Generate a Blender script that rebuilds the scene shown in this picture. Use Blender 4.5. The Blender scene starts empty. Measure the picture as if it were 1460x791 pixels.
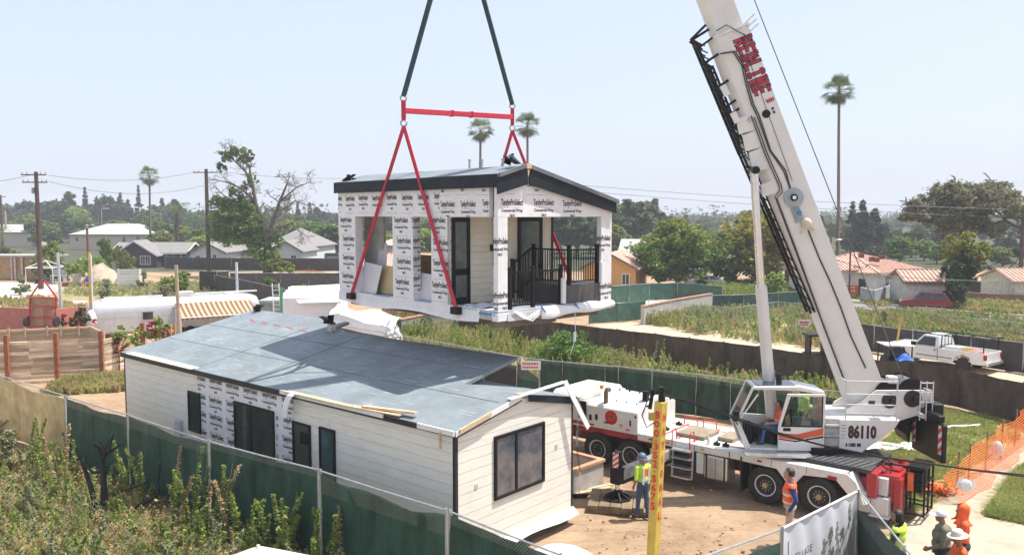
import bpy,math,random
import numpy as np
from mathutils import Matrix,Vector
R=math.radians
scene=bpy.context.scene
COL=scene.collection
rnd=random.Random(7)
nrg=np.random.default_rng(11)
CAMZ,PITCH,FPX=9.0,R(4.4),1165.0
cam_d=bpy.data.cameras.new('camera'); cam=bpy.data.objects.new('camera',cam_d); COL.objects.link(cam)
cam.location=(0,0,CAMZ); cam.rotation_euler=(R(90)-PITCH,0,0)
cam_d.sensor_width=36; cam_d.lens=36*FPX/1460; cam_d.clip_end=6000; cam_d.clip_start=.1
scene.camera=cam
CP,SP=math.cos(PITCH),math.sin(PITCH)
def ray(px,py):
 a,b=(px-730)/FPX,(395.5-py)/FPX
 return Vector((a,CP+b*SP,-SP+b*CP))
def gp(px,py,z=0.0):
 d=ray(px,py); t=(z-CAMZ)/d.z
 return Vector((d.x*t,d.y*t,z))
def dp(px,py,y):
 d=ray(px,py); t=y/d.y
 return Vector((d.x*t,y,CAMZ+d.z*t))
def gx(px,y,z=0.0):
 dep=y*CP-(z-CAMZ)*SP
 return(px-730)/FPX*dep
def proj(p):
 dep=p[1]*CP-(p[2]-CAMZ)*SP; up=p[1]*SP+(p[2]-CAMZ)*CP
 return 730+FPX*p[0]/dep,395.5-FPX*up/dep
def tag(o,label,cat,group=None,kind=None):
 if label:o['label']=label
 if cat:o['category']=cat
 if group:o['group']=group
 if kind:o['kind']=kind
 return o
def thing(name,label,cat,loc=(0,0,0),rz=0.0,group=None):
 o=bpy.data.objects.new(name,None); COL.objects.link(o)
 o.location=loc; o.rotation_euler=(0,0,rz); o.empty_display_size=.3
 return tag(o,label,cat,group)
def copy_tree(o,parent=None):
 c=o.copy(); COL.objects.link(c)
 if parent is not None:c.parent=parent
 for ch in list(o.children):copy_tree(ch,c)
 return c
MATS={}
def newmat(name):
 m=bpy.data.materials.new(name); m.use_nodes=True; nt=m.node_tree
 b=nt.nodes.get('Principled BSDF'); MATS[name]=m
 return m,nt,b
def nn(nt,t,**kw):
 n=nt.nodes.new(t)
 for k,v in kw.items():
  if k in n.inputs.keys():n.inputs[k].default_value=v
  else:setattr(n,k,v)
 return n
def rgb(c):return(c[0],c[1],c[2],1)
def surf(name,col,rough=.65,col2=None,scale=2.0,var=.18,metal=0,bump=0,bscale=30,detail=6,spec=None,island=0,objv=0,coat=0,stretch=None,dirt=None,dscale=.7,dlo=.52,dhi=.7,trans=0):
 if name in MATS:return MATS[name]
 m,nt,b=newmat(name); L=nt.links.new
 tc=nn(nt,'ShaderNodeTexCoord'); src=tc.outputs['Object']
 if stretch:
  mp=nn(nt,'ShaderNodeMapping'); mp.inputs['Scale'].default_value=stretch; L(src,mp.inputs[0]); src=mp.outputs[0]
 nz=nn(nt,'ShaderNodeTexNoise',Scale=scale,Detail=detail,Roughness=.65); L(src,nz.inputs['Vector'])
 c2=col2 or tuple(x*(1-var*1.6)for x in col); c1=tuple(min(1,x*(1+(0 if col2 else var)))for x in col)
 rp=nn(nt,'ShaderNodeValToRGB'); rp.color_ramp.elements[0].position=.33; rp.color_ramp.elements[1].position=.67
 rp.color_ramp.elements[0].color=rgb(c2); rp.color_ramp.elements[1].color=rgb(c1)
 L(nz.outputs['Fac'],rp.inputs[0]); out=rp.outputs[0]
 if dirt:
  dn=nn(nt,'ShaderNodeTexNoise',Scale=dscale,Detail=8,Roughness=.75); L(tc.outputs['Object'],dn.inputs['Vector'])
  dr=nn(nt,'ShaderNodeMapRange'); dr.inputs[1].default_value=dlo; dr.inputs[2].default_value=dhi; L(dn.outputs['Fac'],dr.inputs[0])
  mx=nn(nt,'ShaderNodeMix',data_type='RGBA'); L(dr.outputs[0],mx.inputs[0]); L(out,mx.inputs[6]); mx.inputs[7].default_value=rgb(dirt); out=mx.outputs[2]
 if island or objv:
  hs=nn(nt,'ShaderNodeHueSaturation')
  if island:
   ge=nn(nt,'ShaderNodeNewGeometry'); mr=nn(nt,'ShaderNodeMapRange'); mr.inputs[3].default_value=1-island; mr.inputs[4].default_value=1+island
   L(ge.outputs['Random Per Island'],mr.inputs[0]); L(mr.outputs[0],hs.inputs['Value'])
  if objv:
   oi=nn(nt,'ShaderNodeObjectInfo'); mr2=nn(nt,'ShaderNodeMapRange'); mr2.inputs[3].default_value=.5-objv; mr2.inputs[4].default_value=.5+objv
   L(oi.outputs['Random'],mr2.inputs[0]); L(mr2.outputs[0],hs.inputs['Hue'])
  L(out,hs.inputs['Color']); out=hs.outputs[0]
 L(out,b.inputs['Base Color'])
 b.inputs['Roughness'].default_value=rough; b.inputs['Metallic'].default_value=metal
 if spec is not None:b.inputs['Specular IOR Level'].default_value=spec
 if coat:b.inputs['Coat Weight'].default_value=coat; b.inputs['Coat Roughness'].default_value=.08
 if bump:
  bn=nn(nt,'ShaderNodeTexNoise',Scale=bscale,Detail=5); L(src,bn.inputs['Vector'])
  bp=nn(nt,'ShaderNodeBump',Strength=bump,Distance=.02); L(bn.outputs['Fac'],bp.inputs['Height']); L(bp.outputs[0],b.inputs['Normal'])
 if trans:
  tr=nn(nt,'ShaderNodeBsdfTranslucent'); L(out,tr.inputs['Color']); ms=nn(nt,'ShaderNodeMixShader',Fac=trans)
  L(b.outputs[0],ms.inputs[1]); L(tr.outputs[0],ms.inputs[2])
  L(ms.outputs[0],nt.nodes['Material Output'].inputs['Surface'])
 return m
def leafmat(name,col,col2,island=.35,trans=.42,rough=.6,scale=.5,objv=.012):
 return surf(name,col,rough,col2=col2,scale=scale,island=island,objv=objv,trans=trans,spec=.25)
def glassmat(name,col=(.02,.03,.035),rough=.05):
 if name in MATS:return MATS[name]
 return surf(name,col,rough,var=.35,scale=1.2,spec=.7,bump=.03,bscale=3)
def linkmat(name,spacing=.06,wire=.075,col=(.42,.43,.43)):
 m,nt,b=newmat(name); L=nt.links.new
 tc=nn(nt,'ShaderNodeTexCoord'); sx=nn(nt,'ShaderNodeSeparateXYZ'); L(tc.outputs['Object'],sx.inputs[0])
 facs=[]
 for s in(1,-1):
  a=nn(nt,'ShaderNodeMath',operation='MULTIPLY'); L(sx.outputs['Z'],a.inputs[0]); a.inputs[1].default_value=s
  c=nn(nt,'ShaderNodeMath',operation='ADD'); L(sx.outputs['X'],c.inputs[0]); L(a.outputs[0],c.inputs[1])
  d=nn(nt,'ShaderNodeMath',operation='DIVIDE'); L(c.outputs[0],d.inputs[0]); d.inputs[1].default_value=spacing*1.4
  f=nn(nt,'ShaderNodeMath',operation='FRACT'); L(d.outputs[0],f.inputs[0])
  g=nn(nt,'ShaderNodeMath',operation='LESS_THAN'); L(f.outputs[0],g.inputs[0]); g.inputs[1].default_value=wire
  facs.append(g)
 mx=nn(nt,'ShaderNodeMath',operation='MAXIMUM'); L(facs[0].outputs[0],mx.inputs[0]); L(facs[1].outputs[0],mx.inputs[1])
 tr=nn(nt,'ShaderNodeBsdfTransparent'); ms=nn(nt,'ShaderNodeMixShader'); L(mx.outputs[0],ms.inputs[0]); L(tr.outputs[0],ms.inputs[1]); L(b.outputs[0],ms.inputs[2])
 b.inputs['Base Color'].default_value=rgb(col); b.inputs['Metallic'].default_value=.6; b.inputs['Roughness'].default_value=.5
 L(ms.outputs[0],nt.nodes['Material Output'].inputs['Surface'])
 return m
def pane(name,tint=(.62,.75,.75),alpha=.9):
 m,nt,b=newmat(name); L=nt.links.new
 b.inputs['Base Color'].default_value=rgb(tint); b.inputs['Roughness'].default_value=.03
 tr=nn(nt,'ShaderNodeBsdfTransparent',Color=rgb(tint)); gl=nn(nt,'ShaderNodeBsdfGlossy',Roughness=.03)
 ms=nn(nt,'ShaderNodeMixShader',Fac=1-alpha); L(tr.outputs[0],ms.inputs[1]); L(gl.outputs[0],ms.inputs[2])
 L(ms.outputs[0],nt.nodes['Material Output'].inputs['Surface'])
 return m
class MB:
 def __init__(s,M=None):s.v=[]; s.f=[]; s.m=[]; s.M=M; s.mi=0
 def add(s,vs,fs):
  o=len(s.v)
  if s.M is not None:vs=[s.M@Vector(v)for v in vs]
  s.v.extend([tuple(v)for v in vs])
  for f in fs:s.f.append(tuple(i+o for i in f)); s.m.append(s.mi)
  return s
 def box(s,x0,x1,y0,y1,z0,z1):
  return s.add([(x0,y0,z0),(x1,y0,z0),(x1,y1,z0),(x0,y1,z0),(x0,y0,z1),(x1,y0,z1),(x1,y1,z1),(x0,y1,z1)],[(0,3,2,1),(4,5,6,7),(0,1,5,4),(1,2,6,5),(2,3,7,6),(3,0,4,7)])
 def bar(s,p,q,w,h=None,up=(0,0,1)):
  p,q=Vector(p),Vector(q); h=h or w; d=(q-p).normalized(); up=Vector(up)
  if abs(d.dot(up))>.95:up=Vector((0,1,0))
  a=d.cross(up).normalized()*(w/2); b=a.cross(d).normalized()*(h/2)
  vs=[p-a-b,p+a-b,p+a+b,p-a+b,q-a-b,q+a-b,q+a+b,q-a+b]
  return s.add(vs,[(0,1,2,3),(7,6,5,4),(0,4,5,1),(1,5,6,2),(2,6,7,3),(3,7,4,0)])
 def tube(s,pts,r,n=8,caps=True):
  pts=[Vector(p)for p in pts]; k=len(pts); rs=r if isinstance(r,(list,tuple))else[r]*k
  vs,fs=[],[]; prev=None
  for i,p in enumerate(pts):
   d=(pts[min(i+1,k-1)]-pts[max(i-1,0)]); d=d.normalized()if d.length>1e-9 else Vector((0,0,1))
   if prev is None:
    a=d.cross(Vector((0,0,1)))
    if a.length<.05:a=d.cross(Vector((0,1,0)))
   else:a=prev-d*prev.dot(d)
   a.normalize(); prev=a; b=d.cross(a)
   for j in range(n):
    t=2*math.pi*j/n; vs.append(p+(a*math.cos(t)+b*math.sin(t))*rs[i])
  for i in range(k-1):
   for j in range(n):fs.append((i*n+j,i*n+(j+1)%n,(i+1)*n+(j+1)%n,(i+1)*n+j))
  if caps:fs.append(tuple(range(n-1,-1,-1))); fs.append(tuple((k-1)*n+j for j in range(n)))
  return s.add(vs,fs)
 def cyl(s,p,q,r,n=12):return s.tube([p,q],r,n)
 def lathe(s,prof,n=20,M=None):
  vs,fs=[],[]; k=len(prof)
  for(r,z)in prof:
   for j in range(n):
    t=2*math.pi*j/n; v=Vector((r*math.cos(t),r*math.sin(t),z)); vs.append(M@v if M else v)
  for i in range(k-1):
   for j in range(n):fs.append((i*n+j,i*n+(j+1)%n,(i+1)*n+(j+1)%n,(i+1)*n+j))
  if prof[0][0]>1e-4:fs.append(tuple(range(n-1,-1,-1)))
  if prof[-1][0]>1e-4:fs.append(tuple((k-1)*n+j for j in range(n)))
  return s.add(vs,fs)
 def prism(s,poly,ext):
  ext=Vector(ext); k=len(poly); P=[Vector(p)for p in poly]
  return s.add(P+[p+ext for p in P],[tuple(range(k))[::-1],tuple(range(k,2*k))]+[(i,(i+1)%k,k+(i+1)%k,k+i)for i in range(k)])
 def face(s,pts):return s.add(pts,[tuple(range(len(pts)))])
 def slab(s,pts,t):
  P=[Vector(p)for p in pts]; n=(P[1]-P[0]).cross(P[2]-P[0]).normalized()*t
  return s.prism(P,n)
 def grid(s,nx,ny,fn,thick=None):
  vs=[fn(i/nx,j/ny)for j in range(ny+1)for i in range(nx+1)]
  fs=[(j*(nx+1)+i,j*(nx+1)+i+1,(j+1)*(nx+1)+i+1,(j+1)*(nx+1)+i)for j in range(ny)for i in range(nx)]
  return s.add(vs,fs)
 def ball(s,c,r,n=12,m=8):
  c=Vector(c); rr=r if isinstance(r,(tuple,list))else(r,r,r); vs,fs=[],[]
  for i in range(m+1):
   a=math.pi*i/m
   for j in range(n):
    t=2*math.pi*j/n; vs.append(c+Vector((rr[0]*math.sin(a)*math.cos(t),rr[1]*math.sin(a)*math.sin(t),-rr[2]*math.cos(a))))
  for i in range(m):
   for j in range(n):fs.append((i*n+j,i*n+(j+1)%n,(i+1)*n+(j+1)%n,(i+1)*n+j))
  return s.add(vs,fs)
 def build(s,name,mats,parent=None,smooth=0,bevel=0,label=None,seg=1):
  me=bpy.data.meshes.new(name); me.from_pydata(s.v,[],s.f)
  mats=mats if isinstance(mats,(list,tuple))else[mats]
  for m in mats:me.materials.append(m)
  if len(mats)>1:me.polygons.foreach_set('material_index',s.m)
  me.validate(clean_customdata=False)
  if smooth:
   me.polygons.foreach_set('use_smooth',[True]*len(me.polygons)); me.set_sharp_from_angle(angle=R(smooth))
  me.update()
  o=bpy.data.objects.new(name,me); COL.objects.link(o)
  if parent is not None:o.parent=parent
  if bevel:
   bm=o.modifiers.new('bevel','BEVEL'); bm.width=bevel; bm.segments=seg; bm.limit_method='ANGLE'
  if label:o['label']=label
  return o
def np_mesh(name,V,F4,mats,parent=None,midx=None,smooth=False):
 me=bpy.data.meshes.new(name); k=F4.shape[1]
 me.vertices.add(len(V)); me.vertices.foreach_set('co',np.ascontiguousarray(V,dtype=np.float32).ravel())
 me.loops.add(F4.size); me.loops.foreach_set('vertex_index',np.ascontiguousarray(F4,dtype=np.int32).ravel())
 me.polygons.add(len(F4)); me.polygons.foreach_set('loop_start',np.arange(0,F4.size,k,dtype=np.int32))
 for m in(mats if isinstance(mats,(list,tuple))else[mats]):me.materials.append(m)
 if midx is not None:me.polygons.foreach_set('material_index',np.asarray(midx,dtype=np.int32))
 if smooth:me.polygons.foreach_set('use_smooth',np.ones(len(F4),dtype=bool))
 me.update(calc_edges=True)
 o=bpy.data.objects.new(name,me); COL.objects.link(o)
 if parent is not None:o.parent=parent
 return o
_TC={}
def text_polys(s,bold=.0):
 key=(s,bold)
 if key in _TC:return _TC[key]
 cu=bpy.data.curves.new('lettering','FONT'); cu.body=s; cu.size=1; cu.offset=bold; cu.resolution_u=2
 o=bpy.data.objects.new('lettering',cu); COL.objects.link(o)
 dg=bpy.context.evaluated_depsgraph_get(); dg.update()
 me=bpy.data.meshes.new_from_object(o.evaluated_get(dg))
 vs=[(v.co.x,v.co.y)for v in me.vertices]; fs=[tuple(p.vertices)for p in me.polygons]
 bpy.data.objects.remove(o); bpy.data.curves.remove(cu); bpy.data.meshes.remove(me)
 x0=min(v[0]for v in vs); x1=max(v[0]for v in vs); y0=min(v[1]for v in vs); y1=max(v[1]for v in vs)
 polys=[[((vs[i][0]-x0)/(x1-x0),(vs[i][1]-y0)/(y1-y0))for i in f]for f in fs]
 _TC[key]=polys; return polys
def clip(poly,rect):
 x0,x1,y0,y1=rect
 for ax,lim,sg in((0,x0,1),(0,x1,-1),(1,y0,1),(1,y1,-1)):
  out=[]
  for i in range(len(poly)):
   a,b=poly[i],poly[(i+1)%len(poly)]; ia,ib=(a[ax]-lim)*sg>=0,(b[ax]-lim)*sg>=0
   if ia:out.append(a)
   if ia!=ib:
    t=(lim-a[ax])/(b[ax]-a[ax]); out.append((a[0]+t*(b[0]-a[0]),a[1]+t*(b[1]-a[1])))
  poly=out
  if len(poly)<3:return None
 return poly
def put_text(mb,s,x,y,w,h,F,rects=None,bold=.02):
 """lettering in the box (x, y, w, h) of a flat frame F(x, y) -> 3-D; kept inside rects"""
 for p in text_polys(s,bold):
  q=[(x+a*w,y+b*h)for a,b in p]
  if rects is None:mb.face([F(*c)for c in q])
  else:
   for r in rects:
    if r[0]>x+w or r[1]<x or r[2]>y+h or r[3]<y:continue
    c=clip(q,r)
    if c:mb.face([F(*k)for k in c])
def wrap_print(mb,F,rects,x0,x1,y0,y1,sx=1.15,sy=.78,w=.78,ox=0,lines=True):
 row=0; y=y0; jr=random.Random(int(abs(x0)*977+abs(y0)*131))
 while y<y1:
  x=x0+((row%2)*.0+ox)
  while x<x1:
   y_keep=y; y+=jr.uniform(-.02,.02)
   put_text(mb,'TamlynProSelect',x,y-.02,w,.24,F,rects,.03)
   put_text(mb,'Commercial Wrap',x+.02,y-.185,w*.96,.125,F,rects,.03)
   put_text(mb,'TAMLYN',x+w*.38,y-.30,w*.24,.08,F,rects,.03)
   for r in(rects if lines else()):
    q=clip([(x,y-.40),(x+w,y-.40),(x+w,y-.394),(x,y-.394)],r)
    if q:mb.face([F(*k)for k in q])
    q=clip([(x+w*.1,y-.03),(x+w*.9,y-.03),(x+w*.9,y-.025),(x+w*.1,y-.025)],r)
    if q:mb.face([F(*k)for k in q])
   x+=sx*jr.uniform(.97,1.03); y=y_keep
  y+=sy; row+=1
WHITE=surf('white_paint',(.72,.71,.68),.45,var=.06,scale=1.5,dirt=(.5,.47,.42),dlo=.6,dhi=.95)
SIDING=surf('painted_siding',(.77,.735,.655),.6,var=.05,scale=1.2,stretch=(1,1,6),bump=.05,bscale=60,dirt=(.54,.51,.46),dscale=1.2,dlo=.55,dhi=1.0)
CREAM=surf('cream_siding',(.66,.62,.50),.6,var=.05,scale=2,bump=.05,bscale=60)
WRAP=surf('house_wrap',(.74,.735,.75),.42,var=.05,scale=2.2,bump=.8,bscale=5,dirt=(.60,.60,.63),dscale=2.5,dlo=.55,dhi=.8)
INK=surf('wrap_ink',(.035,.035,.04),.6,var=.15,scale=8)
BLACKM=surf('black_metal',(.009,.009,.0105),.5,var=.25,scale=5,spec=.25)
DARKM=surf('dark_trim',(.028,.028,.03),.55,var=.2,scale=4,spec=.25)
FASCIA=surf('dark_fascia_wrap',(.016,.022,.031),.55,spec=.2,var=.22,scale=1.5,bump=.25,bscale=6,dirt=(.05,.062,.072),dscale=2.5,dlo=.62,dhi=.85)
ROOFU=surf('roof_underlayment',(.20,.232,.252),.55,var=.12,scale=.9,bump=.15,bscale=5,dirt=(.27,.30,.315),dscale=1.3,dlo=.5,dhi=.85,spec=.08)
STEEL=surf('galvanised_steel',(.45,.46,.47),.42,var=.15,scale=6,metal=.55)
CHROME=surf('chrome',(.74,.75,.77),.22,var=.06,scale=5,metal=.75)
ALU=surf('bare_aluminium',(.62,.63,.64),.3,var=.08,scale=3,metal=.75,dirt=(.4,.39,.37),dlo=.6,dhi=.9)
RUBBER=surf('tyre_rubber',(.022,.021,.02),.8,var=.25,scale=8,dirt=(.10,.085,.065),dscale=3,dlo=.55,dhi=.85)
CRANEW=surf('crane_white',(.70,.685,.65),.4,var=.07,scale=1.3,coat=.2,dirt=(.44,.39,.33),dscale=1.8,dlo=.52,dhi=.9)
CRANER=surf('crane_red',(.34,.02,.025),.4,var=.15,scale=2,coat=.2,dirt=(.22,.06,.05),dscale=1.6,dlo=.55,dhi=.9)
SLINGR=surf('red_sling',(.50,.018,.045),.55,var=.12,scale=9)
SLINGG=surf('dark_green_sling',(.025,.06,.07),.8,var=.2,scale=9)
WOOD=surf('pale_lumber',(.58,.43,.27),.75,var=.16,scale=3,stretch=(1,1,8),bump=.1,bscale=30)
WOODW=surf('weathered_boards',(.60,.47,.345),.85,col2=(.38,.27,.185),scale=1.0,stretch=(.6,3,9),bump=.2,bscale=18,island=.38,dirt=(.2,.13,.09),dscale=2.2,dlo=.6,dhi=.75)
RUST=surf('rusty_steel',(.30,.105,.045),.8,var=.3,scale=6)
DIRTM=surf('soil',(.40,.285,.19),.95,var=.15,scale=2,bump=.5,bscale=7)
CONC=surf('concrete',(.42,.40,.37),.85,var=.12,scale=1.6,bump=.1,bscale=40,dirt=(.28,.26,.23),dlo=.55,dhi=.85)
BARK=surf('bark',(.16,.11,.08),.9,var=.3,scale=5,stretch=(1,1,.3),bump=.6,bscale=20)
BARKG=surf('grey_bark',(.24,.2,.165),.9,var=.3,scale=5,stretch=(1,1,.3),bump=.6,bscale=20)
POLEW=surf('creosoted_pole',(.085,.05,.038),.85,var=.3,scale=3,stretch=(3,3,.3),bump=.3,bscale=25)
GREENSCR=surf('green_windscreen',(.036,.105,.078),.55,var=.35,scale=1.3,stretch=(1.6,1.6,.5),bump=.6,bscale=3,dirt=(.065,.125,.105),dscale=.9,dlo=.5,dhi=.85,trans=.38)
TANSCR=surf('tan_windscreen',(.62,.51,.30),.7,var=.2,scale=1.1,bump=.5,bscale=3,trans=.4)
BROWNSCR=surf('brown_silt_screen',(.075,.052,.037),.8,var=.4,scale=1.2,stretch=(2.5,1,.5),bump=.5,bscale=3,dirt=(.17,.12,.08),dscale=.45,dlo=.48,dhi=.8)  # vertical colour streaks imitate the light and shade of cloth folds
BLACKSCR=surf('black_windscreen',(.03,.028,.027),.7,var=.3,scale=1,bump=.3,bscale=3)
GLASS=glassmat('dark_glass'); PANE=pane('clear_pane'); FILMG=surf('filmed_glass',(.06,.10,.115),.12,col2=(.02,.045,.055),scale=2.0,bump=.15,bscale=5,spec=.7)
LINK=linkmat('chain_link')
YELLOW=surf('yellow_post_paint',(.56,.40,.075),.6,var=.15,scale=4,dirt=(.4,.3,.08),dlo=.58,dhi=.9)
REDINK=surf('red_lettering',(.60,.05,.03),.6,var=.1,scale=5)
SHEETW=surf('white_sheeting',(.76,.76,.77),.5,var=.05,scale=2,bump=.5,bscale=3)
BLUET=surf('blue_tape',(.03,.25,.55),.5,var=.1)
HIVIS=surf('hi_vis_yellow',(.50,.78,.06),.6,var=.1,scale=8)
HIVISO=surf('hi_vis_orange',(.88,.13,.03),.6,var=.1,scale=8)
REFLECT=surf('reflective_tape',(.6,.62,.62),.35,var=.05)
USE_HAZE,HAZE_D,EXPO=True,.00055,.6
def solve(O,d,px,z):
 lo,hi=-2.0,60.0
 f=lambda s:proj((O.x+d.x*s,O.y+d.y*s,z))[0]-px
 s0=f(lo)
 for _ in range(60):
  mid=(lo+hi)/2
  if(f(mid)>0)==(s0>0):lo=mid
  else:hi=mid
 return(lo+hi)/2
HA=R(49.75)
HO=gp(650,798,.42); HO.z=0
hv,hu=Vector((math.cos(HA),math.sin(HA),0)),Vector((-math.sin(HA),math.cos(HA),0))
def hy(px,z):return solve(HO,hu,px,z)
HL=hy(178,3.5); HW=solve(HO,hv,815,2.5)
ZB,ZE=.42,dp(650,612,HO.y).z
house=thing('modular_house','long white modular house with lap siding, printed house wrap and a grey unfinished roof','house',HO,HA)
PIT=.195; RV=HW/2; U1=2.0; VM=HW*.985; U2=hy(484,4.2)*.0+11.3; VM2=5.75
def siding(mb,F,a0,a1,z0,ztop,lap=.27):
 z=z0
 while z<max(ztop(a0),ztop(a1),ztop((a0+a1)/2))-.01:
  n=14; seg=[a0+(a1-a0)*i/n for i in range(n+1)]
  for i in range(n):
   b,c=seg[i],seg[i+1]; hb,hc=min(z+lap,ztop(b)),min(z+lap,ztop(c))
   if hb<=z+.004 and hc<=z+.004:continue
   hb,hc=max(hb,z),max(hc,z)
   hb2,hc2=max(z+.002,hb-.010),max(z+.002,hc-.010)
   mb.face([F(b,z,.024),F(c,z,.024),F(c,hc2,.022),F(b,hb2,.022)])
   mb.face([F(b,z,0),F(c,z,0),F(c,z,.024),F(b,z,.024)]); mb.face([F(b,hb2,.022),F(c,hc2,.022),F(c,hc2,0),F(b,hb2,0)])
  z+=lap
FL=lambda a,z,o:(-o,a,z)
FG=lambda a,z,o:(a,-o,z)
zt=ZE-.12
ya,yb_=hy(283,3),hy(420,3)
wm=MB()
siding(wm,lambda a,z,o:FL(-a,z,o),-HL,-yb_,ZB,lambda a:zt)
siding(wm,lambda a,z,o:FL(-a,z,o),-ya,0,ZB,lambda a:zt)
wm2=MB()
wl=MB(); wl.v,wl.f,wl.m=wm.v,wm.f,wm.m
wl.box(.0,.14,0,HL,ZB,zt)
wl.build('long_wall',SIDING,house)
g=MB(); gt=lambda a:ZE-.1+PIT*min(a,HW-a)
siding(g,FG,0,HW,ZB,gt)
g.prism([(0,.002,ZB),(HW,.002,ZB),(HW,.002,gt(HW)),(RV,.002,gt(RV)),(0,.002,gt(0))],(0,.14,0))
g.build('gable_wall',SIDING,house)
b=MB(); b.box(HW-.14,HW-.01,.145,U1+1.4,ZB,ZE-.15); b.box(VM2-.3,VM2-.16,U2+.1,HL,ZB,ZE+.8); b.box(.14,VM2-.3,HL-.14,HL-.004,ZB,ZE-.1)
b.build('rear_wall',SIDING,house)
b=MB(); b.box(VM-.25,VM-.12,U1+1.4,U2,ZB,ZE+.55); b.build('open_side_wrap',FASCIA,house,label='dark wrapped open side of the house')
b=MB(); b.box(.06,HW-.06,.06,HL-.06,0,ZB-.02); b.build('foundation',surf('foundation_dark',(.10,.09,.08),.9),house)  # plain dark brown-grey foundation colour
b=MB(); b.box(-.03,-.001,yb_,ya,ZB,zt-.005); b.build('wrap_patch',WRAP,house)
pr=MB(); d0,d1=hy(336,2.5),hy(393,2.5)
rects=[(-ya,-d0-.08,ZB,zt-.05),(-d1+.08,-yb_,ZB,zt-.05),(-d0-.08,-d1+.08,2.92,zt-.05)]
wrap_print(pr,lambda a,z:(-.034,-a,z),rects,-ya-.5,-yb_,ZB+.42,zt,1.05,.62,.82,.2)
pr.build('wrap_lettering',INK,house)
for a,w in((0,.055),(HW,.05)):
 b=MB()
 if a==0:b.box(-.034,.06,-.034,.06,ZB,ZE-.1)
 else:b.box(a-.05,a+.02,-.034,.06,ZB,ZE-.1)
 b.build('corner_trim',DARKM,house)
b=MB(); b.box(-.034,.05,HL-.05,HL+.02,ZB,ZE-.1); b.build('corner_trim',DARKM,house)
def opening(kind,F,a0,a1,z0,z1,parts=2,gl=GLASS,fr=.07,sill=False):
 """frame proud of the wall, panes set inside it"""
 f=MB(); d=.085
 def bx(mb,p0,p1,q0,q1,o0,o1):
  P=[F(p0,q0,o0),F(p1,q0,o0),F(p1,q1,o0),F(p0,q1,o0),F(p0,q0,o1),F(p1,q0,o1),F(p1,q1,o1),F(p0,q1,o1)]
  mb.add(P,[(0,3,2,1),(4,5,6,7),(0,1,5,4),(1,2,6,5),(2,3,7,6),(3,0,4,7)])
 bx(f,a0,a0+fr,z0,z1,.0,d); bx(f,a1-fr,a1,z0,z1,.0,d); bx(f,a0+fr,a1-fr,z0,z0+fr,.0,d); bx(f,a0+fr,a1-fr,z1-fr,z1,.0,d)
 for k in range(1,parts):
  m=a0+(a1-a0)*k/parts if parts!=2 else a0+(a1-a0)*.42
  bx(f,m-fr*.5,m+fr*.5,z0+fr,z1-fr,.0,d-.008)
 fo=f.build(kind,BLACKM,house,bevel=.006)
 edges=[a0+fr]+[a0+(a1-a0)*(.42 if parts==2 else k/parts)for k in range(1,parts)]+[a1-fr]
 for k in range(parts):
  p=MB(); bx(p,edges[k]+(fr*.5 if k else 0),edges[k+1]-(fr*.5 if k<parts-1 else 0),z0+fr,z1-fr,.03,.05); p.build('pane',gl,fo)
 return fo
GF=surf('filmed_window_glass',(.20,.17,.16),.12,col2=(.02,.05,.085),scale=1.6,bump=.12,bscale=4,spec=.7)
ga0,ga1=solve(HO,hv,703,2.2),solve(HO,hv,774,2.2)
opening('gable_window',FG,ga0,ga1,dp(703,713,HO.y+hv.y*ga0).z,dp(703,622,HO.y+hv.y*ga0).z,2,GF,.085)
FLm=lambda a,z,o:(-o,-a,z)
opening('narrow_window',FLm,-hy(271,2),-hy(288,2),1.5,2.9,1,GLASS,.05)
GDK=surf('brown_reflecting_glass',(.075,.055,.045),.06,col2=(.02,.025,.03),scale=.6,spec=.7)
opening('sliding_door',FLm,-d0,-d1,ZB+.25,2.98,2,GDK,.075)
dd=opening('entry_door',FLm,-hy(420,2),-hy(445,2),ZB+.25,2.85,1,surf('charcoal_door',(.05,.047,.045),.5),.06)
b=MB(); y0_=hy(436,2); b.box(-.09,-.05,y0_-.25,y0_+.15,2.25,2.6)
for k in range(6):b.box(-.1,-.09,y0_-.24,y0_+.14,2.28+k*.05,2.30+k*.05)
b.build('louvre_vent',BLACKM,dd)
b=MB(); b.box(-.13,-.085,y0_+.36,y0_+.4,1.45,1.6); b.build('door_handle',CHROME,dd)
opening('narrow_window',FLm,-hy(458,2),-hy(480,2),1.05,2.9,1,FILMG,.06)
yb1=hy(258,1.5)
b=MB(); b.box(-.16,-.018,yb1-.2,yb1+.16,.95,1.75); b.box(-.13,-.018,yb1+.0,yb1+.05,.3,.95); b.build('meter_box',surf('grey_box_paint',(.42,.47,.53),.5),house,bevel=.01)
for a,z in((solve(HO,hv,678,2),2.12),(solve(HO,hv,792,2.3),2.42)):
 b=MB(); b.box(a-.055,a+.055,-.04,-.024,z-.06,z+.06); b.build('outlet_box',surf('grey_outlet',(.5,.47,.45),.5),house)
b=MB(); yy=hy(467,3.2); b.box(-.042,-.022,yy-.14,yy+.14,2.98,3.22); b.build('vent_cover',WHITE,house)
r=MB(); OV=.10
def Z(v):return ZE+PIT*v
def rslab(pts,t=.10):r.prism([(x,y,z)for x,y,z in pts],(0,0,-t))
rslab([(-OV,-OV,Z(-OV)),(RV,-OV,Z(RV)),(RV,U1,Z(RV)),(VM,U1,Z(VM)),(VM,U2,Z(VM)),(-OV,U2,Z(-OV))])
rslab([(-OV,U2,Z(-OV)),(VM2,U2,Z(VM2)),(VM2,HL+OV,Z(VM2)),(-OV,HL+OV,Z(-OV))])
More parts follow.
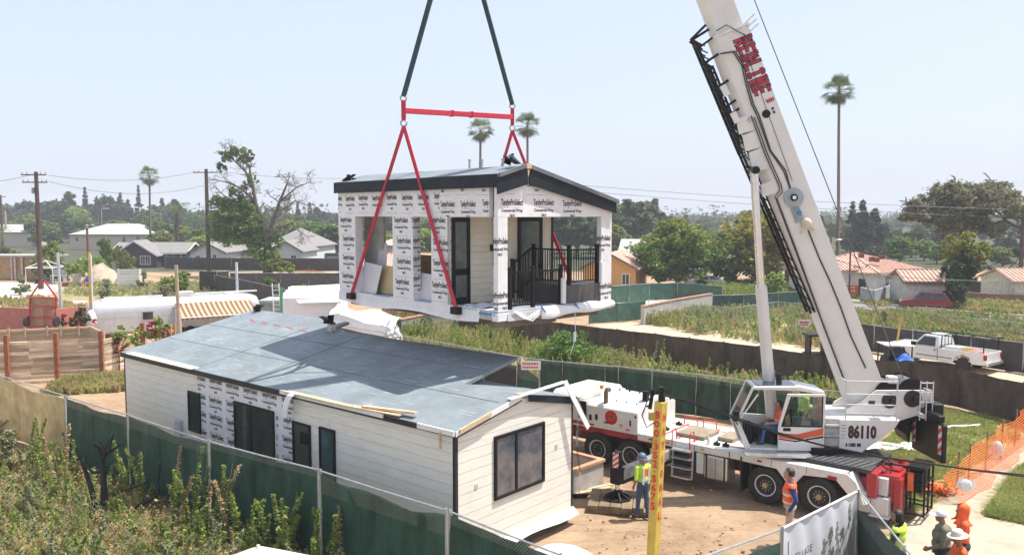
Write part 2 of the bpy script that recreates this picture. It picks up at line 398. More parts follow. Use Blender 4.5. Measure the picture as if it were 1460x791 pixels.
rslab([(RV,-OV,Z(RV)),(HW+OV,-OV,Z(RV)-PIT*(HW+OV-RV)),(HW+OV,U1+1.6,Z(RV)-PIT*(HW+OV-RV)),(RV,U1+1.6,Z(RV)-.0)])
ro=r.build('roof',ROOFU,house)
pr=MB(); rr=random.Random(3)
for k in range(520):
 v=rr.uniform(.1,5.6); u=rr.uniform(.1,HL-.1)
 if v>(RV if u<U1 else VM if u<U2 else VM2)-.25:continue
 Lh=rr.choice((.016,.02,.02,.03,.30,.42,.55)); wd=.016 if Lh<.1 else.014
 z=Z(v)+.003
 pr.face([(v,u,z),(v+wd,u,z+PIT*wd),(v+wd,u+Lh,z+PIT*wd),(v,u+Lh,z)])
pr.build('roof_print',surf('pale_print',(.50,.53,.55),.7),ro)
b=MB()
for v in(1.75,3.5):b.box(v,v+.012,.1,HL-.05,Z(v)+.004,Z(v)+.012)if v<RV else b.box(v,v+.012,U1+.1,HL-.05,Z(v)+.004,Z(v)+.012)
for uu in(9.2,12.4):
 b.prism([(.0,uu,Z(0)+.004),(VM-.1,uu,Z(VM-.1)+.004),(VM-.1,uu+.03,Z(VM-.1)+.004),(0,uu+.03,Z(0)+.004)],(0,0,.006))
b.build('seam',surf('roof_seam',(.13,.15,.165),.7),ro)
b=MB()
for k in range(5):
 u=15.8-k*.95; v=4.45-.05*k
 for q in range(6):
  uq=u+q*.10; z=Z(v)+.004+q*.03*PIT
  b.face([(v+q*.02,uq,z),(v+q*.02+.07,uq,z+.07*PIT),(v+q*.02+.07,uq+.07,z+.07*PIT),(v+q*.02,uq+.07,z)])
b.build('red_marking',surf('red_chalk',(.55,.06,.06),.8),ro)
b=MB(); b.box(-OV-.03,-OV,yb_-.2,HL+OV,Z(-OV)-.17,Z(-OV)-.004); b.box(-OV-.026,-OV,0,yb_-.2,Z(-OV)-.15,Z(-OV)-.02); b.build('fascia',DARKM,house)
b=MB(); b.prism([(-OV,-OV-.004,Z(-OV)-.13),(RV,-OV-.004,Z(RV)-.13),(RV,-OV-.004,Z(RV)+.0),(-OV,-OV-.004,Z(-OV)+.0)],(0,-.03,0)); b.build('rake_board',WHITE,house)
b=MB(); b.prism([(-OV,-OV-.036,Z(-OV)-.17),(RV,-OV-.036,Z(RV)-.17),(RV,-OV-.036,Z(RV)-.132),(-OV,-OV-.036,Z(-OV)-.132)],(0,.03,0)); b.build('rake_dark_strip',DARKM,house)  # dark trim strip along the lower edge of the rake board
b=MB(); zr=Z(RV)-PIT*(HW+OV-RV); b.prism([(RV+.3,-OV-.004,Z(RV)-.24),(HW+OV,-OV-.004,zr-.22),(HW+OV,-OV-.004,zr),(RV+.3,-OV-.004,Z(RV)-.06)],(0,-.03,0)); b.build('rake_board',FASCIA,house,label='dark wrapped rake board on the right half of the gable')
b=MB(); b.prism([(RV-.1,-OV-.02,Z(RV)+.002),(RV+.28,-OV-.02,Z(RV)-.03),(RV+.28,-OV+.12,Z(RV)-.03),(RV-.1,-OV+.12,Z(RV)+.002)],(0,0,.03)); b.build('ridge_block',WOOD,house)
def strip(name,pts,w,t,m):
 q=MB()
 for i in range(len(pts)-1):q.bar(pts[i],pts[i+1],w,t)
 return q.build(name,m,house)
PALE=surf('pale_strip',(.70,.64,.52),.7,var=.08)
strip('timber_strip',[(-.06,HL-.6,Z(-.06)+.03),(-.08,hy(283,3.6)+.1,Z(-.08)+.03)],.34,.03,PALE)
ys=hy(448,3.6)
strip('timber_strip',[(-.12,ys+1.2,Z(-.1)+.02),(-.12,ys-1.6,Z(-.1)+.03),(-.05,ys-3.8,Z(0)+.06)],.2,.03,WOOD)
strip('white_strip',[(-.14,ys+1.5,Z(-.1)-.03),(-.14,ys-3.2,Z(-.1)-.02)],.05,.12,WHITE)
strip('timber_strip',[(-.07,ys-2.3,Z(0)+.07),(.12,hy(612,3.7)+.6,Z(0)+.15)],.14,.05,WOOD)
strip('white_strip',[(-.14,1.2,Z(-.1)-.05),(-.14,-.1,Z(-.1)-.05)],.05,.13,WHITE)
strip('timber_strip',[(-.17,.35,Z(-.1)-.05),(-.17,.35,Z(-.1)-.5)],.06,.03,WOOD)
strip('timber_strip',[(.0,-OV-.06,Z(0)-.02),(1.15,-OV-.06,Z(1.15)-.02)],.05,.10,WOOD)
yf=hy(425,3.4)
b=MB(); b.grid(3,6,lambda s,t:(-.16-.35*math.sin(t*1.9)*.5,yf+.05-s*.28+t*.32,Z(0)+.03-t*t*.75)); b.grid(3,6,lambda s,t:(-.175-.35*math.sin(t*1.9)*.5,yf+.05-s*.28+t*.32,Z(0)+.02-t*t*.75)); b.build('drooping_flashing',SHEETW,house)
b=MB(); xa=HW*.62
b.bar((RV-.5,-.1,Z(RV)-.04),(HW-.55,-.16,Z(RV)+.06),.16,.03); b.bar((HW-.55,-.16,Z(RV)+.06),(HW+.35,-.35,2.78),.16,.03,(0,1,0)); b.build('bent_flashing',SHEETW,house)
b=MB()
for k in range(3):
 b.grid(2,12,lambda s,t,k=k:(HW+.12+.05*k+.1*s+.06*math.sin(t*9+k*2),-.12+.05*math.sin(t*6+k),zr-.05-t*(2.9 if k==0 else 1.2)))
b.build('hanging_sheeting',pane('torn_plastic',(.85,.85,.85),.55),house)
b=MB(); b.grid(10,2,lambda s,t:(.4+s*(HW-.35),-.03-.22*t,ZB+.03-t*(.16+.05*math.sin(s*9)))); b.grid(10,2,lambda s,t:(.4+s*(HW-.35),-.024-.21*t,ZB+.022-t*(.16+.05*math.sin(s*9)))); b.build('skirt_sheeting',SHEETW,house)
def lug(name,par,x,y,z,s=1):
 q=MB()
 for k in range(6):
  a=rr.uniform(-.5,.5); q.bar((x+rr.uniform(-.12,.12)*s,y+rr.uniform(-.25,.25)*s,z+.02),(x+rr.uniform(-.2,.2)*s,y+rr.uniform(-.3,.3)*s,z+rr.uniform(.1,.34)*s),.16*s,.03)
 return q.build(name,BLACKM,par)
lug('wrapped_lug',ro,VM2-.2,HL-.4,Z(VM2-.2)); lug('wrapped_lug',ro,VM-.1,U2-.2,Z(VM)+.25,1.4)
b=MB(); b.box(VM-.2,VM,U2-.4,U2-.15,Z(VM)-.3,Z(VM)+.25); b.build('lug_post',STEEL,ro)
c=gp(792,780,.95)
q=MB(); q.lathe([(.95,.0),(.95,.62),(.86,.78),(.62,.92),(.3,.99),(0.0,1.01)],28)
o=q.build('water_tank',surf('white_tank',(.78,.78,.76),.4,var=.05),smooth=50); o.location=(c.x+.1,c.y-.3,0)
tag(o,'white domed tank beside the gable end of the modular house','tank')
L1,W1=3.4,1.7
p0=gp(857,690)-hv*W1
bx=thing('footing_form','low concrete box footing with a timber rim between the house and the crane wheels','footing',(p0.x,p0.y,0),HA-R(3))
b=MB(); b.box(0,W1,0,.15,0,.8); b.box(0,W1,L1-.15,L1,0,.8); b.box(0,.15,.15,L1-.15,0,.8); b.box(W1-.15,W1,.15,L1-.15,0,.8); b.build('concrete_wall',CONC,bx)
b=MB(); z0=.8; b.box(-.05,W1+.05,-.05,.14,z0,z0+.09); b.box(-.05,W1+.05,L1-.14,L1+.05,z0,z0+.09); b.box(-.05,.14,.14,L1-.14,z0,z0+.09); b.box(W1-.14,W1+.05,.14,L1-.14,z0,z0+.09); b.build('timber_rim',surf('rim_lumber',(.50,.27,.16),.8,var=.15),bx)
MA=R(42.3)
MO=dp(710,458,23.5)
mv,mu=Vector((math.cos(MA),math.sin(MA),0)),Vector((-math.sin(MA),math.cos(MA),0))
def my(px,z,x=0.0):return solve(MO+mv*x,mu,px,z)
def mx(px,z,y=0.0):return solve(MO+mu*y,mv,px,z)
module=thing('hoisted_module','half-built house module with porch, wrapped in printed white sheeting and hanging from red slings','house module',MO,MA)
ML=my(483,8); MW=mx(872,7.5)
zf=6.22-MO.z; zh=8.93-MO.z; ze=10.17-MO.z; za=10.46-MO.z; zr_=9.50-MO.z
xa_=mx(750,10.2); T=.16
yC=my(642,7.5)
x2=mx(787,7.8,yC)
FLm2=lambda a,z,o=0:(-o,-a,z)
FGm=lambda a,z,o=0:(a,-o,z)
ztl=ze-.30
Ay0,Ay1=my(507,7.5),ML
By0,By1=my(589,7.5),my(560,7.5)
Cy0,Cy1=yC,my(615,7.5)
b=MB(); b.box(0,T,.38,ML,zh,ztl+.25); b.build('header_wall',WRAP,module)
for n_,(a,c)in enumerate(((Ay0,Ay1),(By0,By1),(Cy0,Cy1))):
 b=MB(); b.box(0,T+.14,a,c,zf,zh); b.build('wall_pillar',WRAP,module)
b=MB(); b.box(-.03,T,.8,ML,zf-.28,zf-.002)
b.grid(24,2,lambda s,t:(-.035-.03*t+.012*math.sin(s*40),.8+s*(ML-.8),zf-.27-t*(.12+.05*math.sin(s*11)))); b.build('floor_skirt',WRAP,module)
b=MB(); b.box(T+.002,MW,.8,ML,zf-.32,zf-.05); b.box(.0,MW,0,.8,zf-.30,zf-.04); b.build('floor',surf('floor_deck',(.45,.43,.38),.8),module)
b=MB(); b.box(-.02,MW-.9,.02,.78,zf-.035,zf-.01); b.grid(14,10,lambda s,t:(.1+s*1.6,.9+t*(yC-1.2),zf-.04+.05*abs(math.sin(s*9+t*7))+.03*math.sin(t*23))); b.build('floor_protection',surf('floor_sheet',(.6,.64,.72),.45,var=.08,bump=.5,bscale=4),module)
b=MB()
for k in range(7):b.box(-.034,-.004,.1+k*.11,.16+k*.11,zf-.16,zf-.10)
b.box(-.036,-.005,.9,1.6,zf-.05,zf-.03); b.box(.02,.5,-.012,-.003,zf-.09,zf-.06); b.box(-.036,-.005,Ay0-2.2,Ay0-1.2,zf-.02,zf+.0); b.box(-.036,-.005,Cy1,By0-.1,zf-.02,zf+.0); b.build('blue_tape',BLUET,module)
pr=MB()
rl=[(-ML,-.4,zh,ztl+.24)]+[(-c,-a,zf,zh)for a,c in((Ay0,Ay1),(By0,By1),(Cy0,Cy1))]
Fp=lambda a,z:(-.004,-a,z)
wrap_print(pr,Fp,[(-ML,-2.75,zh,ztl+.24)],-ML-.35,-2.75,zh+.52,zh+.6,.88,.8,.62)
wrap_print(pr,Fp,[(-2.75,-.4,zh,ztl+.24)],-2.7,-.4,zh+.28,zh+.4,1.0,.8,.72); wrap_print(pr,Fp,[(-2.75,-.4,zh,ztl+.24)],-2.95,-.4,zh+1.05,zh+1.1,1.0,.8,.72)
for(r0,r1),ox in zip([(r[0],r[1])for r in rl[1:]],(.12,.1,-.05)):
 zz=zh-.22
 k=0
 while zz>zf:
  wrap_print(pr,Fp,[(r0,r1,zf,zh)],r0+ox+.07*(k%3)-(.95 if k%2 else 0),r1,zz,zz+.1,1.02,5,.80); zz-=.68; k+=1
pr.build('wrap_lettering',INK,module)
for a in(By0,Cy0):
 pr=MB(); zz=zh-.25
 while zz>zf:
  wrap_print(pr,lambda p,z,a=a:(p,a-.004,z),[(0.01,T+.13,zf,zh)],-.1,T+.1,zz,zz+.1,1,5,.68); zz-=.62
 pr.build('wrap_lettering',INK,module)
b=MB(); xr=x2
for a,c in((yC,yC+.25),(ML-.3,ML)):b.box(xr-T,xr,a,c,zf,zh)
b.box(xr-T,xr,yC+.25,ML-.3,zf,zf+.45)
b.box(xr-T,xr,yC,ML,zh,ze+.05); b.build('inner_wall',surf('inner_grey',(.42,.42,.42),.8),module)
b=MB(); b.box(T+.15,xr-T,ML-T,ML,zf,zf+.5); b.box(T+.15,xr-T,ML-T,ML,zh,ze); b.box(T+.15,T+.5,ML-T,ML-.01,zf+.5,zh); b.build('end_wall',surf('inner_grey',(.42,.42,.42),.8),module)
b=MB(); b.box(T+.2,xr-T,yC+.2,ML-.2,zh+.12,zh+.16); b.build('ceiling',WHITE,module)
b=MB(); FB=lambda a,z,o=0:(a,yC-o,z)
siding(b,FB,.02,x2,zf,lambda a:zh+.05,.2)
b.box(.0,x2-.01,yC+.004,yC+.14,zf,zh+.05); b.build('porch_wall',CREAM,module)
b=MB(); b.box(x2-.07,x2+.03,yC-.04,yC+.10,zf,zh+.05); b.build('corner_trim',DARKM,module)
def mdoor(a0,a1,z1,split):
 f=MB(); d=.07; fr=.13
 f.box(a0,a0+fr,yC-d,yC-.012,zf,z1); f.box(a1-fr,a1,yC-d,yC-.012,zf,z1); f.box(a0+fr,a1-fr,yC-d,yC-.012,z1-fr,z1); f.box(a0+fr,a1-fr,yC-d,yC-.012,zf,zf+.2)
 if split:f.box(a0+fr,a1-fr,yC-d+.006,yC-.012,zf+.9,zf+1.1)
 fo=f.build('door',BLACKM,module,bevel=.008)
 p=MB(); p.box(a0+fr+.002,a1-fr-.002,yC-.045,yC-.026,zf+.2,z1-fr); p.build('pane',FILMG,fo)
 h=MB(); h.box(a1-fr+.03,a1-fr+.07,yC-.13,yC-d,zf+.95,zf+1.15); h.build('door_handle',BLACKM,fo)
dz=zh-.03
mdoor(mx(643,7.8,yC),mx(669,7.8,yC),dz,True)
mdoor(mx(737,7.8,yC),mx(772,7.8,yC),dz,False)
xl=mx(703.5,8.3,yC)
b=MB(); b.box(xl-.04,xl+.05,yC-.07,yC-.026,zf+1.1,zh+.03); b.build('black_trim',BLACKM,module)
b=MB(); b.box(xl-.17,xl-.05,yC-.17,yC-.02,zf+1.62,zf+1.82); b.build('wall_lamp',BLACKM,module)
b=MB(); b.box(mx(700,7,yC)-.04,mx(700,7,yC)+.1,yC-.045,yC-.026,zf+.35,zf+.52); b.build('outlet_box',WHITE,module)
b=MB(); zb=zh
b.prism([(-.0,0,zb),(MW,0,zb),(MW,0,zr_-.34),(xa_,0,za-.3),(0,0,ztl+.2)],(0,T,0)); b.build('gable_header',WRAP,module)
pr=MB()
gp_=[(0.02,MW-.05,zb,za-.4)]
wrap_print(pr,lambda a,z:(a,-.004,z),[(.02,MW-.35,zb,zb+.62)],.12,MW-1.2,zb+.3,zb+.35,1.28,9,.86); wrap_print(pr,lambda a,z:(a,-.004,z),[(.3,2.1,zb+.62,ztl+.12)],-.2,2.1,zb+1.05,zb+1.1,1.28,9,.86)
pr.build('wrap_lettering',INK,module)
pw=mx(724,7.5)
def post(x0,x1,y0,y1,zbt):
 q=MB(); q.box(x0,x1,y0,y1,zbt,zh); q.box(x0-.03,x1+.03,y0-.03,y1+.03,zbt-.02,zbt+.22)
 po=q.build('porch_post',WRAP,module,bevel=.01)
 t=MB(); zz=zh-.3; k=0
 while zz>zbt+.3:
  if k in(1,4):
   wrap_print(t,lambda a,z:(a,y0-.004,z),[(x0,x1,zbt,zh)],x0-(.3 if k%2 else.12),x1,zz,zz+.1,2,9,.75,0,False); wrap_print(t,lambda a,z:(x0-.004,-a,z),[(-y1,-y0,zbt,zh)],-y1-(.1 if k%2 else.25),-y0,zz,zz+.1,2,9,.75,0,False)
  zz-=.52; k+=1
 t.build('wrap_lettering',INK,po)
post(.0,pw,.0,.2,zf-.3); post(mx(857,7.5),MW,.0,.2,zf-.25)
r=MB(); o=.09
P=[(-o,ze-.01),(xa_,za),(MW+.16,zr_-.03)]
r.prism([(P[0][0],-o,P[0][1]),(P[1][0],-o,P[1][1]),(P[1][0],-o,P[1][1]-.11),(P[0][0],-o,P[0][1]-.11)],(0,ML+2*o,0))
r.prism([(P[1][0],-o,P[1][1]),(P[2][0],-o,P[2][1]),(P[2][0],-o,P[2][1]-.11),(P[1][0],-o,P[1][1]-.11)],(0,ML+2*o,0))
mro=r.build('roof',ROOFU,module)
b=MB(); b.prism([(-o-.03,-o-.03,ze-.60),(xa_-.04,-o-.03,za-.58),(xa_-.04,-o-.03,za-.113),(-o-.03,-o-.03,ze-.12)],(0,.03,0)); b.prism([(xa_+.04,-o-.03,za-.58),(MW+.08,-o-.03,zr_-.46),(MW+.08,-o-.03,zr_-.13),(xa_+.04,-o-.03,za-.113)],(0,.03,0))
b.box(-o-.032,-o-.002,-o+.002,ML+o,ze-.40,ze-.02); b.build('fascia',FASCIA,module)
RAKE=surf('grey_rake_wrap',(.14,.16,.175),.55,var=.2,bump=.3,bscale=8)
b=MB(); b.prism([(-.05,-o-.07,ze-.11),(xa_-.12,-o-.07,za-.1),(xa_-.12,-o-.07,za+.01),(-.05,-o-.07,ze+.01)],(0,.075,0)); b.prism([(xa_+.12,-o-.07,za-.13),(MW+.18,-o-.07,zr_-.14),(MW+.18,-o-.07,zr_-.02),(xa_+.12,-o-.07,za-.01)],(0,.075,0)); b.build('rake_board',RAKE,module)
b=MB(); b.box(xa_-.10,xa_+.10,-o-.06,.1,za-.12,za+.03); b.prism([(xa_-.06,-o-.045,za-.14),(xa_+.03,-o-.045,za-.14),(xa_-.03,-o-.045,za-.38)],(0,.03,0)); b.build('ridge_block',WOOD,module)
lug('wrapped_lug',mro,xa_-.25,.25,za,1.2); lug('wrapped_lug',mro,.2,ML-.35,ze+.04,.9)
for(vx,vy,hh)in((1.6,2.6,.32),(1.5,3.1,.34),(1.7,1.7,.3),(1.75,1.4,.32)):
 b=MB(); b.cyl((vx,vy,za-(vx-xa_)*.22-.1),(vx,vy,za+hh*.8),.035,8); b.cyl((vx,vy,za+hh*.8),(vx,vy,za+hh*.8+.05),.055,8); b.build('vent_pipe',STEEL,mro)
def railing(x0,y0,x1,y1,zb0,zb1,h,posts,pitch=.105,name='railing'):
 a=Vector((x0,y0,0)); d=Vector((x1-x0,y1-y0,0)); n=max(2,int(d.length/pitch)); q=MB()
 at=lambda t,z:(x0+d.x*t,y0+d.y*t,z)
 q.bar(at(0,zb0+h),at(1,zb1+h),.055,.05); q.bar(at(0,zb0+.1),at(1,zb1+.1),.035,.04)
 for k in range(1,n):
  t=k/n; zz=zb0+(zb1-zb0)*t; q.bar(at(t,zz+.12),at(t,zz+h-.02),.022)
 ro_=q.build(name,BLACKM,module)
 for t in posts:
  q=MB(); zz=zb0+(zb1-zb0)*t; p=at(t,zz)
  q.box(p[0]-.05,p[0]+.05,p[1]-.05,p[1]+.05,zz-.02,zz+h+.12); q.box(p[0]-.062,p[0]+.062,p[1]-.062,p[1]+.062,zz+h+.12,zz+h+.16); q.build('railing_post',BLACKM,ro_)
 return ro_
fx0,fx1,fx2=mx(726,7),mx(761,7),mx(802,7)
railing(fx0+.06,.08,fx2,.08,zf-.02,zf-.02,1.1,(0.02,(fx1-fx0)/(fx2-fx0),1))
pz=zf+.6; px0,px1=mx(812,7.3),mx(857,7.3)
b=MB(); b.box(mx(806,7),px1+.02,.05,1.9,zf-.04,pz-.03); b.box(fx2+.08,mx(806,7)-.004,.2,1.5,zf-.04,zf+.26); b.build('porch_step',surf('dark_grey_deck',(.085,.082,.085),.6,var=.15),module)
railing(px0+.08,.1,px1-.06,.1,pz-.03,pz-.03,1.1,(0,.97))
railing(px0+.08,.2,px0+.08-.0,1.7,pz-.03,pz-.03,1.1,(1,))
railing(fx2-.5,1.75,px0+.0,1.75,zf+.1,pz-.03,1.1,(0,))
b=MB(); b.tube([(fx2+.02,-.02,zf+.03),(fx2+.02,-.02,zf+.82)],.085,10); b.build('wrapped_newel',SHEETW,module)
b=MB(); b.tube([(px1-.02,-.02,zf+.62),(px1-.02,-.02,zf+1.25)],.075,10); b.build('wrapped_newel',SHEETW,module)
b=MB(); s0,s1=mx(768,6.4),MW+.05
b.grid(28,5,lambda s,t:(s0+s*(s1-s0),-.06-.10*math.sin(t*2.4)-.03*math.sin(s*17),zf-.02-t*(.34-.1*s)+.035*math.sin(s*12+t*3))); b.grid(28,5,lambda s,t:(s0+s*(s1-s0),-.05-.09*math.sin(t*2.4)-.03*math.sin(s*17),zf-.03-t*(.32-.1*s)+.035*math.sin(s*12+t*3)))
b.build('loose_sheeting',SHEETW,module)
b=MB(); b.grid(12,3,lambda s,t:(fx0-.1+s*(s0-fx0+.1),-.02-.05*t,zf-.06-t*.27)); b.build('front_skirt',surf('grey_skirt',(.42,.42,.42),.7,bump=.4,bscale=4),module)
b=MB()
for sx_ in(s0+.0,s0+1.45):b.bar((sx_,-.12,zf+.02),(sx_+.14,-.15,zf-.16),.1,.02)
b.build('blue_tape',BLUET,module)
b=MB()
for k in range(4):b.tube([(fx0+.1+.05*k,-.06,zf-.05),(fx0+.5+.1*k,-.14,zf-.30-.03*k),(fx0+.9+.1*k,-.12,zf-.16),(s0+.1,-.1,zf-.02)],.014,6)
b.tube([(s0+1.5,-.1,zf-.2),(s0+1.52,-.1,zf-.95),(s0+1.45,-.1,zf-1.25),(s0+1.3,-.1,zf-1.6)],.012,5); b.tube([(s0+1.5,-.1,zf-.9),(s0+1.48,-.1,zf-1.2)],.05,6)
b.build('white_cord',SHEETW,module)
b=MB(); b.box(-.01,2.4,0.01,.3,zf-.52,zf-.32); b.box(.3,MW-.3,.3,ML-.3,zf-.5,zf-.33); b.build('floor_beam',surf('floor_beam_wood',(.16,.12,.09),.8),module)
def leaning(name,label,pts,m,th=.02):
 q=MB(); q.slab(pts,th); ob=q.build(name,m,None)
 ob.matrix_world=Matrix.Translation(MO)@Matrix.Rotation(MA,4,'Z'); return tag(ob,label,'board','boards leaning inside the module')
TANB=surf('tan_board',(.50,.40,.22),.8,var=.06); WHB=surf('white_board',(.62,.61,.64),.6,var=.04)
leaning('wall_board','white board leaning in the module opening beside the tan board',[(.24,Ay0+.15,zf),(.24,Ay0-.95,zf),(.40,Ay0-1.12,zf+.98),(.40,Ay0+.05,zf+1.08)],WHB)
leaning('wall_board','tan board leaning in the module opening, right of the white one',[(.5,Ay0-.3,zf),(.5,By1-.15,zf),(.62,By1-.15,zf+.95),(.62,Ay0-.3,zf+1.0)],TANB)
leaning('wall_board','white board leaning in the narrow opening between the two wrapped pillars',[(.28,By0+.1,zf),(.28,Cy1-.2,zf),(.42,Cy1-.2,zf+.8),(.42,By0+.1,zf+.86)],WHB)
leaning('wall_board','tall pale board leaning on the grey partition, behind the white board',[(.75,Ay0+.1,zf),(.75,Ay0-.75,zf),(.95,Ay0-.62,zf+1.75),(.95,Ay0-.2,zf+1.75)],WHB)
b=MB(); b.slab([(1.0,Ay1-.3,zf),(1.0,Ay0-.45,zf),(1.0,Ay0-.45,zh),(1.0,Ay1-.3,zh)],.1); b.build('partition',surf('inner_grey',(.42,.42,.42),.8),module)
BOX=surf('cardboard',(.26,.17,.09),.85,var=.12)
for k,(x_,y_,w_,d_,h_,lb)in enumerate(((1.0,By1+.1,1.1,1.2,1.35,'large low brown carton behind the tan board in the module'),(.9,Cy1-.35,.8,1.0,1.3,'stacked brown carton seen through the narrow module opening'))):
 q=MB(); q.box(0,w_,0,d_,0,h_*.55); q.box(.06,w_-.05,.04,d_-.1,h_*.55+.004,h_*.8); q.box(.02,w_*.7,.06,d_*.8,h_*.8+.004,h_)
 ob=q.build('carton_stack',BOX,None,bevel=.01); ob.matrix_world=Matrix.Translation(MO)@Matrix.Rotation(MA,4,'Z')@Matrix.Translation((x_,y_,zf)); tag(ob,lb,'carton','cartons inside the module')
MW4=Matrix.Translation(MO)@Matrix.Rotation(MA,4,'Z')
mw=lambda x,y,z:MW4@Vector((x,y,z))
l1y,l2y=my(505,6.5),my(655,6.4)
bl=my(575.5,12.5,-.1); br_=my(730.5,12.5,MW+.1)
EL=dp(575.5,158,mw(-.1,bl,0).y); ER=dp(730.5,167,mw(MW+.1,br_,0).y)
sp=thing('spreader_bar','red steel spreader bar slung across above the hoisted module','spreader bar',(EL+ER)/2)
o_=(EL+ER)/2
b=MB(); b.bar(EL-o_,ER-o_,.15,.17); mid=Vector((0,0,0)); d_=(ER-EL).normalized()
b.bar(d_*-.5,d_*-.44,.2,.22); b.bar(d_*.44,d_*.5,.2,.22); b.build('beam',SLINGR,sp,bevel=.01)
for e in(EL,ER):
 b=MB(); c=e-o_; b.box(c.x-.07,c.x+.07,c.y-.07,c.y+.07,c.z-.3,c.z+.32); b.build('end_lug',SLINGR,sp,bevel=.01)
 for s in(.4,-.4):
  b=MB(); b.tube([(c.x+.1*math.cos(t*.6),c.y,c.z+s+.1*math.sin(t*.6))for t in range(12)],.03,6); b.build('shackle',STEEL,sp)
HOOK=dp(652,-138,27.0)
def sling(name,label,a,c,w,t,m,group):
 q=MB(); q.bar((0,0,0),c-a,w,t,(.3,1,0)); ob=q.build(name,m); ob.location=a; return tag(ob,label,'sling',group)
g1,g2='red slings holding the module','dark slings running up to the hook'
sling('lifting_sling','left one of the red slings crossing the printed long wall',EL-Vector((0,0,.5)),mw(-.12,l1y,zf-.1),.11,.05,SLINGR,g1)
sling('lifting_sling','red sling slanting across the long wall to the porch floor edge',EL-Vector((0,0,.5)),mw(-.12,l2y,zf-.1),.11,.05,SLINGR,g1)
sling('lifting_sling','red sling dropping behind the module roof under the right bar end',ER-Vector((0,0,.5)),mw(MW+.28,l1y,zf-.1),.11,.05,SLINGR,g1)
sling('lifting_sling','red sling reaching the black lug on the module roof ridge',ER-Vector((0,0,.5)),mw(MW+.28,l2y,zf-.1),.11,.05,SLINGR,g1)
sling('hook_sling','dark green sling from the left end of the red bar up to the hook',EL+Vector((0,0,.45)),HOOK,.15,.08,SLINGG,g2)
sling('hook_sling','dark green sling from the right end of the red bar up to the hook',ER+Vector((0,0,.45)),HOOK,.15,.08,SLINGG,g2)
for yy in(l1y,l2y):
 for xx in(-.12,MW+.28):
  q=MB(); q.box(xx-.12,xx+.12,yy-.16,yy+.16,zf-.24,zf-.02); q.build('lifting_lug',BLACKM,module)
HUBZ,TR=.58,.58
CA_,CD_=gp(851.8,640,HUBZ),gp(1167.6,708,HUBZ)
cang=math.atan2(CD_.y-CA_.y,CD_.x-CA_.x)
CO=Vector((CA_.x,CA_.y,0)); cxv=Vector((math.cos(cang),math.sin(cang),0)); cyv=Vector((-math.sin(cang),math.cos(cang),0))
crane=thing('truck_crane','white and red truck crane with its long boom raised over the site','truck crane',CO,cang)
RC=Matrix.Translation(CO)@Matrix.Rotation(cang,4,'Z'); RCi=RC.inverted()
cx=lambda px,z,y=0.0:solve(CO+cyv*y,cxv,px,z)if True else 0
def cxs(px,z,y=0.0):
 O=CO+cyv*y-cxv*8
 return solve(O,cxv,px,z)-8
CW=2.75
def wheel_parts(x,y,side,chrome):
 M=Matrix.Translation((x,y,HUBZ))@Matrix.Rotation(R(90)*(1 if side<0 else-1),4,'X')
 q=MB(); q.lathe([(.34,-.30),(.50,-.31),(.565,-.26),(.58,-.16),(.58,-.06),(.565,.0),(.50,.03),(.36,.01),(.335,-.02)],36,M)
 for k in range(36):
  a=2*math.pi*k/36; ca,sa=math.cos(a),math.sin(a); P=lambda r,t,z:M@Vector((r*ca-t*sa,r*sa+t*ca,z))
  q.bar(P(.583,-.03,-.25),P(.583,.03,-.02),.03,.02)
 t=q.build('tyre',RUBBER,crane,smooth=40)
 q=MB(); q.lathe([(.335,-.28),(.335,-.01),(.345,.012),(.325,.015),(.305,-.02),(.29,-.07),(.26,-.10),(.2,-.075),(.17,-.06),(.0,-.06)],28,M)
 rim=q.build('rim',surf('polished_rim',(.74,.74,.75),.32,metal=.35,var=.06)if chrome else surf('white_rim',(.66,.65,.62),.45,metal=.1,var=.12,dirt=(.35,.28,.2),dlo=.6,dhi=.9),t,smooth=40)
 q=MB()
 for k in range(10):
  a=2*math.pi*k/10; c=M@Vector((.225*math.cos(a),.225*math.sin(a),-.083)); e=M@Vector((.225*math.cos(a),.225*math.sin(a),-.068)); q.cyl(c,e,.032,8)
 q.build('rim_hole',BLACKM,rim)
 q=MB(); q.lathe([(.115,-.06),(.115,.0),(.09,.03),(.085,.06),(0,.065)],16,M)
 q.build('hub_cap',surf('hub_brass',(.42,.33,.2),.35,metal=.6,var=.25)if chrome else DARKM,rim,smooth=40)
 q=MB()
 for k in range(10):
  a=2*math.pi*(k+.5)/10; c=M@Vector((.165*math.cos(a),.165*math.sin(a),-.06)); e=M@Vector((.165*math.cos(a),.165*math.sin(a),-.015)); q.cyl(c,e,.017,6)
 q.build('wheel_nut',STEEL,rim)
xs_=[cxs(851.8,HUBZ),cxs(899,HUBZ),cxs(1091,HUBZ),cxs(1167.6,HUBZ)]
for k,x in enumerate(xs_):
 wheel_parts(x,0,-1,k>1); wheel_parts(x,CW,1,k>1)
 q=MB(); q.cyl((x,.3,HUBZ),(x,CW-.3,HUBZ),.13,10); q.ball((x,CW/2,HUBZ),.3,12,8); q.build('axle',BLACKM,crane,smooth=40)
xA,xB,xC,xD=xs_
xf,xr0=xA-1.9,xD+2.3
b=MB(); b.box(xf,xr0-.6,.75,CW-.75,.62,1.28); b.box(xA+1.0,xB-.0+1.1,.35,CW-.35,.95,1.33); b.build('chassis',surf('dark_red_frame',(.16,.02,.022),.5,var=.2),crane)
b=MB(); b.box(xA-.9,xB+1.0,.1,.4,1.12,1.34); b.build('red_skirt',CRANER,crane,bevel=.02)
xe=cxs(909,1.9); xq=cxs(836,2.0)
b=MB()
prof=[(.0,1.36),(.0,2.12),(.08,2.19),(1.1,2.48),(1.6,2.5),(CW-.1,2.2),(CW,2.12),(CW,1.36)]
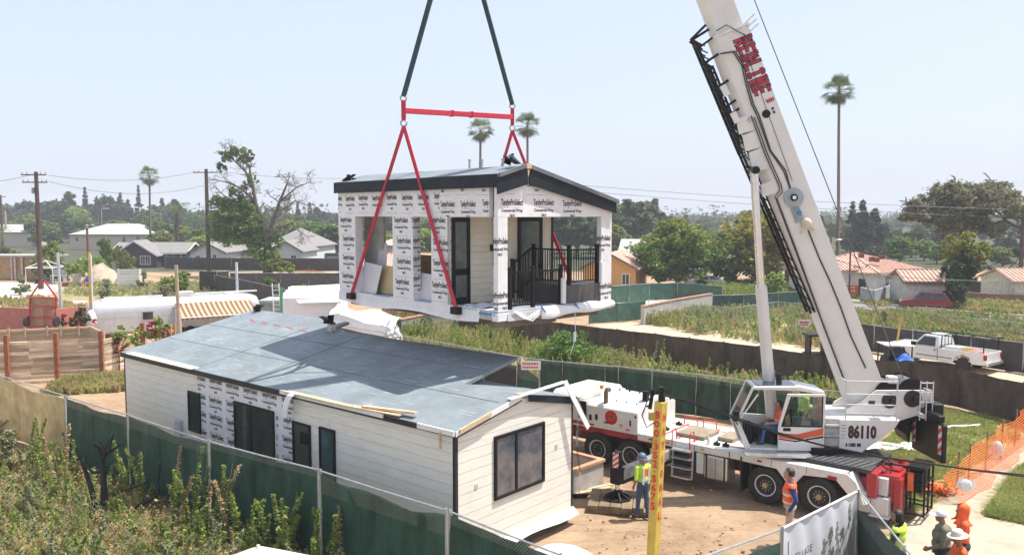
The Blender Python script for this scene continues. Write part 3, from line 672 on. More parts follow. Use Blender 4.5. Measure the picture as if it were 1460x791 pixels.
b.prism([(xq+.02,y,z)for y,z in prof],(xe-xq-.02,0,0)); b.build('engine_housing',CRANEW,crane,bevel=.03,seg=2)
b=MB(); b.box(xf-.4,xq,.0,CW,1.3,2.28); b.prism([(xf-.2,.03,2.282),(xf-.2,.25,2.47),(xf-.2,CW-.25,2.47),(xf-.2,CW-.03,2.282)],(xq-xf+.1,0,0)); cc=b.build('carrier_cab',CRANEW,crane,bevel=.05,seg=2)
x0w,x1w=cxs(826,2),cxs(834.5,2)
b=MB(); b.box(x0w-.05,x1w+.05,-.02,-.003,1.62,2.24); fr=b.build('side_window',BLACKM,cc,bevel=.03); b=MB(); b.box(x0w,x1w,-.03,-.022,1.68,2.18); b.build('pane',GLASS,fr)
b=MB(); b.box(xf-.3,xq,-.012,-.002,1.38,1.5); b.box(xq+.03,xq+.35,-.012,-.002,1.42,1.48); b.build('red_stripe',CRANER,cc)
bxc=cxs(871.5,1.8); bz=1.83
b=MB(); M=Matrix.Translation((bxc,-.006,bz))@Matrix.Rotation(R(90),4,'X'); b.lathe([(.26,0),(.26,.004),(0,.004)],28,M); bd=b.build('badge',surf('badge_white',(.75,.7,.68),.5),crane)
b=MB(); b.lathe([(.16,.004),(.16,.008),(0,.008)],24,M); b.lathe([(.255,.0045),(.255,.006),(.235,.006),(.235,.0045)],28,M); b.build('badge_disc',REDINK,bd)
b=MB()
for k in range(22):
 a=2*math.pi*k/22; b.face([M@Vector((.20*math.cos(a+s)+dx*0,.20*math.sin(a+s),.0085))*1 if False else M@Vector(((.20+r)*math.cos(a+s),(.20+r)*math.sin(a+s),.0075))for s,r in((-.06,-.02),(.06,-.02),(.05,.022),(-.05,.022))])
b.build('badge_lettering',REDINK,bd)
b=MB(); b.box(bxc-.035,bxc+.035,-.018,-.0145,bz-.02,bz+.06); b.build('badge_emblem',INK,bd)
for px_,c_ in((842,1.7),(850.5,1.75)):
 b=MB(); x_=cxs(px_,c_); b.box(x_-.05,x_+.05,-.02,-.003,c_-.1,c_+.1); b.build('hatch_latch',BLACKM,crane)
b=MB()
for k in range(6):
 for t in(0,1):x_=xq+.5+k*.42; b.box(x_,x_+.05,.5+t*.9,.56+t*.9,2.28+t*.18,2.345+t*.19)
b.build('hood_bolt',BLACKM,crane)
b=MB(); xp=cxs(863,2.4,.25); b.tube([(xp,.3,2.2),(xp,.3,2.62),(xp+.06,.26,2.74),(xp+.2,.2,2.76)],.085,10); b.build('exhaust_pipe',surf('brown_pipe',(.2,.14,.09),.6,var=.2),crane,smooth=40)
b=MB(); xp=cxs(858,2.6,.8); b.cyl((xp,.8,2.6),(xp,.8,2.74),.08,12); b.build('beacon',surf('amber_beacon',(.75,.25,.02),.3),crane)
DZ=1.45; xd1=cxs(1206,DZ)
b=MB(); b.box(xe+.003,xd1,.0,CW,DZ-.05,DZ); b.box(xe+.003,xC-.75,-.0,.05,DZ-.24,DZ-.05); b.build('deck',CRANEW,crane,bevel=.015)
b=MB(); b.prism([(xC-.8,-.02,DZ-.05),(xC-.8,-.02,DZ-.24),(xC+.35,-.02,DZ-.27),(xC+.72,-.02,DZ-.68),(xC+.86,-.02,DZ-.72),(xC+1.18,-.02,DZ-.3),(xD+.45,-.02,DZ-.22),(xD+1.05,-.02,.62),(xD+1.3,-.02,.62),(xD+1.05,-.02,DZ-.2),(xD+.8,-.02,DZ-.01),(xC,-.02,DZ-.01)],(0,.06,0)); b.build('fender',CRANEW,crane,bevel=.01)
b=MB(); b.prism([(xD+.80,.04,DZ-.01),(xD+1.3,.04,.62),(xD+1.3,.7,.62),(xD+.80,.7,DZ-.01)],(.05,0,.02)); b.build('rear_fender_slope',CRANEW,crane)
b=MB(); xt=cxs(1187,1.25); b.box(xt-.13,xt+.13,-.05,-.022,1.19,1.30); b.build('tail_light',surf('red_lens',(.35,.01,.015),.2),crane,bevel=.03,seg=2)
b=MB(); xt=cxs(950,1.35); b.box(xt-.12,xt+.12,-.03,-.002,1.29,1.38); b.build('marker_light',surf('amber_lens',(.7,.25,.03),.25),crane,bevel=.01)
for px_ in(930,990,1040,1100,1150):
 b=MB(); x_=cxs(px_,DZ); b.box(x_,x_+.012,-.026,-.001,DZ-.23,DZ-.02); b.build('panel_seam',DARKM,crane)
RAILR=surf('red_rail',(.58,.03,.03),.4,var=.1)
def lx(px,z,y=0.0):return cxs(px,z,y)
l0,l1=lx(962,1),lx(990,1)
b=MB(); yl=-.10
for x_ in(l0,l1):b.bar((x_,yl,1.40),(x_,yl-.06,.28),.05,.05,(1,0,0))
for z_ in(.30,.62,.94,1.2):b.box(l0+.026,l1-.026,yl-.2,yl+.1,z_,z_+.05)
b.build('ladder',ALU,crane)
b=MB()
for x_ in(l0-.05,l1-.12):b.tube([(x_,-.05,.98),(x_,-.1,1.1),(x_,-.1,1.75),(x_,.0,1.83),(x_,.16,1.82),(x_,.22,DZ)],.022,8)
for px_,y_ in((1012,2.2),(985,2.2)):
 x_=lx(px_,DZ,y_); b.tube([(x_-.25,y_,DZ),(x_-.25,y_,DZ+.28),(x_+.25,y_,DZ+.28),(x_+.25,y_,DZ)],.025,8)
b.build('grab_rail',RAILR,crane,smooth=50)
b=MB(); b.box(l0-.3,l1+.05,.06,.6,.45,DZ-.06); b.build('locker',surf('dark_locker',(.03,.03,.032),.5),crane)
b=MB(); b.box(lx(925,1),l0-.08,.05,.5,.5,1.0); b.build('side_box',surf('grey_side_box',(.40,.41,.43),.45,var=.1),crane,bevel=.02)
b=MB(); b.box(l1+.06,lx(1003,1),.0,.5,.5,DZ-.26); b.build('side_box',CRANEW,crane,bevel=.02)
b=MB(); t0_,t1_=lx(1005,1),lx(1038,1); b.box(t0_,t1_,-.06,.6,.42,1.18); tk=b.build('fuel_tank',ALU,crane,bevel=.05,seg=3)
b=MB()
for x_ in(t0_+.06,t1_-.12):b.box(x_,x_+.05,-.075,-.055,.4,1.2)
b.box((t0_+t1_)/2-.005,(t0_+t1_)/2+.005,-.066,-.05,.45,1.15); b.build('tank_strap',DARKM,tk)
b=MB(); x_=lx(1056,.8); b.box(x_,x_+.04,-.05,.65,.22,DZ-.1); b.box(x_+.3,x_+.34,-.0,.65,.22,DZ-.1); b.build('mud_flap',RUBBER,crane)
b=MB()
for k in range(3):x_=lx(960+k*22,DZ,1.2); b.box(x_,x_+.12,.25,2.3,DZ+.003,DZ+.007)
b.box(lx(955,DZ,1.9),lx(1050,DZ,1.9),1.95,2.05,DZ+.0035,DZ+.0078); b.box(lx(1030,DZ,.5),lx(1070,DZ,.5),.5,.62,DZ+.003,DZ+.0072); b.build('deck_stripe',surf('faded_red',(.55,.12,.10),.6),crane)
def on_deck(name,label,cat,q,m,group=None,**k):
 ob=q.build(name,m,None,**k); ob.matrix_world=RC; return tag(ob,label,cat,group)
PLY=surf('grey_plywood',(.27,.22,.16),.85,var=.2,bump=.2)
q=MB(); q.box(lx(972,DZ,1.0),lx(1012,DZ,1.0),.55,1.75,DZ+.01,DZ+.13); on_deck('crane_pad','grey wooden pad lying on the crane deck behind the ladder','outrigger pad',q,PLY,bevel=.01)
q=MB(); q.box(lx(1030,DZ,1.3),lx(1052,DZ,1.3),.9,1.9,DZ+.01,DZ+.13); on_deck('crane_pad','grey wooden pad lying on the crane deck against the operator cab','outrigger pad',q,PLY,bevel=.01)
b=MB()
for px_,y_ in((950,1.0),(968,1.9),(1022,.35),(1035,.4)):b=MB(); x_=lx(px_,DZ,y_); b.box(x_-.1,x_+.1,y_-.06,y_+.06,DZ,DZ+.09); b.cyl((x_,y_,DZ),(x_,y_,DZ+.14),.04,8); b.build('deck_fitting',BLACKM,crane)
b=MB(); x_=lx(921,2.5,.9); b.box(x_-.09,x_+.09,.8,.98,1.9,2.75); b.box(x_-.14,x_+.14,.74,1.04,1.85,1.95); b.build('engine_stack',BLACKM,crane)
q=MB(); x_=lx(1010.5,DZ+.15,.25); q.lathe([(.0,0),(.07,0),(.07,.16),(.03,.22),(.03,.26),(0,.26)],10,Matrix.Translation((x_,.25,DZ+.003))); on_deck('water_bottle','small white bottle standing on the crane deck edge beside the ladder','bottle',q,SHEETW,smooth=40)
xk0,xk1=lx(1130,1.5,.4),xD+1.35
b=MB(); b.box(xk0,xk1,.35,CW-.2,DZ+.002,DZ+.12); b.build('turntable_deck',surf('black_anti_slip',(.035,.035,.037),.7,var=.3),crane)
b=MB()
for k in range(11):x_=xk0+.1+k*(xk1-xk0-.2)/11; b.bar((x_,.36,DZ+.135),(x_+.22,1.2,DZ+.135),.07,.03)
b.build('deck_rib',surf('worn_grey_rib',(.10,.10,.105),.5),crane)
b=MB(); b.cyl((xC+1.25,CW/2,DZ+.1),(xC+1.25,CW/2,1.78),.5,32); b.build('turntable',BLACKM,crane,smooth=40)
xR=xD+1.32
b=MB(); b.box(xR-.3,xR+.72,.75,CW-.2,.62,1.42); b.box(xR-.28,xR-.12,.5,.9,.9,1.3); b.box(xR-.1,xR+.2,.35,.9,.75,1.5); b.box(xR+.56,xR+.78,.72,1.3,.3,1.36); b.box(xR+.0,xR+.3,.8,1.1,1.42,1.52); b.box(xR+.3,xR+.62,1.2,1.6,1.42,1.5); b.prism([(xR-.6,.9,1.42),(xR-.1,.9,1.56),(xR+.2,.9,1.42)],(0,.5,0)); b.box(xR+.35,xR+.5,2.0,2.3,1.42,1.58); b.build('rear_frame',CRANER,crane,bevel=.025)
SILV=surf('silver_paint',(.58,.58,.6),.4,var=.08,metal=.2)
b=MB(); b.box(xR+.08,xR+.44,.56,1.0,.82,1.34); b.box(xR+.02,xR+.50,.46,.98,.26,.79); b.box(xR-.02,xR+.54,.42,1.0,.18,.255); b.build('outrigger_housing',SILV,crane,bevel=.015)
b=MB(); b.box(xR-.35,xR+.03,.3,.8,.32,.75); b.box(xR-.3,xR-.02,.35,.75,.755,.92); b.build('step_box',surf('grey_step',(.45,.44,.42),.5),crane,bevel=.02)
b=MB(); gx0,gx1,gy0,gy1=xR+.82,xR+1.3,1.15,2.15
for x_ in(gx0,gx1):
 for y_ in(gy0,(gy0+gy1)/2,gy1):b.box(x_-.025,x_+.025,y_-.025,y_+.025,.22,1.62)
for z_ in(.25,.7,1.15,1.6):
 for y_ in(gy0,gy1):b.box(gx0,gx1,y_-.02,y_+.02,z_,z_+.04)
 for x_ in(gx0,gx1):b.box(x_-.02,x_+.02,gy0,gy1,z_,z_+.04)
b.box(gx0,gx1,gy0,gy1,1.64,1.68); b.box(gx0+.1,gx1-.1,gy0+.1,gy1-.1,.9,1.5); b.build('pad_rack',BLACKM,crane)
b=MB(); b.box(gx0+.02,gx1-.3,gy0-.03,gy0+.05,.95,1.5); b.build('orange_panel',surf('orange_panel',(.6,.12,.03),.5),crane)
for px_,z_,w_,h_,m_ in((862,1.62,.16,.05,INK),(884,1.6,.10,.12,surf('yellow_sticker',(.6,.45,.05),.5)),(898,1.75,.05,.2,DARKM),(893,1.5,.14,.04,REDINK),(905,2.0,.06,.06,BLACKM),(925,1.33,.12,.05,REDINK),(1000,1.33,.1,.06,surf('yellow_sticker',(.6,.45,.05),.5)),(1080,1.32,.14,.05,INK),(1128,1.2,.1,.08,REDINK)):
 b=MB(); x_=lx(px_,z_); b.box(x_,x_+w_,-.034,-.004,z_-h_/2,z_+h_/2); b.build('warning_sticker',m_,crane)
b=MB()
for k in range(3):b.tube([(xR-.2+k*.1,.9+k*.3,1.45),(xR+.1,1.0+k*.25,1.62+.05*k),(xR+.4,.95+k*.3,1.5),(xR+.55,.8+k*.2,1.1)],.022,6)
b.build('hydraulic_hose',BLACKM,crane,smooth=60)
b=MB(); b.box(xR+.02,xR+.07,.6,2.3,1.425,1.47); b.box(xR-.3,xR+.7,1.75,1.85,1.425,1.5); b.box(xR+.725,xR+.76,.9,2.4,.7,1.3); b.build('frame_rib',surf('grimy_rib',(.07,.03,.03),.6,var=.4),crane)
PJ=gp(880,708,.28); pj=RCi@PJ; pb=RCi@gp(915,652,1.05)
b=MB(); b.bar((pj.x+.05,pj.y+.1,.98),(pj.x+.15,1.0,.98),.26,.32); b.build('outrigger_beam',surf('worn_grey_beam',(.33,.31,.28),.6,var=.25),crane)
b=MB(); b.box(pj.x-.17,pj.x+.17,pj.y-.17,pj.y+.17,.72,1.2); b.box(pj.x-.11,pj.x+.11,pj.y-.11,pj.y+.11,1.2,1.72); b.bar((pj.x+.05,pj.y+.1,.74),(pj.x+.15,1.0,.74),.2,.12); jk=b.build('outrigger_jack',BLACKM,crane,bevel=.015)
b=MB(); b.cyl((pj.x,pj.y,.5),(pj.x,pj.y,.74),.07,12); b.build('jack_rod',CHROME,jk)
b=MB()
for k in range(8):
 a=k*math.pi/4; b.prism([(pj.x+.06*math.cos(a),pj.y+.06*math.sin(a),.5),(pj.x+.42*math.cos(a),pj.y+.42*math.sin(a),.28),(pj.x+.06*math.cos(a),pj.y+.06*math.sin(a),.28)],(-.03*math.sin(a),.03*math.cos(a),0))
b.lathe([(.46,.245),(.46,.28),(.1,.3),(.1,.52),(0,.52)],8,Matrix.Translation((pj.x,pj.y,0))); b.build('outrigger_foot',BLACKM,crane)
def stripes(par,F,w,h,n=3):
 q=MB(); q.face([F(0,0),F(w,0),F(w,h),F(0,h)]); pl=q.build('warning_plate',surf('plate_white',(.72,.7,.7),.5),par)
 q=MB(); F2=lambda a,c:F(a,c)
 for k in range(-1,n+1):
  z0=k*h/n; c=clip([(0,z0),(w,z0+w*.8),(w,z0+w*.8+h/n*.5),(0,z0+h/n*.5)],(0,w,0,h))
  if c:q.face([Vector(F(*p))for p in c])
 return pl,q
Fq=lambda a,c:(pj.x-.105+a,pj.y-.116,1.22+c)
pl,q=stripes(jk,Fq,.21,.48); q.M=Matrix.Translation((0,-.003,0)); q.v=[(v[0],v[1]-.003,v[2])for v in q.v]; q.build('warning_stripe',REDINK,pl)
mats_=thing('timber_mat','stack of rough timber mats under the crane outrigger foot','crane mat',(PJ.x,PJ.y,0),cang+.5)
rr=random.Random(5)
for k in range(5):q=MB(); q.box(-.85+k*.34,-.53+k*.34,-.8+rr.uniform(-.05,.05),.8+rr.uniform(-.06,.06),.125,.24); q.build('plank',surf('mat_timber',(.20,.15,.09),.9,var=.3,bump=.4),mats_)
for k in range(4):q=MB(); q.box(-.85,.9+rr.uniform(-.1,.05),-.75+k*.4,-.48+k*.4,.0,.12); q.build('plank',surf('mat_timber',(.20,.15,.09),.9,var=.3,bump=.4),mats_)
ua=R(-4); UP=Vector((gx(1178,25.0,1.9),25.0,0)); UW=Matrix.Translation(UP)@Matrix.Rotation(ua,4,'Z'); UM=RCi@UW
uxv=Vector((math.cos(ua),math.sin(ua),0)); uyv=Vector((-math.sin(ua),math.cos(ua),0))
def ux(px,z,y=0.0):return solve(UP+uyv*y-uxv*8,uxv,px,z)-8
def uz(px,py,y=0.0):
 x=ux(px,3,y); w=UP+uyv*y+uxv*x; return dp(px,py,w.y).z
CB=1.05
def xz(px,py,y=0.0):z=uz(px,py,y); return(ux(px,z,y),z)
ft,fm,fb_=xz(1074,551),xz(1050,603),xz(1064,640)
rt,rb=xz(1176,558),xz(1177,638); rm=xz(1141,551)
U=lambda:MB(UM)
floor_z=fb_[1]
b=U(); b.prism([(ft[0],0,ft[1]),(rm[0],0,rm[1]),(rt[0],0,rt[1]),(rt[0],0,rt[1]-.1),(rm[0]-.1,0,rm[1]-.13),(ft[0]+.02,0,ft[1]-.1)],(0,CB,0)); cab=b.build('operator_cab',CRANEW,crane,bevel=.03,seg=2)
b=U(); b.box(fb_[0],rt[0],0,CB,floor_z-.03,floor_z+.05); b.prism([(fm[0],0,fm[1]),(fb_[0],0,floor_z),(fb_[0]+.12,0,floor_z),(fb_[0]+.12,0,floor_z+.1),(fm[0]+.12,0,fm[1]+.0)],(0,.03,0)); b.box(rt[0]-.06,rt[0],0,CB,floor_z+.05,rt[1]-.1); b.prism([(fm[0],CB-.03,fm[1]),(fb_[0],CB-.03,floor_z),(rt[0],CB-.03,floor_z),(rt[0],CB-.03,floor_z+.8),(fm[0]+.02,CB-.03,fm[1]+.1)],(0,.03,0)); b.build('cab_shell',CRANEW,cab,bevel=.01)
def pillar(p,q,y,w=.06):
 return U().bar((p[0],y,p[1]),(q[0],y,q[1]),.05,w,(0,1,0))
b=U()
for y in(.03,CB-.03):b.bar((ft[0],y,ft[1]-.03),(fm[0],y,fm[1]),.06,.09,(0,1,0)); b.bar((fm[0],y,fm[1]),(fb_[0],y,floor_z),.06,.09,(0,1,0))
d0=xz(1109,600)[0]; b.bar((d0-.02,CB-.04,floor_z+.05),(d0-.02,CB-.04,rm[1]-.1),.05,.05,(0,1,0)); b.build('cab_pillar',CRANEW,cab)
b=U(); b.prism([(ft[0]-.03,.05,ft[1]-.05),(fm[0]-.02,.05,fm[1]),(fm[0]+.0,.05,fm[1]-.01),(ft[0]-.01,.05,ft[1]-.05)],(0,CB-.1,0)); b.prism([(fm[0],.05,fm[1]-.02),(fb_[0]+.0,.05,floor_z+.1),(fb_[0]+.02,.05,floor_z+.1),(fm[0]+.02,.05,fm[1]-.02)],(0,CB-.1,0)); b.build('windscreen',PANE,cab)
b=U(); b.box(ft[0]+.15,rm[0]-.1,.1,CB-.1,ft[1]+.004,ft[1]+.03); b.build('roof_window',FILMG,cab)
b=U(); b.bar((fm[0]+.08,-.06,fm[1]+.12),(ft[0]+.12,-.06,ft[1]-.25),.04,.04); b.bar((fm[0]+.08,-.06,fm[1]+.12),(fm[0]+.08,.01,fm[1]+.2),.03); b.bar((ft[0]+.12,-.06,ft[1]-.25),(ft[0]+.12,.01,ft[1]-.25),.03); b.build('grab_bar',CRANEW,cab)
D0,D1=xz(1109,600)[0],rt[0]+.01; dzt=xz(1150,561)[1]; dzm=xz(1140,608)[1]; slx=xz(1123,560)[0]
yd=-.07
def doorpoly():return[(D0,floor_z-.0),(D1,floor_z-.0),(D1,dzt),(slx,dzt),(D0,floor_z+.95)]
wz0,wz1=dzm+.02,dzt-.08
b=U(); b.prism([(D0,yd,floor_z),(D1,yd,floor_z),(D1,yd,wz0),(D0,yd,wz0)],(0,.05,0)); b.prism([(D1-.07,yd,wz0),(D1,yd,wz0),(D1,yd,dzt),(D1-.07,yd,dzt)],(0,.05,0)); b.prism([(slx,yd,wz1),(D1-.07,yd,wz1),(D1-.07,yd,dzt),(slx,yd,dzt)],(0,.05,0)); b.prism([(D0,yd,wz0),(D0+.09,yd,wz0),(slx+.09,yd,wz1),(slx,yd,dzt),(slx-.02,yd,dzt)],(0,.05,0)); door=b.build('cab_door',CRANEW,cab,bevel=.012)
b=U(); b.prism([(D0+.06,yd+.02,wz0),(D1-.05,yd+.02,wz0),(D1-.05,yd+.02,wz1+.01),(slx+.07,yd+.02,wz1+.01)],(0,.012,0)); b.build('door_pane',PANE,door)
b=U(); b.prism([(D0+.09,yd-.006,wz0-.0),(D0+.13,yd-.006,wz0),(slx+.12,yd-.006,wz1-.02),(slx+.08,yd-.006,wz1-.02)],(0,.005,0)); b.box(D0+.1,D1-.08,yd-.006,yd-.001,wz0-.012,wz0+.02); b.box(D1-.1,D1-.07,yd-.006,yd-.001,wz0,wz1); b.build('window_seal',BLACKM,door)
b=U(); b.prism([(D0+.02,yd-.004,floor_z+.40),(D0+.55,yd-.004,floor_z+.34),(D1-.04,yd-.004,floor_z+.52),(D1-.04,yd-.004,floor_z+.74),(D0+.6,yd-.004,floor_z+.53),(D0+.02,yd-.004,floor_z+.55)],(0,.003,0)); b.build('orange_stripe',surf('orange_stripe',(.62,.10,.03),.45),door)
b=U(); b.prism([(D0+.02,yd-.004,floor_z+.35),(D0+.55,yd-.004,floor_z+.28),(D1-.04,yd-.004,floor_z+.43),(D1-.04,yd-.004,floor_z+.49),(D0+.55,yd-.004,floor_z+.32),(D0+.02,yd-.004,floor_z+.385)],(0,.003,0)); b.box(D0+.15,D0+.38,yd-.012,yd-.001,floor_z+.62,floor_z+.72); b.box(D0+.14,D0+.22,yd-.006,yd-.001,wz0+.06,wz0+.16); b.build('door_trim',BLACKM,door)
b=U(); b.box(fb_[0]-.35,fb_[0]+.02,-.012,-.002,floor_z+.46,floor_z+.58)if False else b.box(fm[0]+.06,fb_[0]+.6,-.006,-.001,floor_z+.40,floor_z+.52)if False else b.box(fb_[0]-.2,fb_[0]+.0,.01,.02,floor_z+.3,floor_z+.42); b.build('orange_stripe',surf('orange_stripe',(.62,.10,.03),.45),cab)
b=U(); sx_=xz(1117,600)[0]; b.box(sx_-.28,sx_+.28,.25,.82,floor_z+.35,floor_z+.5); b.box(sx_+.2,sx_+.34,.25,.82,floor_z+.5,floor_z+1.25); b.box(sx_-.2,sx_+.2,.35,.7,floor_z+.05,floor_z+.35); b.build('driver_seat',BLACKM,cab,bevel=.03)
b=U(); b.box(fb_[0]+.05,fb_[0]+.3,.45,.9,floor_z+.05,floor_z+.7); b.build('control_console',BLACKM,cab,bevel=.03)
b=U(); b.box(fb_[0]-.12,xz(1152,645)[0],-.55,-.01,floor_z-.09,floor_z-.035)
for k in range(14):x_=fb_[0]+k*.14; b.box(x_,x_+.02,-.54,-.02,floor_z-.034,floor_z-.02)
b.build('cab_step',ALU,cab)
for s in(0,):
 b=U(); b.bar((fm[0]-.05,-.08,fm[1]+.1),(fm[0]+.06,.02,fm[1]-.1),.03); b.box(fm[0]-.14,fm[0]+.06,-.14,-.05,fm[1]+.1,fm[1]+.42); b.build('mirror',BLACKM,cab,bevel=.01)
n0,n1=ux(1197,2.4),ux(1284,2.9); z1_=uz(1240,598); z0_=uz(1210,640)
b=U(); b.prism([(n0,0,z1_),(n0,0,z0_),(ux(1228,z0_),0,z0_-.12),(ux(1262,2.3),0,z0_+.45),(n1-.12,0,z1_-.22),(n1,0,z1_)],(0,.08,0)); b.prism([(n0-.4,.09,z1_),(n0-.4,.09,z0_),(ux(1228,z0_),.09,z0_),(ux(1262,2.3),.09,z0_+.45),(n1-.1,.09,z1_-.2),(n1,.09,z1_)],(0,1.9,0)); body=b.build('upper_body',CRANEW,crane,bevel=.02)
b=U(); put_text(b,'86110',ux(1209,2.4),uz(1209,625),ux(1250,2.4)-ux(1209,2.4),uz(1209,605)-uz(1209,625),lambda a,c:(a,-.004,c),None,.06); b.build('number_lettering',surf('number_ink',(.035,.015,.012),.5),body)
b=U(); zz=uz(1209,637); xx=ux(1206,2.1)
for dx,w in((0,.05),(.09,.03),(.14,.16),(.34,.12)):b.box(xx+dx,xx+dx+w,-.005,-.001,zz+.02,zz+.13)
for k in range(5):b.box(ux(1200,2.4)+.0,ux(1206,2.4),-.005,-.001,uz(1200,606)-k*.1,uz(1200,606)-k*.1+.015)
b.build('data_plate',INK,body)
b=U()
for k in range(3):b.box(n0-.43,n0-.01,.03,.09,z0_+.1+k*.30,z0_+.34+k*.30)
b.box(n0-.46,n0+.0,-.1,.02,z0_+.42,z0_+.46); b.box(n0-.46,n0+.0,-.1,.02,z0_+.74,z0_+.78); b.build('access_step',surf('grey_step',(.45,.44,.42),.5),body)
yb0=.55
mp=[xz(1228,572,yb0),xz(1250,556,yb0),xz(1318,556,yb0),xz(1330,566,yb0),xz(1308,592,yb0),xz(1282,600,yb0),xz(1200,598,yb0),xz(1206,584,yb0)]
for k,y in enumerate((yb0,yb0+1.15)):b=U(); b.prism([(x,y,z)for x,z in mp],(0,.06,0)); b.build('mast_plate',CRANEW,crane,bevel=.01)
HOLE=surf('winch_black',(.015,.015,.016),.5)
for px_,py_,r_ in((1268,571,.24),(1301,568,.27)):
 c=xz(px_,py_,yb0); b=U(); b.cyl((c[0],yb0-.03,c[1]),(c[0],yb0+.01,c[1]),r_,24); b.cyl((c[0]+.1,yb0-.14,c[1]-.02),(c[0]+.1,yb0-.02,c[1]-.02),r_*.42,14); wn=b.build('winch_motor',HOLE,crane,smooth=40)
 b=U(); b.cyl((c[0],yb0+.1,c[1]+.2),(c[0],yb0+1.1,c[1]+.2),.36,24); b.build('winch_drum',surf('rope_drum',(.10,.10,.10),.45,var=.3,stretch=(1,40,1)),crane,smooth=40)
 for y in(yb0+.08,yb0+1.1):b=U(); b.cyl((c[0],y,c[1]+.2),(c[0],y+.03,c[1]+.2),.43,24); b.build('drum_flange',BLACKM,crane,smooth=40)
b=U(); ry=-.02
rx0,rx1=ux(1206,3.3,ry),ux(1279,3.3,ry)
zr=[uz(1240,y_,ry)for y_ in(543.5,562,577,590)]
for z_ in zr:b.tube([(rx0,ry,z_),(rx1,ry,z_)],.022,6)
for x_ in(rx0,rx1):b.tube([(x_,ry,z1_),(x_,ry,zr[0]+.03)],.025,6)
b.tube([(rx1,ry,zr[0]),(rx1,.6,zr[0])],.022,6); b.tube([(rx0,ry,zr[0]),(rx0,.5,zr[0])],.022,6)
x2_=ux(1330,3.3,.1)
for z_ in(zr[0]-.05,zr[0]-.35,zr[0]-.65):b.tube([(ux(1312,3.3,.1),.1,z_),(x2_,.1,z_)],.02,6)
for q_ in(0,.5,1):x_=ux(1312,3.3,.1)*(1-q_)+x2_*q_; b.tube([(x_,.1,zr[3]-.2),(x_,.1,zr[0])],.02,6)
b.build('guard_rail',SILV,crane,smooth=50)
b=U(); b.box(ux(1314,3,.2),ux(1332,3,.2),.15,1.4,uz(1320,596,.2),uz(1320,590,.2)); b.prism([(ux(1316,3,.2),.2,uz(1316,553,.2)),(ux(1328,3,.2),.2,uz(1328,556,.2)),(ux(1334,3,.2),.2,uz(1334,590,.2)),(ux(1330,3,.2),.2,uz(1330,590,.2)),(ux(1325,3,.2),.2,uz(1325,560,.2))],(0,.08,0)); b.build('rear_bracket',CRANEW,crane)
b=U(); x_=ux(1272,3.3,.2); b.box(x_-.14,x_+.14,.15,.45,zr[0]-.1,zr[0]+.12); b.build('hydraulic_valve',SILV,crane,bevel=.02)
b=U(); xx=ux(1231,3.2,yb0); zz=uz(1231,577,yb0)
b.box(xx,xx+.14,yb0-.008,yb0-.002,zz,zz+.16); b.build('small_sign',SHEETW,crane)
b=U(); b.box(xx+.16,xx+.36,yb0-.008,yb0-.002,zz,zz+.14); b.build('small_sign',INK,crane)
K0=Vector((gx(1300,25.7,2),25.7,0)); K1=Vector((gx(1343,24.0,2),24.0,0))
ky=(K0-K1).normalized(); kx=Vector((ky.y,-ky.x,0)); kl=(K0-K1).length
kz0,kz1=dp(1343,661,24.0).z,dp(1343,606,24.0).z
KM=RCi@Matrix(((kx.x,ky.x,0,K1.x),(kx.y,ky.y,0,K1.y),(0,0,1,0),(0,0,0,1)))
BLKP=surf('black_counterweight',(.008,.0075,.0075),.5,var=.4,scale=2.5,spec=.3,dirt=(.04,.032,.028),dscale=2.2,dlo=.62,dhi=.85)
b=MB(KM); b.box(0,.16,0,kl,kz0,kz1); b.box(.0,.22,.25,kl+.6,kz1+.004,kz1+.22); b.box(.17,.5,.8,kl+1.3,kz0+.4,kz1+.45); cw=b.build('counterweight',BLKP,crane,bevel=.03)
for y0 in(.02,kl-.24):
 F=lambda a,c,y0=y0:KM@Vector((-.004,y0+.2-a,kz0+.25+c))
 pl,q=stripes(cw,F,.19,kz1-kz0-.3); q.v=[tuple(Vector(v)+(RCi.to_3x3()@kx)*-.003)for v in q.v]; q.build('warning_stripe',REDINK,pl)
b=U(); b.prism([(ux(1262,2.6,.7),.7,uz(1262,603,.7)),(ux(1300,2.6,.7),.7,uz(1300,585,.7)),(ux(1318,2.6,.7),.7,uz(1318,590,.7)),(ux(1300,2.6,.7),.7,uz(1300,604,.7)),(ux(1297,2,.7),.7,uz(1297,632,.7)),(ux(1290,2,.7),.7,uz(1290,618,.7)),(ux(1275,2.4,.7),.7,uz(1275,608,.7))],(0,1.0,0)); b.build('dark_linking_body',BLACKM,crane)  # linking body; its black stands in for the shaded underside and void
B0=dp(1226,552,26.0); BP=Vector((HOOK.x,HOOK.y+.3,0))
def bpt(tz,py):
 T=Vector((BP.x,BP.y,tz)); lo,hi=0.,1.
 for _ in range(50):
  m=(lo+hi)/2
  if proj(B0+(T-B0)*m)[1]>py:lo=m
  else:hi=m
 return proj(B0+(T-B0)*lo)[0]
lo,hi=15.,120.
for _ in range(50):
 m=(lo+hi)/2
 if bpt(m,100)<1055:lo=m
 else:hi=m
TIP=Vector((BP.x,BP.y,lo)); bd_=(TIP-B0).normalized(); by_=bd_.cross(Vector((0,0,1))).normalized();
if by_.y>0:by_=-by_
bn_=by_.cross(bd_).normalized()
if bn_.x<0:bn_=-bn_
byL=RCi.to_3x3()@by_
def bp(s,n,y=0.0):return RCi@(B0+bd_*s+bn_*n+by_*y)
def bs(py):
 lo_,hi_=-3.,(TIP-B0).length
 for _ in range(50):
  m_=(lo_+hi_)/2
  if proj(B0+bd_*m_)[1]>py:lo_=m_
  else:hi_=m_
 return lo_
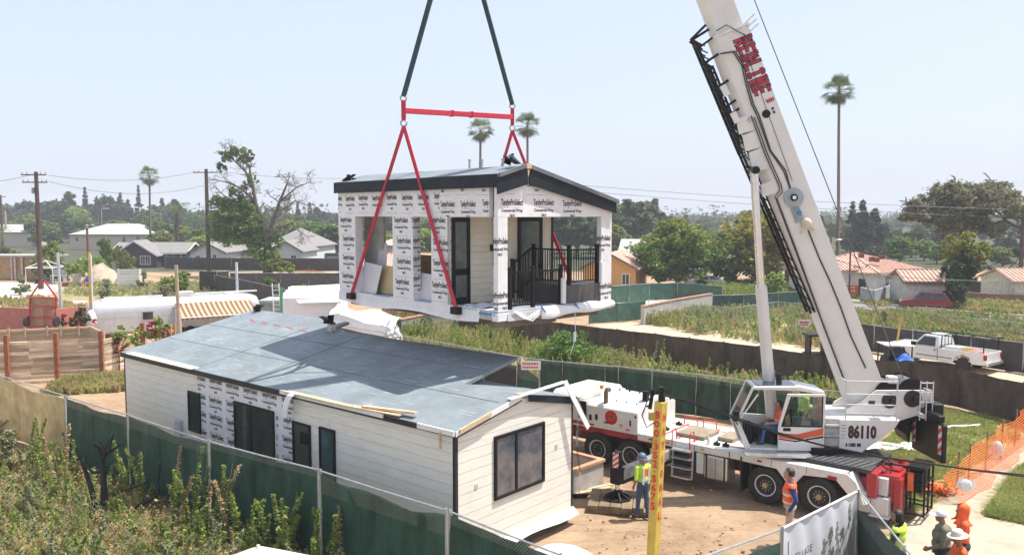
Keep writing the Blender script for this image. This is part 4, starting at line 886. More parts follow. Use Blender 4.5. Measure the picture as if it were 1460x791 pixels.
def section(s0,s1,h,d,name,mt):
 ring=[(h,d*.98),(-.15*h,d),(-.62*h,d*.82),(-.88*h,d*.5),(-h,d*.18)]
 full=ring+[(n,-y)for n,y in ring[::-1]]
 q=MB(); vs=[bp(s0,n,y)for n,y in full]+[bp(s1,n,y)for n,y in full]; k=len(full)
 q.add(vs,[tuple(range(k)),tuple(range(2*k-1,k-1,-1))]+[(i,k+i,k+(i+1)%k,(i+1)%k)for i in range(k)])
 return q.build(name,mt,crane,smooth=25)
BOOMW=surf('boom_white',(.69,.675,.645),.42,var=.05,scale=.8,coat=.2,dirt=(.47,.42,.35),dscale=.9,dlo=.58,dhi=.95)
SC=bs(47); Lb=(TIP-B0).length
boom=section(-.9,SC,.62,.42,'boom',BOOMW)
section(SC+.003,Lb*.8,.50,.34,'boom_extension',BOOMW); section(Lb*.8+.003,Lb,.4,.28,'boom_extension',BOOMW)
q=MB()
for n,y in((.64,.0),(-.2,.43)):pass
for s_,h_ in((SC-.06,.66),):
 q.box(0,0,0,0,0,0)if False else None
 for(n0_,y0_,n1_,y1_)in((.64,.44,-.15,.44),(-.15,.44,-.66,.2),(.64,-.44,.64,.44),(.64,-.44,-.15,-.44)):
  q.bar(bp(s_,n0_,y0_),bp(s_,n1_,y1_),.05,.06,bd_)
for k in range(3):q.bar(bp(SC-.0-k*.16,.58,.40),bp(SC+.14-k*.16,.92,.40),.05,.05)
q.build('boom_collar',BOOMW,boom)
sT,sB=bs(65),bs(145)
Ft=lambda a,c:bp(sT-a,c,.424-.0)
GL={'R':[((0,0),(0,1)),((0,.92),(.8,.92)),((.8,.92),(.8,.5)),((.8,.48),(0,.48)),((.35,.48),(.85,0))],'E':[((0,0),(0,1)),((0,.92),(.85,.92)),((0,.5),(.7,.5)),((0,.08),(.85,.08))],'D':[((0,0),(0,1)),((0,.92),(.6,.92)),((.6,.92),(.82,.7)),((.82,.72),(.82,.28)),((.82,.3),(.6,.08)),((.6,.08),(0,.08))],'L':[((0,0),(0,1)),((0,.08),(.8,.08))],'I':[((.4,0),(.4,1)),((.1,.92),(.7,.92)),((.1,.08),(.7,.08))],'N':[((0,0),(0,1)),((0,1),(.8,0)),((.8,0),(.8,1))]}
def block(name,wd,dy,m):
 q=MB(); pit=(sT-sB)/7; lw,lh=pit*.62,.50
 for k,ch in enumerate('REDLINE'):
  for(a,c),(a2,c2)in GL[ch]:
   p,e=Vector((k*pit+a*lw,c*lh)),Vector((k*pit+a2*lw,c2*lh)); d=(e-p).normalized()*wd*.5; n=Vector((-d.y,d.x)); p=p-d; e=e+d
   q.face([bp(sT-v.x,.07+v.y,.4255+dy-.010*v.y/.50)for v in(p-n,e-n,e+n,p+n)])
 return q.build(name,m,boom)
block('name_outline',.125,.0,INK); block('name_lettering',.075,.006,surf('crimson_ink',(.42,.02,.05),.5))
q=MB(); s_=sB-.12
for k in range(4):q.face([bp(s_-.02,.30+.07*k,.432),bp(s_-.16,.34+.06*k,.432),bp(s_-.10,.38+.06*k,.432),bp(s_-.02,.36+.07*k,.432)])
q.build('name_flourish',surf('crimson_ink',(.42,.02,.05),.5),boom)
def hose(pts,r=.022):
 q=MB(); q.tube([bp(*p)for p in pts],r,6); return q
HOSE=surf('hose_black',(.03,.03,.03),.5)
q=MB()
q.tube([bp(SC+.1,-.35,.45),bp(SC+.15,.0,.47),bp(SC-.3,.35,.5),bp(SC-.5,.5,.48)],.02,6)
for o_ in(0,.06):q.tube([bp(SC-.6,-.5+o_,.42),bp(SC-.7,-.1+o_,.45),bp(SC-1.2,.0+o_,.45),bp(bs(120),-.08+o_,.45),bp(bs(150),-.14+o_,.45),bp(bs(166),-.1+o_,.45),bp(bs(215),-.12+o_*.5,.45),bp(bs(246),.06+o_,.45),bp(bs(270),.05+o_*.3,.45)],.02,6)
q.build('hose',HOSE,boom)
q=MB()
for o_ in(0,.07):q.tube([bp(bs(175)+o_,-.62,.3),bp(bs(166)+o_,-.2-o_,.445),bp(bs(215),-.22-o_,.445),bp(bs(262),-.16-o_,.445),bp(bs(271)+o_,-.2-o_,.445),bp(bs(276)+o_,-.42-o_*.5,.40),bp(bs(350),-.42-o_*.5,.40),bp(bs(450),-.45-o_*.3,.40),bp(bs(530),-.45-o_*.3,.4)],.018,6)
q.tube([bp(bs(330),.12,.44),bp(bs(370),.14,.44),bp(bs(405),.2,.44),bp(bs(440),.22,.44),bp(bs(480),.20,.44),bp(bs(525),.28,.44)],.024,6)
q.build('hydraulic_line',HOSE,boom)
q=MB(); q.tube([bp(SC-.4,.28,.432),bp(bs(262),.2,.437)],.008,5); q.build('boom_seam',DARKM,boom)
def disc(s,n,r,y0,y1,name,m,par,k=24):
 q=MB(); q.cyl(bp(s,n,y0),bp(s,n,y1),r,k); return q.build(name,m,par,smooth=40)
rl_=disc(bs(283),.05,.30,.43,.52,'cable_reel',surf('reel_grey',(.3,.35,.38),.5),boom); disc(bs(283),.05,.11,.52,.58,'reel_hub',BLACKM,rl_); disc(bs(283),.05,.06,.58,.6,'reel_cap',SHEETW,rl_)
disc(bs(168),.18,.13,.42,.435,'boom_port',BLACKM,boom)
q=MB(); s_=bs(165)
for k in range(2):q.bar(bp(s_+.05-k*.12,.42,.428),bp(s_-.03-k*.12,.42,.428),.07,.01,byL)
q.build('small_sign',INK,boom)
q=MB(); s_=bs(304); q.bar(bp(s_+.2,-.02,.44),bp(s_-.28,-.02,.44),.26,.05,byL); q.build('junction_box',surf('reel_grey',(.3,.35,.38),.5),boom)
q=MB(); q.cyl(bp(s_,.05,.47),bp(s_,.05,.52),.07,12); q.build('blue_cap',BLUET,boom)
q=MB(); s_=bs(320); q.ball(bp(s_,.12,.46),(.2,.12,.18),10,6); q.bar(bp(s_,.1,.46),bp(s_-.3,.3,.46),.14,.05); q.bar(bp(s_,.1,.46),bp(s_-.25,-.12,.46),.12,.05); q.build('tied_rag',surf('pale_rag',(.62,.57,.45),.9,bump=.5),boom,smooth=60)
q=MB()
for a_,b__ in((160,182),(183,206),(207,236),(252,270)):
 sa,sb=bs(a_),bs(b__)
 q.prism([bp(sa,-.25,.40),bp(sb,-.25,.40),bp(sb+.05,-.80,.36),bp(sa,-.72,.36)],(RCi.to_3x3()@by_)*-.72)
q.build('boom_bracket',BOOMW,boom)
q=MB(); s0,s1=bs(44),bs(205); s2=bs(435)
def chord(n,y,sa,sb,w,n2=None):q.bar(bp(sa,n,y),bp(sb,n if n2 is None else n2,y),w,w,byL)
for y in(.25,-.25):
 chord(-1.02,y,s0,s1,.09,-.90); chord(-.80,y,s0-.9,s1,.07,-.74)
 chord(-.90,y,s1,s2,.07,-.66); chord(-.72,y,s1,s2,.05,-.54)
n_=16
for k in range(n_):
 t0,t1=k/n_,(k+1)/n_
 for y in(.25,-.25):
  q.bar(bp(s0+(s1-s0)*t0,-1.02+.12*t0,y),bp(s0+(s1-s0)*t1,-.80+.06*t1,y),.035,.035)
  q.bar(bp(s1+(s2-s1)*t0,-.90+.24*t0,y),bp(s1+(s2-s1)*t1,-.72+.18*t1,y),.03,.03)
 q.bar(bp(s0+(s1-s0)*t0,-1.02+.12*t0,.25),bp(s0+(s1-s0)*t1,-1.02+.12*t1,-.25),.035,.035)
for py_,n0 in((40,-1.1),(75,-1.0),(112,-.95),(140,-.92),(152,-.9),(170,-.95)):
 s_=bs(py_); q.bar(bp(s_,n0-.05,.28),bp(s_-.3,n0+.12,.28),.14,.16,byL); q.bar(bp(s_,n0,.2),bp(s_+.1,-.5,.25),.07,.07)
q.bar(bp(s0+.1,-1.15,.25),bp(s0+.35,-.55,.3),.07,.07); q.bar(bp(s0-.25,-1.1,.25),bp(s0-.1,-.5,.3),.06,.06)
q.build('lattice_jib',BLACKM,boom)
q=MB()
for py_ in(112,150):s_=bs(py_); q.bar(bp(s_,-.75,.36),bp(s_-.35,-.72,.36),.2,.2,byL)
q.build('jib_bracket',BOOMW,boom)
W3=lambda p:RCi@p
yc_=26.0
pB,pM,pT=dp(1097,552,yc_),dp(1085,408,yc_-.1),dp(1075,243,yc_-.3)
q=MB(); q.cyl(W3(pB+(pB-pM)*.3),W3(pM),.185,20); q.build('lift_cylinder',BOOMW,crane,smooth=40)
q=MB(); q.cyl(W3(pM),W3(pM+(pT-pM)*.012),.16,20); q.cyl(W3(pM+(pT-pM)*.012),W3(pT),.125,18); q.build('cylinder_rod',CHROME,crane,smooth=40)
q=MB(); q.cyl(W3(pT+Vector((0,-.24,0))),W3(pT+Vector((0,.3,0))),.12,16); q.build('cylinder_pin',BLACKM,crane,smooth=40)
q=MB(); c=W3(pB); q.box(c.x-.35,c.x+.35,c.y-.4,c.y+.4,1.55,2.2); q.bar(W3(pB+Vector((.25,-.2,.1))),W3(pB+Vector((.22,-.2,.5))),.14,.14); q.build('cylinder_base',DARKM,crane)
wn_=UW@Vector((xz(1301,552,yb0)[0],yb0+.6,xz(1301,552,yb0)[1]+.05))
tt=TIP+Vector((.75,0,.4))
q=MB(); q.tube([W3(wn_),W3(tt)],.017,5); q.build('hoist_rope',surf('rope_steel',(.09,.09,.1),.5),crane)
q=MB(); q.cyl(W3(TIP+Vector((.5,-.3,.3))),W3(TIP+Vector((.5,.3,.3))),.4,20); q.cyl(W3(TIP+Vector((-.1,-.3,-.3))),W3(TIP+Vector((-.1,.3,-.3))),.35,20); q.build('boom_head',BLACKM,crane,smooth=40)
hk=thing('hook_block','hook block gathering the dark slings above the module','hook',HOOK)
q=MB(); q.box(-.3,.3,-.14,.14,.55,1.5); q.build('block',RAILR,hk,bevel=.05)
q=MB(); q.tube([(.22*math.sin(t*.5),0,.12+.22*math.cos(t*.5))for t in range(-4,9)],.06,8); q.cyl((0,0,.3),(0,0,.6),.07,8); q.build('hook',DARKM,hk,smooth=50)
q=MB()
for dx in(-.12,0,.12):q.tube([(dx,0,1.4),(TIP.x-HOOK.x+dx-.1,TIP.y-HOOK.y,TIP.z-HOOK.z-.4)],.016,5)
q.build('fall_rope',surf('rope_steel',(.09,.09,.1),.5),hk)
PY=11.5; pt=dp(942.5,572,PY); pbm=dp(931,791,PY); sl=(pbm.x-pt.x)/(pbm.z-pt.z); base=Vector((pt.x-sl*pt.z,PY,0))
pole=thing('power_pole','yellow square pole with red stencilled NATIONAL and a phone number','pole',base)
w_=.098; z_t=pt.z
cor=[(-w_,0),(0,-w_),(w_,0),(0,w_)]
q=MB(); q.add([(x,y,0)for x,y in cor]+[(sl*z_t+x,y,z_t)for x,y in cor],[(3,2,1,0),(4,5,6,7),(0,1,5,4),(1,2,6,5),(2,3,7,6),(3,0,4,7)]); q.build('post',YELLOW,pole,bevel=.008)
fl=w_*math.sqrt(2)
def face_frame(left):
 e0,e1=(Vector((-w_,0,0)),Vector((0,-w_,0)))if left else(Vector((0,-w_,0)),Vector((w_,0,0)))
 nrm=Vector((-1,-1,0)).normalized()if left else Vector((1,-1,0)).normalized()
 return lambda a,z:e0+(e1-e0)*(a/fl)+Vector((sl*z,0,z))+nrm*.004
q=MB()
pxz=lambda y:dp(937,y,PY).z
FL_,FR_=face_frame(True),face_frame(False)
ys_=[(584,596),(597.5,608.5),(610,622),None,(630,640),(641.5,652),(653.5,665),None,(675,686),(687.5,698.5),(700,712),(713.5,725)]
for ch,yy in zip('800.352.5675',ys_):
 if ch=='.':continue
 put_text(q,ch,fl*.18,pxz(yy[1]),fl*.62,pxz(yy[0])-pxz(yy[1]),FL_,None,.05)
for yy in(627,670):q.face([FL_(fl*.42,pxz(yy+1.5)),FL_(fl*.58,pxz(yy+1.5)),FL_(fl*.58,pxz(yy-1.5)),FL_(fl*.42,pxz(yy-1.5))])
for k,ch in enumerate('NATIONAL'):
 y0=588+k*19.9; put_text(q,ch,fl*(.25 if ch!='I' else.45),pxz(y0+11),fl*(.5 if ch!='I' else.12),pxz(y0)-pxz(y0+11),FR_,None,.05)
q.build('stencil_lettering',REDINK,pole)
tp=Vector((sl*z_t,0,z_t))
q=MB(); q.tube([tp+Vector((.01,0,0)),tp+Vector((.01,0,.10))],.05,10); q.tube([tp+Vector((.0,0,.1)),tp+Vector((.04,0,.18)),tp+Vector((-.03,0,.2))],.035,8); q.tube([tp+Vector((-.15,.05,-.12)),tp+Vector((-.11,.05,.16))],.028,8); q.build('service_head',BLACKM,pole,smooth=50)
q=MB(); q.tube([tp+Vector((-.03,0,.16)),tp+Vector((-.2,0,.0)),tp+Vector((-.27,0,-.2)),tp+Vector((-.2,0,-.38)),tp+Vector((-.1,-.02,-.3))],.009,6); q.build('service_loop',BLACKM,pole)
q=MB(); q.box(tp.x-.17,tp.x-.07,-.03,.05,z_t-.27,z_t-.17); q.build('meter_bracket',surf('ochre_box',(.4,.27,.06),.6),pole)
q=MB(); cp=[(946,563,11.5),(985,574,11.6),(1040,594,11.8),(1110,618,12),(1175,635,12.2),(1250,650,12.6),(1320,660,13),(1390,670,13.4),(1480,681,14),(1600,690,14.8),(1760,690,16)]
q.tube([dp(*c)for c in cp],.016,6); q.tube([dp(c[0],c[1]-2.2*math.sin(i*.9)-1,c[2])for i,c in enumerate(cp)],.009,5)
tag(q.build('power_cable',BLACKM,smooth=60),'black overhead cable sagging from the yellow pole across the crane to the right','cable')
SKIN=[surf('skin_tan',(.40,.235,.155),.55,var=.06),surf('skin_brown',(.27,.15,.095),.55,var=.06)]
def cloth(name,c):return surf(name,c,.85,var=.12,scale=6,bump=.35,bscale=9)
class Body:
 """limbs as tapered capsules, fused into one skin by a voxel remesh; each face takes the cloth of its nearest limb"""
 def __init__(s):s.seg=[]; s.mb=MB()
 def limb(s,tag_,pts,rs):
  pts=[Vector(p)for p in pts]
  s.mb.tube(pts,list(rs),12)
  for p,r in zip(pts,rs):s.mb.ball(p,r,12,8)
  for i in range(len(pts)-1):s.seg.append((tag_,pts[i],pts[i+1],rs[i],rs[i+1]))
 def blob(s,tag_,c,r):
  s.mb.ball(c,r,14,10); s.seg.append((tag_,Vector(c),Vector(c)+Vector((0,0,.001)),min(r),min(r)))
 def make(s,name,order,mats,parent,vox=.011):
  me=bpy.data.meshes.new('body'); me.from_pydata(s.mb.v,[],s.mb.f)
  o=bpy.data.objects.new('body',me); COL.objects.link(o)
  m=o.modifiers.new('r','REMESH'); m.mode='VOXEL'; m.voxel_size=vox
  m=o.modifiers.new('s','SMOOTH'); m.iterations=3; m.factor=.5
  dg=bpy.context.evaluated_depsgraph_get(); dg.update()
  out=bpy.data.meshes.new_from_object(o.evaluated_get(dg)); bpy.data.objects.remove(o); bpy.data.meshes.remove(me)
  n=len(out.polygons); C=np.zeros(n*3,dtype=np.float32); out.polygons.foreach_get('center',C); C=C.reshape(-1,3)
  best=np.full(n,1e9); idx=np.zeros(n,dtype=np.int32)
  for tg,a,b,ra,rb in s.seg:
   A,B=np.array(a),np.array(b); d=B-A; L2=max(1e-9,d@d)
   t=np.clip(((C-A)@d)/L2,0,1); dist=np.linalg.norm(C-(A+t[:,None]*d),axis=1)-(ra+(rb-ra)*t)
   k=dist<best; best[k]=dist[k]; idx[k]=order.index(tg)
  out.materials.clear()
  for mt in mats:out.materials.append(mt)
  out.polygons.foreach_set('material_index',idx); out.polygons.foreach_set('use_smooth',np.ones(n,dtype=bool)); out.name=name
  ob=bpy.data.objects.new(name,out); COL.objects.link(ob); ob.parent=parent
  s.C,s.idx,s.order=C,idx,order
  return ob
def shell(ob,body,tags,zlo,zhi,off,name,mat,parent,bands=None,bmat=None):
 """a garment over the body: its faces pushed out along their normals"""
 me=ob.data; nv=len(me.vertices)
 co=np.zeros(nv*3,np.float32); me.vertices.foreach_get('co',co); co=co.reshape(-1,3)
 no=np.zeros(nv*3,np.float32); me.vertex_normals.foreach_get('vector',no); no=no.reshape(-1,3)
 V,F,mi,mp=[],[],[],{}
 ti=[body.order.index(t)for t in tags]
 for p in me.polygons:
  if body.idx[p.index]not in ti:continue
  c=body.C[p.index]
  if not(zlo<c[2]<zhi):continue
  f=[]
  for v in p.vertices:
   if v not in mp:mp[v]=len(V); V.append(tuple(co[v]+no[v]*off))
   f.append(mp[v])
  F.append(f); mi.append(1 if bands and any(a<c[2]<b for a,b in bands)else 0)
 q=MB(); q.v,q.f,q.m=V,F,mi
 o=q.build(name,[mat,bmat]if bands else mat,parent,smooth=70)
 sm=o.modifiers.new('t','SOLIDIFY'); sm.thickness=.008; sm.offset=1
 return o
def arm(B,sh,el,wr,sleeve,fore,skin,r=(.058,.048,.04,.03),curl=.5,fdir=None):
 sh,el,wr=Vector(sh),Vector(el),Vector(wr)
 B.limb(sleeve,[sh,el],(r[0],r[1])); B.limb(fore,[el,wr],(r[1]*.98,r[3]))
 d=(wr-el).normalized(); fd=Vector(fdir).normalized()if fdir else d
 pm=wr+fd*.075; side=fd.cross(Vector((0,1,.2)));
 if side.length<.1:side=fd.cross(Vector((1,0,0)))
 side.normalize(); up=side.cross(fd).normalized()
 for k in(-1,0,1):B.limb(skin,[wr+side*.012*k,pm+side*.024*k],(.024,.019))
 for k,L in zip((-1.5,-.5,.5,1.5),(.066,.078,.074,.058)):
  a=pm+side*.0175*k; b_=a+(fd*(1-curl*.3)-up*curl*.5)*L*.55; c=b_+(fd*(1-curl)-up*curl)*L*.5
  B.limb(skin,[a,b_,c],(.0105,.0098,.0085))
 a=wr+fd*.02+side*.026; b_=a+(fd*.5+side*.75).normalized()*.035; B.limb(skin,[a,b_,b_+(fd+side*.1-up*.2).normalized()*.03],(.013,.0115,.0095))
def head(B,c,face,skin,s=1.0):
 """c = centre of the skull, face = unit direction of the gaze"""
 c=Vector(c); f=Vector(face).normalized(); l=Vector((0,0,1)).cross(f).normalized(); u=f.cross(l)
 B.blob(skin,c+u*.03*s,(.085*s,.085*s,.095*s)); B.blob(skin,c+f*.022-u*.035*s,(.07*s,.07*s,.085*s)); B.blob(skin,c+f*.045-u*.085*s,(.042*s,.042*s,.035*s))
 B.limb(skin,[c+f*.082+u*.012,c+f*.108-u*.025],(.012,.017)); B.limb(skin,[c+f*.085-u*.06+l*.02,c+f*.085-u*.06-l*.02],(.011,.011))
 for k in(1,-1):B.blob(skin,c+l*.086*k-u*.005,(.018,.018,.032)); B.blob(skin,c+f*.078+l*.03*k+u*.028,(.02,.02,.012))
 return c,f,l,u
def face_parts(parent,H):
 c,f,l,u=H; q=MB()
 for k in(1,-1):q.ball(c+f*.088+l*.031*k+u*.008,.0105,8,6)
 q.build('eye',surf('eye_dark',(.03,.02,.018),.3),parent,smooth=60)
def hair(parent,H,mat,kind='short'):
 c,f,l,u=H; q=MB(); M=Matrix(((*l,0),(*f,0),(*u,0),(0,0,0,1))).transposed(); M.translation=c
 prof=[(.104,-.02),(.108,.03),(.102,.07),(.082,.11),(.045,.135),(0,.142)]
 vs=[]; n=20; fs=[]
 r_=random.Random(3)
 for i,(r,z)in enumerate(prof):
  for j in range(n):
   t=2*math.pi*j/n; fr=math.sin(t)>.45
   zz=z+(.085 if fr and i==0 else.04 if fr and i==1 else(-.07 if kind=='long' and i==0 else 0)); rr_=r*(.9 if fr and i<2 else 1)*(1+r_.uniform(-.06,.06))
   vs.append(M@Vector((rr_*math.cos(t),rr_*math.sin(t)-.012,zz)))
 for i in range(len(prof)-1):
  for j in range(n):fs.append((i*n+j,i*n+(j+1)%n,(i+1)*n+(j+1)%n,(i+1)*n+j))
 q.add(vs,fs)
 if kind=='long':
  for k in range(9):a=-.9+k*.225; q.tube([c-f*.07*math.cos(a)+l*.1*math.sin(a)+u*.03,c-f*.11*math.cos(a)+l*.12*math.sin(a)-u*.07,c-f*.1*math.cos(a)+l*.11*math.sin(a)-u*.16],[.035,.04,.02],8)
 return q.build('hair',mat,parent,smooth=60)
def cap(parent,H,mat,brim='peak',m2=None):
 c,f,l,u=H; q=MB(); M=Matrix(((*l,0),(*f,0),(*u,0),(0,0,0,1))).transposed(); M.translation=c
 if brim=='peak':
  q.lathe([(.108,.02),(.109,.05),(.1,.085),(.075,.112),(.04,.126),(0,.13)],20,M)
  q.grid(8,4,lambda s,t:M@Vector(((s-.5)*.17*(1-.25*t),.085+t*.14-.06*(2*s-1)**2,.035-.03*t-.02*(2*s-1)**2))); q.grid(8,4,lambda s,t:M@Vector(((s-.5)*.17*(1-.25*t),.085+t*.14-.06*(2*s-1)**2,.028-.03*t-.02*(2*s-1)**2)))
 elif brim=='wide':
  q.lathe([(.105,.035),(.172,.03),(.18,.04),(.17,.048),(.108,.055),(.104,.10),(.088,.14),(.05,.158),(0,.15)],28,M)
 else:
  q.lathe([(.118,.01),(.125,.03),(.12,.07),(.1,.12),(.06,.15),(0,.16)],20,M); q.lathe([(.118,.012),(.155,.005),(.15,.02),(.118,.028)],20,M)
 return q.build({'peak':'cap','wide':'hat'}.get(brim,'helmet'),mat,parent,smooth=50)
def stand(name_label,loc,rz,skin,shirt,pants,shoes,sleeve=True,lean=0,legs=.0,arms='down',headdir=(1,0,.1),vest=None,build_=1.0,headlook=None,group=None):
 """standing figure facing local +x"""
 P=thing('person',name_label,'person',loc[:3],rz,group); B=Body(); w=build_
 if len(loc)>3:P.scale=(loc[3],)*3
 sm='shirt'; fo='shirt' if sleeve else 'skin'
 hx=lean
 for s,st in((1,legs),(-1,-legs)):
  B.limb('pants',[(0,.09*s,.92),(st*.5+.01,.10*s,.50),(st,.105*s,.10)],(.094*w,.066,.052)); B.limb('shoes',[(st-.05,.105*s,.05),(st+.14,.12*s,.045)],(.048,.04))
 B.blob('pants',(-.01,0,.93),(.125*w,.165*w,.12))
 B.blob('shirt',(.015*w,0,1.08),(.125*w,.16*w,.14)); B.blob('shirt',(.02+hx*.5,0,1.25),(.125*w,.175*w,.16)); B.blob('shirt',(.0+hx,0,1.38),(.105*w,.19,.10)); B.limb('shirt',[(hx,.17,1.42),(hx,-.17,1.42)],(.066,.066))
 B.limb('skin',[(hx+.0,0,1.42),(hx+.03,0,1.54)],(.062,.055))
 H=head(B,(hx+.045,0,1.635),headdir,'skin')
 sh=[(hx,.205,1.41),(hx,-.205,1.41)]
 if arms=='down':
  arm(B,sh[0],(hx-.03,.255,1.13),(hx+.07,.25,.89),sm,fo,'skin'); arm(B,sh[1],(hx-.03,-.255,1.13),(hx+.07,-.25,.89),sm,fo,'skin')
 elif arms=='back':
  arm(B,sh[0],(hx-.10,.27,1.14),(hx+.03,.24,.9),sm,fo,'skin'); arm(B,sh[1],(hx-.12,-.26,1.15),(hx+.04,-.25,.92),sm,fo,'skin')
 elif arms=='front':
  arm(B,sh[0],(hx+.06,.27,1.14),(hx+.27,.12,1.05),sm,fo,'skin'); arm(B,sh[1],(hx+.06,-.27,1.14),(hx+.27,-.10,1.05),sm,fo,'skin')
 elif arms=='one':
  arm(B,sh[0],(hx+.05,.28,1.15),(hx+.26,.2,1.03),sm,fo,'skin'); arm(B,sh[1],(hx-.03,-.26,1.13),(hx+.08,-.25,.90),sm,fo,'skin')
 ob=B.make('body',['skin','shirt','pants','shoes'],[skin,shirt,pants,shoes],P)
 face_parts(P,H)
 if vest:
  vs=shell(ob,B,['shirt'],.93,1.47,.018,'safety_vest',vest,P,[(1.03,1.075),(1.2,1.245)],REFLECT)
  bm_v=np.array([tuple(v.co)for v in vs.data.vertices])
  kill=[p.index for p in vs.data.polygons if abs(p.center[1])>.205 and p.center[2]<1.40]
  if kill:
   import bmesh
   bm=bmesh.new(); bm.from_mesh(vs.data); bm.faces.ensure_lookup_table(); bmesh.ops.delete(bm,geom=[bm.faces[i]for i in kill],context='FACES'); bm.to_mesh(vs.data); bm.free()
 return P,H
JEANS=cloth('denim',(.045,.07,.14)); KHAKI=cloth('khaki_trousers',(.47,.40,.31)); DARKP=cloth('dark_trousers',(.03,.032,.04)); BOOT=cloth('work_boot',(.09,.055,.03)); NAVY=cloth('navy_shirt',(.012,.05,.22)); DNAVY=cloth('dark_navy_shirt',(.015,.02,.04)); OLIVE=cloth('olive_shirt',(.16,.155,.115)); ORANGE=cloth('orange_sweatshirt',(.88,.14,.035)); LIME=cloth('lime_shirt',(.50,.75,.07))
HAIRD=surf('dark_hair',(.018,.013,.01),.55,var=.3,bump=.6,bscale=40)
def hat_(px,py,s):p=gp(px,py,1.765*s); return(p.x,p.y,0,s)
def at(px,py_feet,d=0):p=gp(px,py_feet); return(p.x,p.y+d,0)
P,H=stand('worker in a lime safety shirt, jeans and dark cap beside the yellow pole',hat_(917,647,1.1),R(120),SKIN[1],LIME,JEANS,BOOT,sleeve=False,legs=.1,arms='down',headdir=(.9,.45,.0))
cap(P,H,surf('blue_grey_helmet',(.09,.12,.18),.5),'helmet')
q=MB()
Mv=lambda y,z:(-.125,y,z)
for s in(.09,-.09):q.box(-.15,-.128,s-.025,s+.025,.98,1.44)
q.box(-.148,-.126,-.15,.15,1.08,1.13)
q.build('reflective_band',REFLECT,P); q=MB(); q.lathe([(.06,0),(.085,0),(.085,.01),(.06,.01)],16,Matrix.Translation((-.143,0,1.3))@Matrix.Rotation(R(90),4,'Y')); q.build('back_print',HIVISO,P)
P,H=stand('man in an orange safety vest and khaki trousers standing by the rear crane wheels',hat_(1128,667,1.25),R(165),SKIN[0],NAVY,KHAKI,BOOT,arms='back',headdir=(.95,.1,.28),vest=HIVISO,legs=.04)
hair(P,H,HAIRD)
P,H=stand('person with dark hair and a yellow safety vest at the end of the green fence',hat_(1283,727,1.2),R(140),SKIN[0],DNAVY,DARKP,BOOT,arms='front',headdir=(.9,.35,.1),vest=HIVIS)
hair(P,H,HAIRD,'long')
P,H=stand('heavy man in an olive shirt and white cap on the concrete path',hat_(1346,726,1.2),R(160),SKIN[1],OLIVE,DARKP,BOOT,arms='one',headdir=(.97,.1,.15),build_=1.45)
cap(P,H,surf('white_cap',(.74,.74,.78),.7),'peak')
P,H=stand('person in an orange sweatshirt with the hood up, behind the sun hat',hat_(1376,719,1.2),R(155),SKIN[1],ORANGE,DARKP,BOOT,arms='front',headdir=(.95,.1,.1))
c,f,l,u=H; q=MB(); M=Matrix(((*l,0),(*f,0),(*u,0),(0,0,0,1))).transposed(); M.translation=c
n=20; prof=[(.19,-.255),(.15,-.22),(.105,-.16),(.098,-.10),(.104,-.02),(.104,.05),(.092,.10),(.055,.128),(0,.136)]; vs,fs=[],[]
for i,(r,z)in enumerate(prof):
 for j in range(n):
  t=math.radians(125)+math.radians(290)*j/(n-1); vs.append(M@Vector((r*math.cos(t),r*math.sin(t)-.015,z)))
for i in range(len(prof)-1):
 for j in range(n-1):fs.append((i*n+j,i*n+j+1,(i+1)*n+j+1,(i+1)*n+j))
q.add(vs,fs); ho=q.build('hood',ORANGE,P,smooth=60); sm=ho.modifiers.new('t','SOLIDIFY'); sm.thickness=.02
P,H=stand('person in an orange shirt and a wide pale sun hat holding a phone',hat_(1370,756,1.2),R(170),SKIN[1],ORANGE,DARKP,BOOT,arms='front',headdir=(.98,.1,-.15),build_=1.1)
cap(P,H,surf('straw_hat',(.62,.58,.48),.8),'wide')
ph=MB(); ph.box(.30,.36,-.04,.04,1.04,1.16); o=ph.build('phone',BLACKM,None,bevel=.005); bpy.context.view_layer.update(); o.matrix_world=P.matrix_world@Matrix.Translation((.06,0,.0)); tag(o,'dark phone held up by the person in the sun hat','phone')
def seated(label,W,skin,shirt,pants,headdir,helmet=None,vest=None):
 P=thing('person',label,'person'); P.matrix_world=W; B=Body()
 for s in(1,-1):
  B.limb('pants',[(0,.10*s,.10),(.43,.14*s,.14),(.50,.13*s,-.28)],(.09,.066,.05)); B.limb('shoes',[(.46,.13*s,-.34),(.64,.15*s,-.33)],(.045,.04))
 B.blob('pants',(0,0,.10),(.13,.17,.11)); B.blob('shirt',(-.02,0,.28),(.12,.16,.16)); B.blob('shirt',(-.03,0,.46),(.115,.18,.14)); B.limb('shirt',[(-.03,.17,.56),(-.03,-.17,.56)],(.065,.065)); B.limb('skin',[(-.02,0,.56),(.0,0,.68)],(.06,.054))
 H=head(B,(.015,0,.775),headdir,'skin')
 for s in(1,-1):arm(B,(-.03,.2*s,.55),(.06,.26*s,.3),(.33,.20*s,.26),'shirt','skin','skin')
 ob=B.make('body',['skin','shirt','pants','shoes'],[skin,shirt,pants,BOOT],P); face_parts(P,H)
 if vest:shell(ob,B,['shirt'],.2,.62,.016,'safety_vest',vest,P,[(.3,.345)],REFLECT)
 if helmet:cap(P,H,helmet,'helmet')
 else:hair(P,H,HAIRD)
 return P
sw=UW@Matrix.Translation((sx_,.53,floor_z+.47))@Matrix.Rotation(R(180),4,'Z')@Matrix.Scale(1.1,4)
seated('crane operator in jeans and an orange vest seated in the open cab',sw,SKIN[0],cloth('grey_blue_shirt',(.2,.3,.38)),cloth('pale_denim',(.07,.14,.30)),(.9,.1,.25),None,HIVISO)
wp=UW@Vector((ux(1146,2.8,1.75),1.75,1.52))
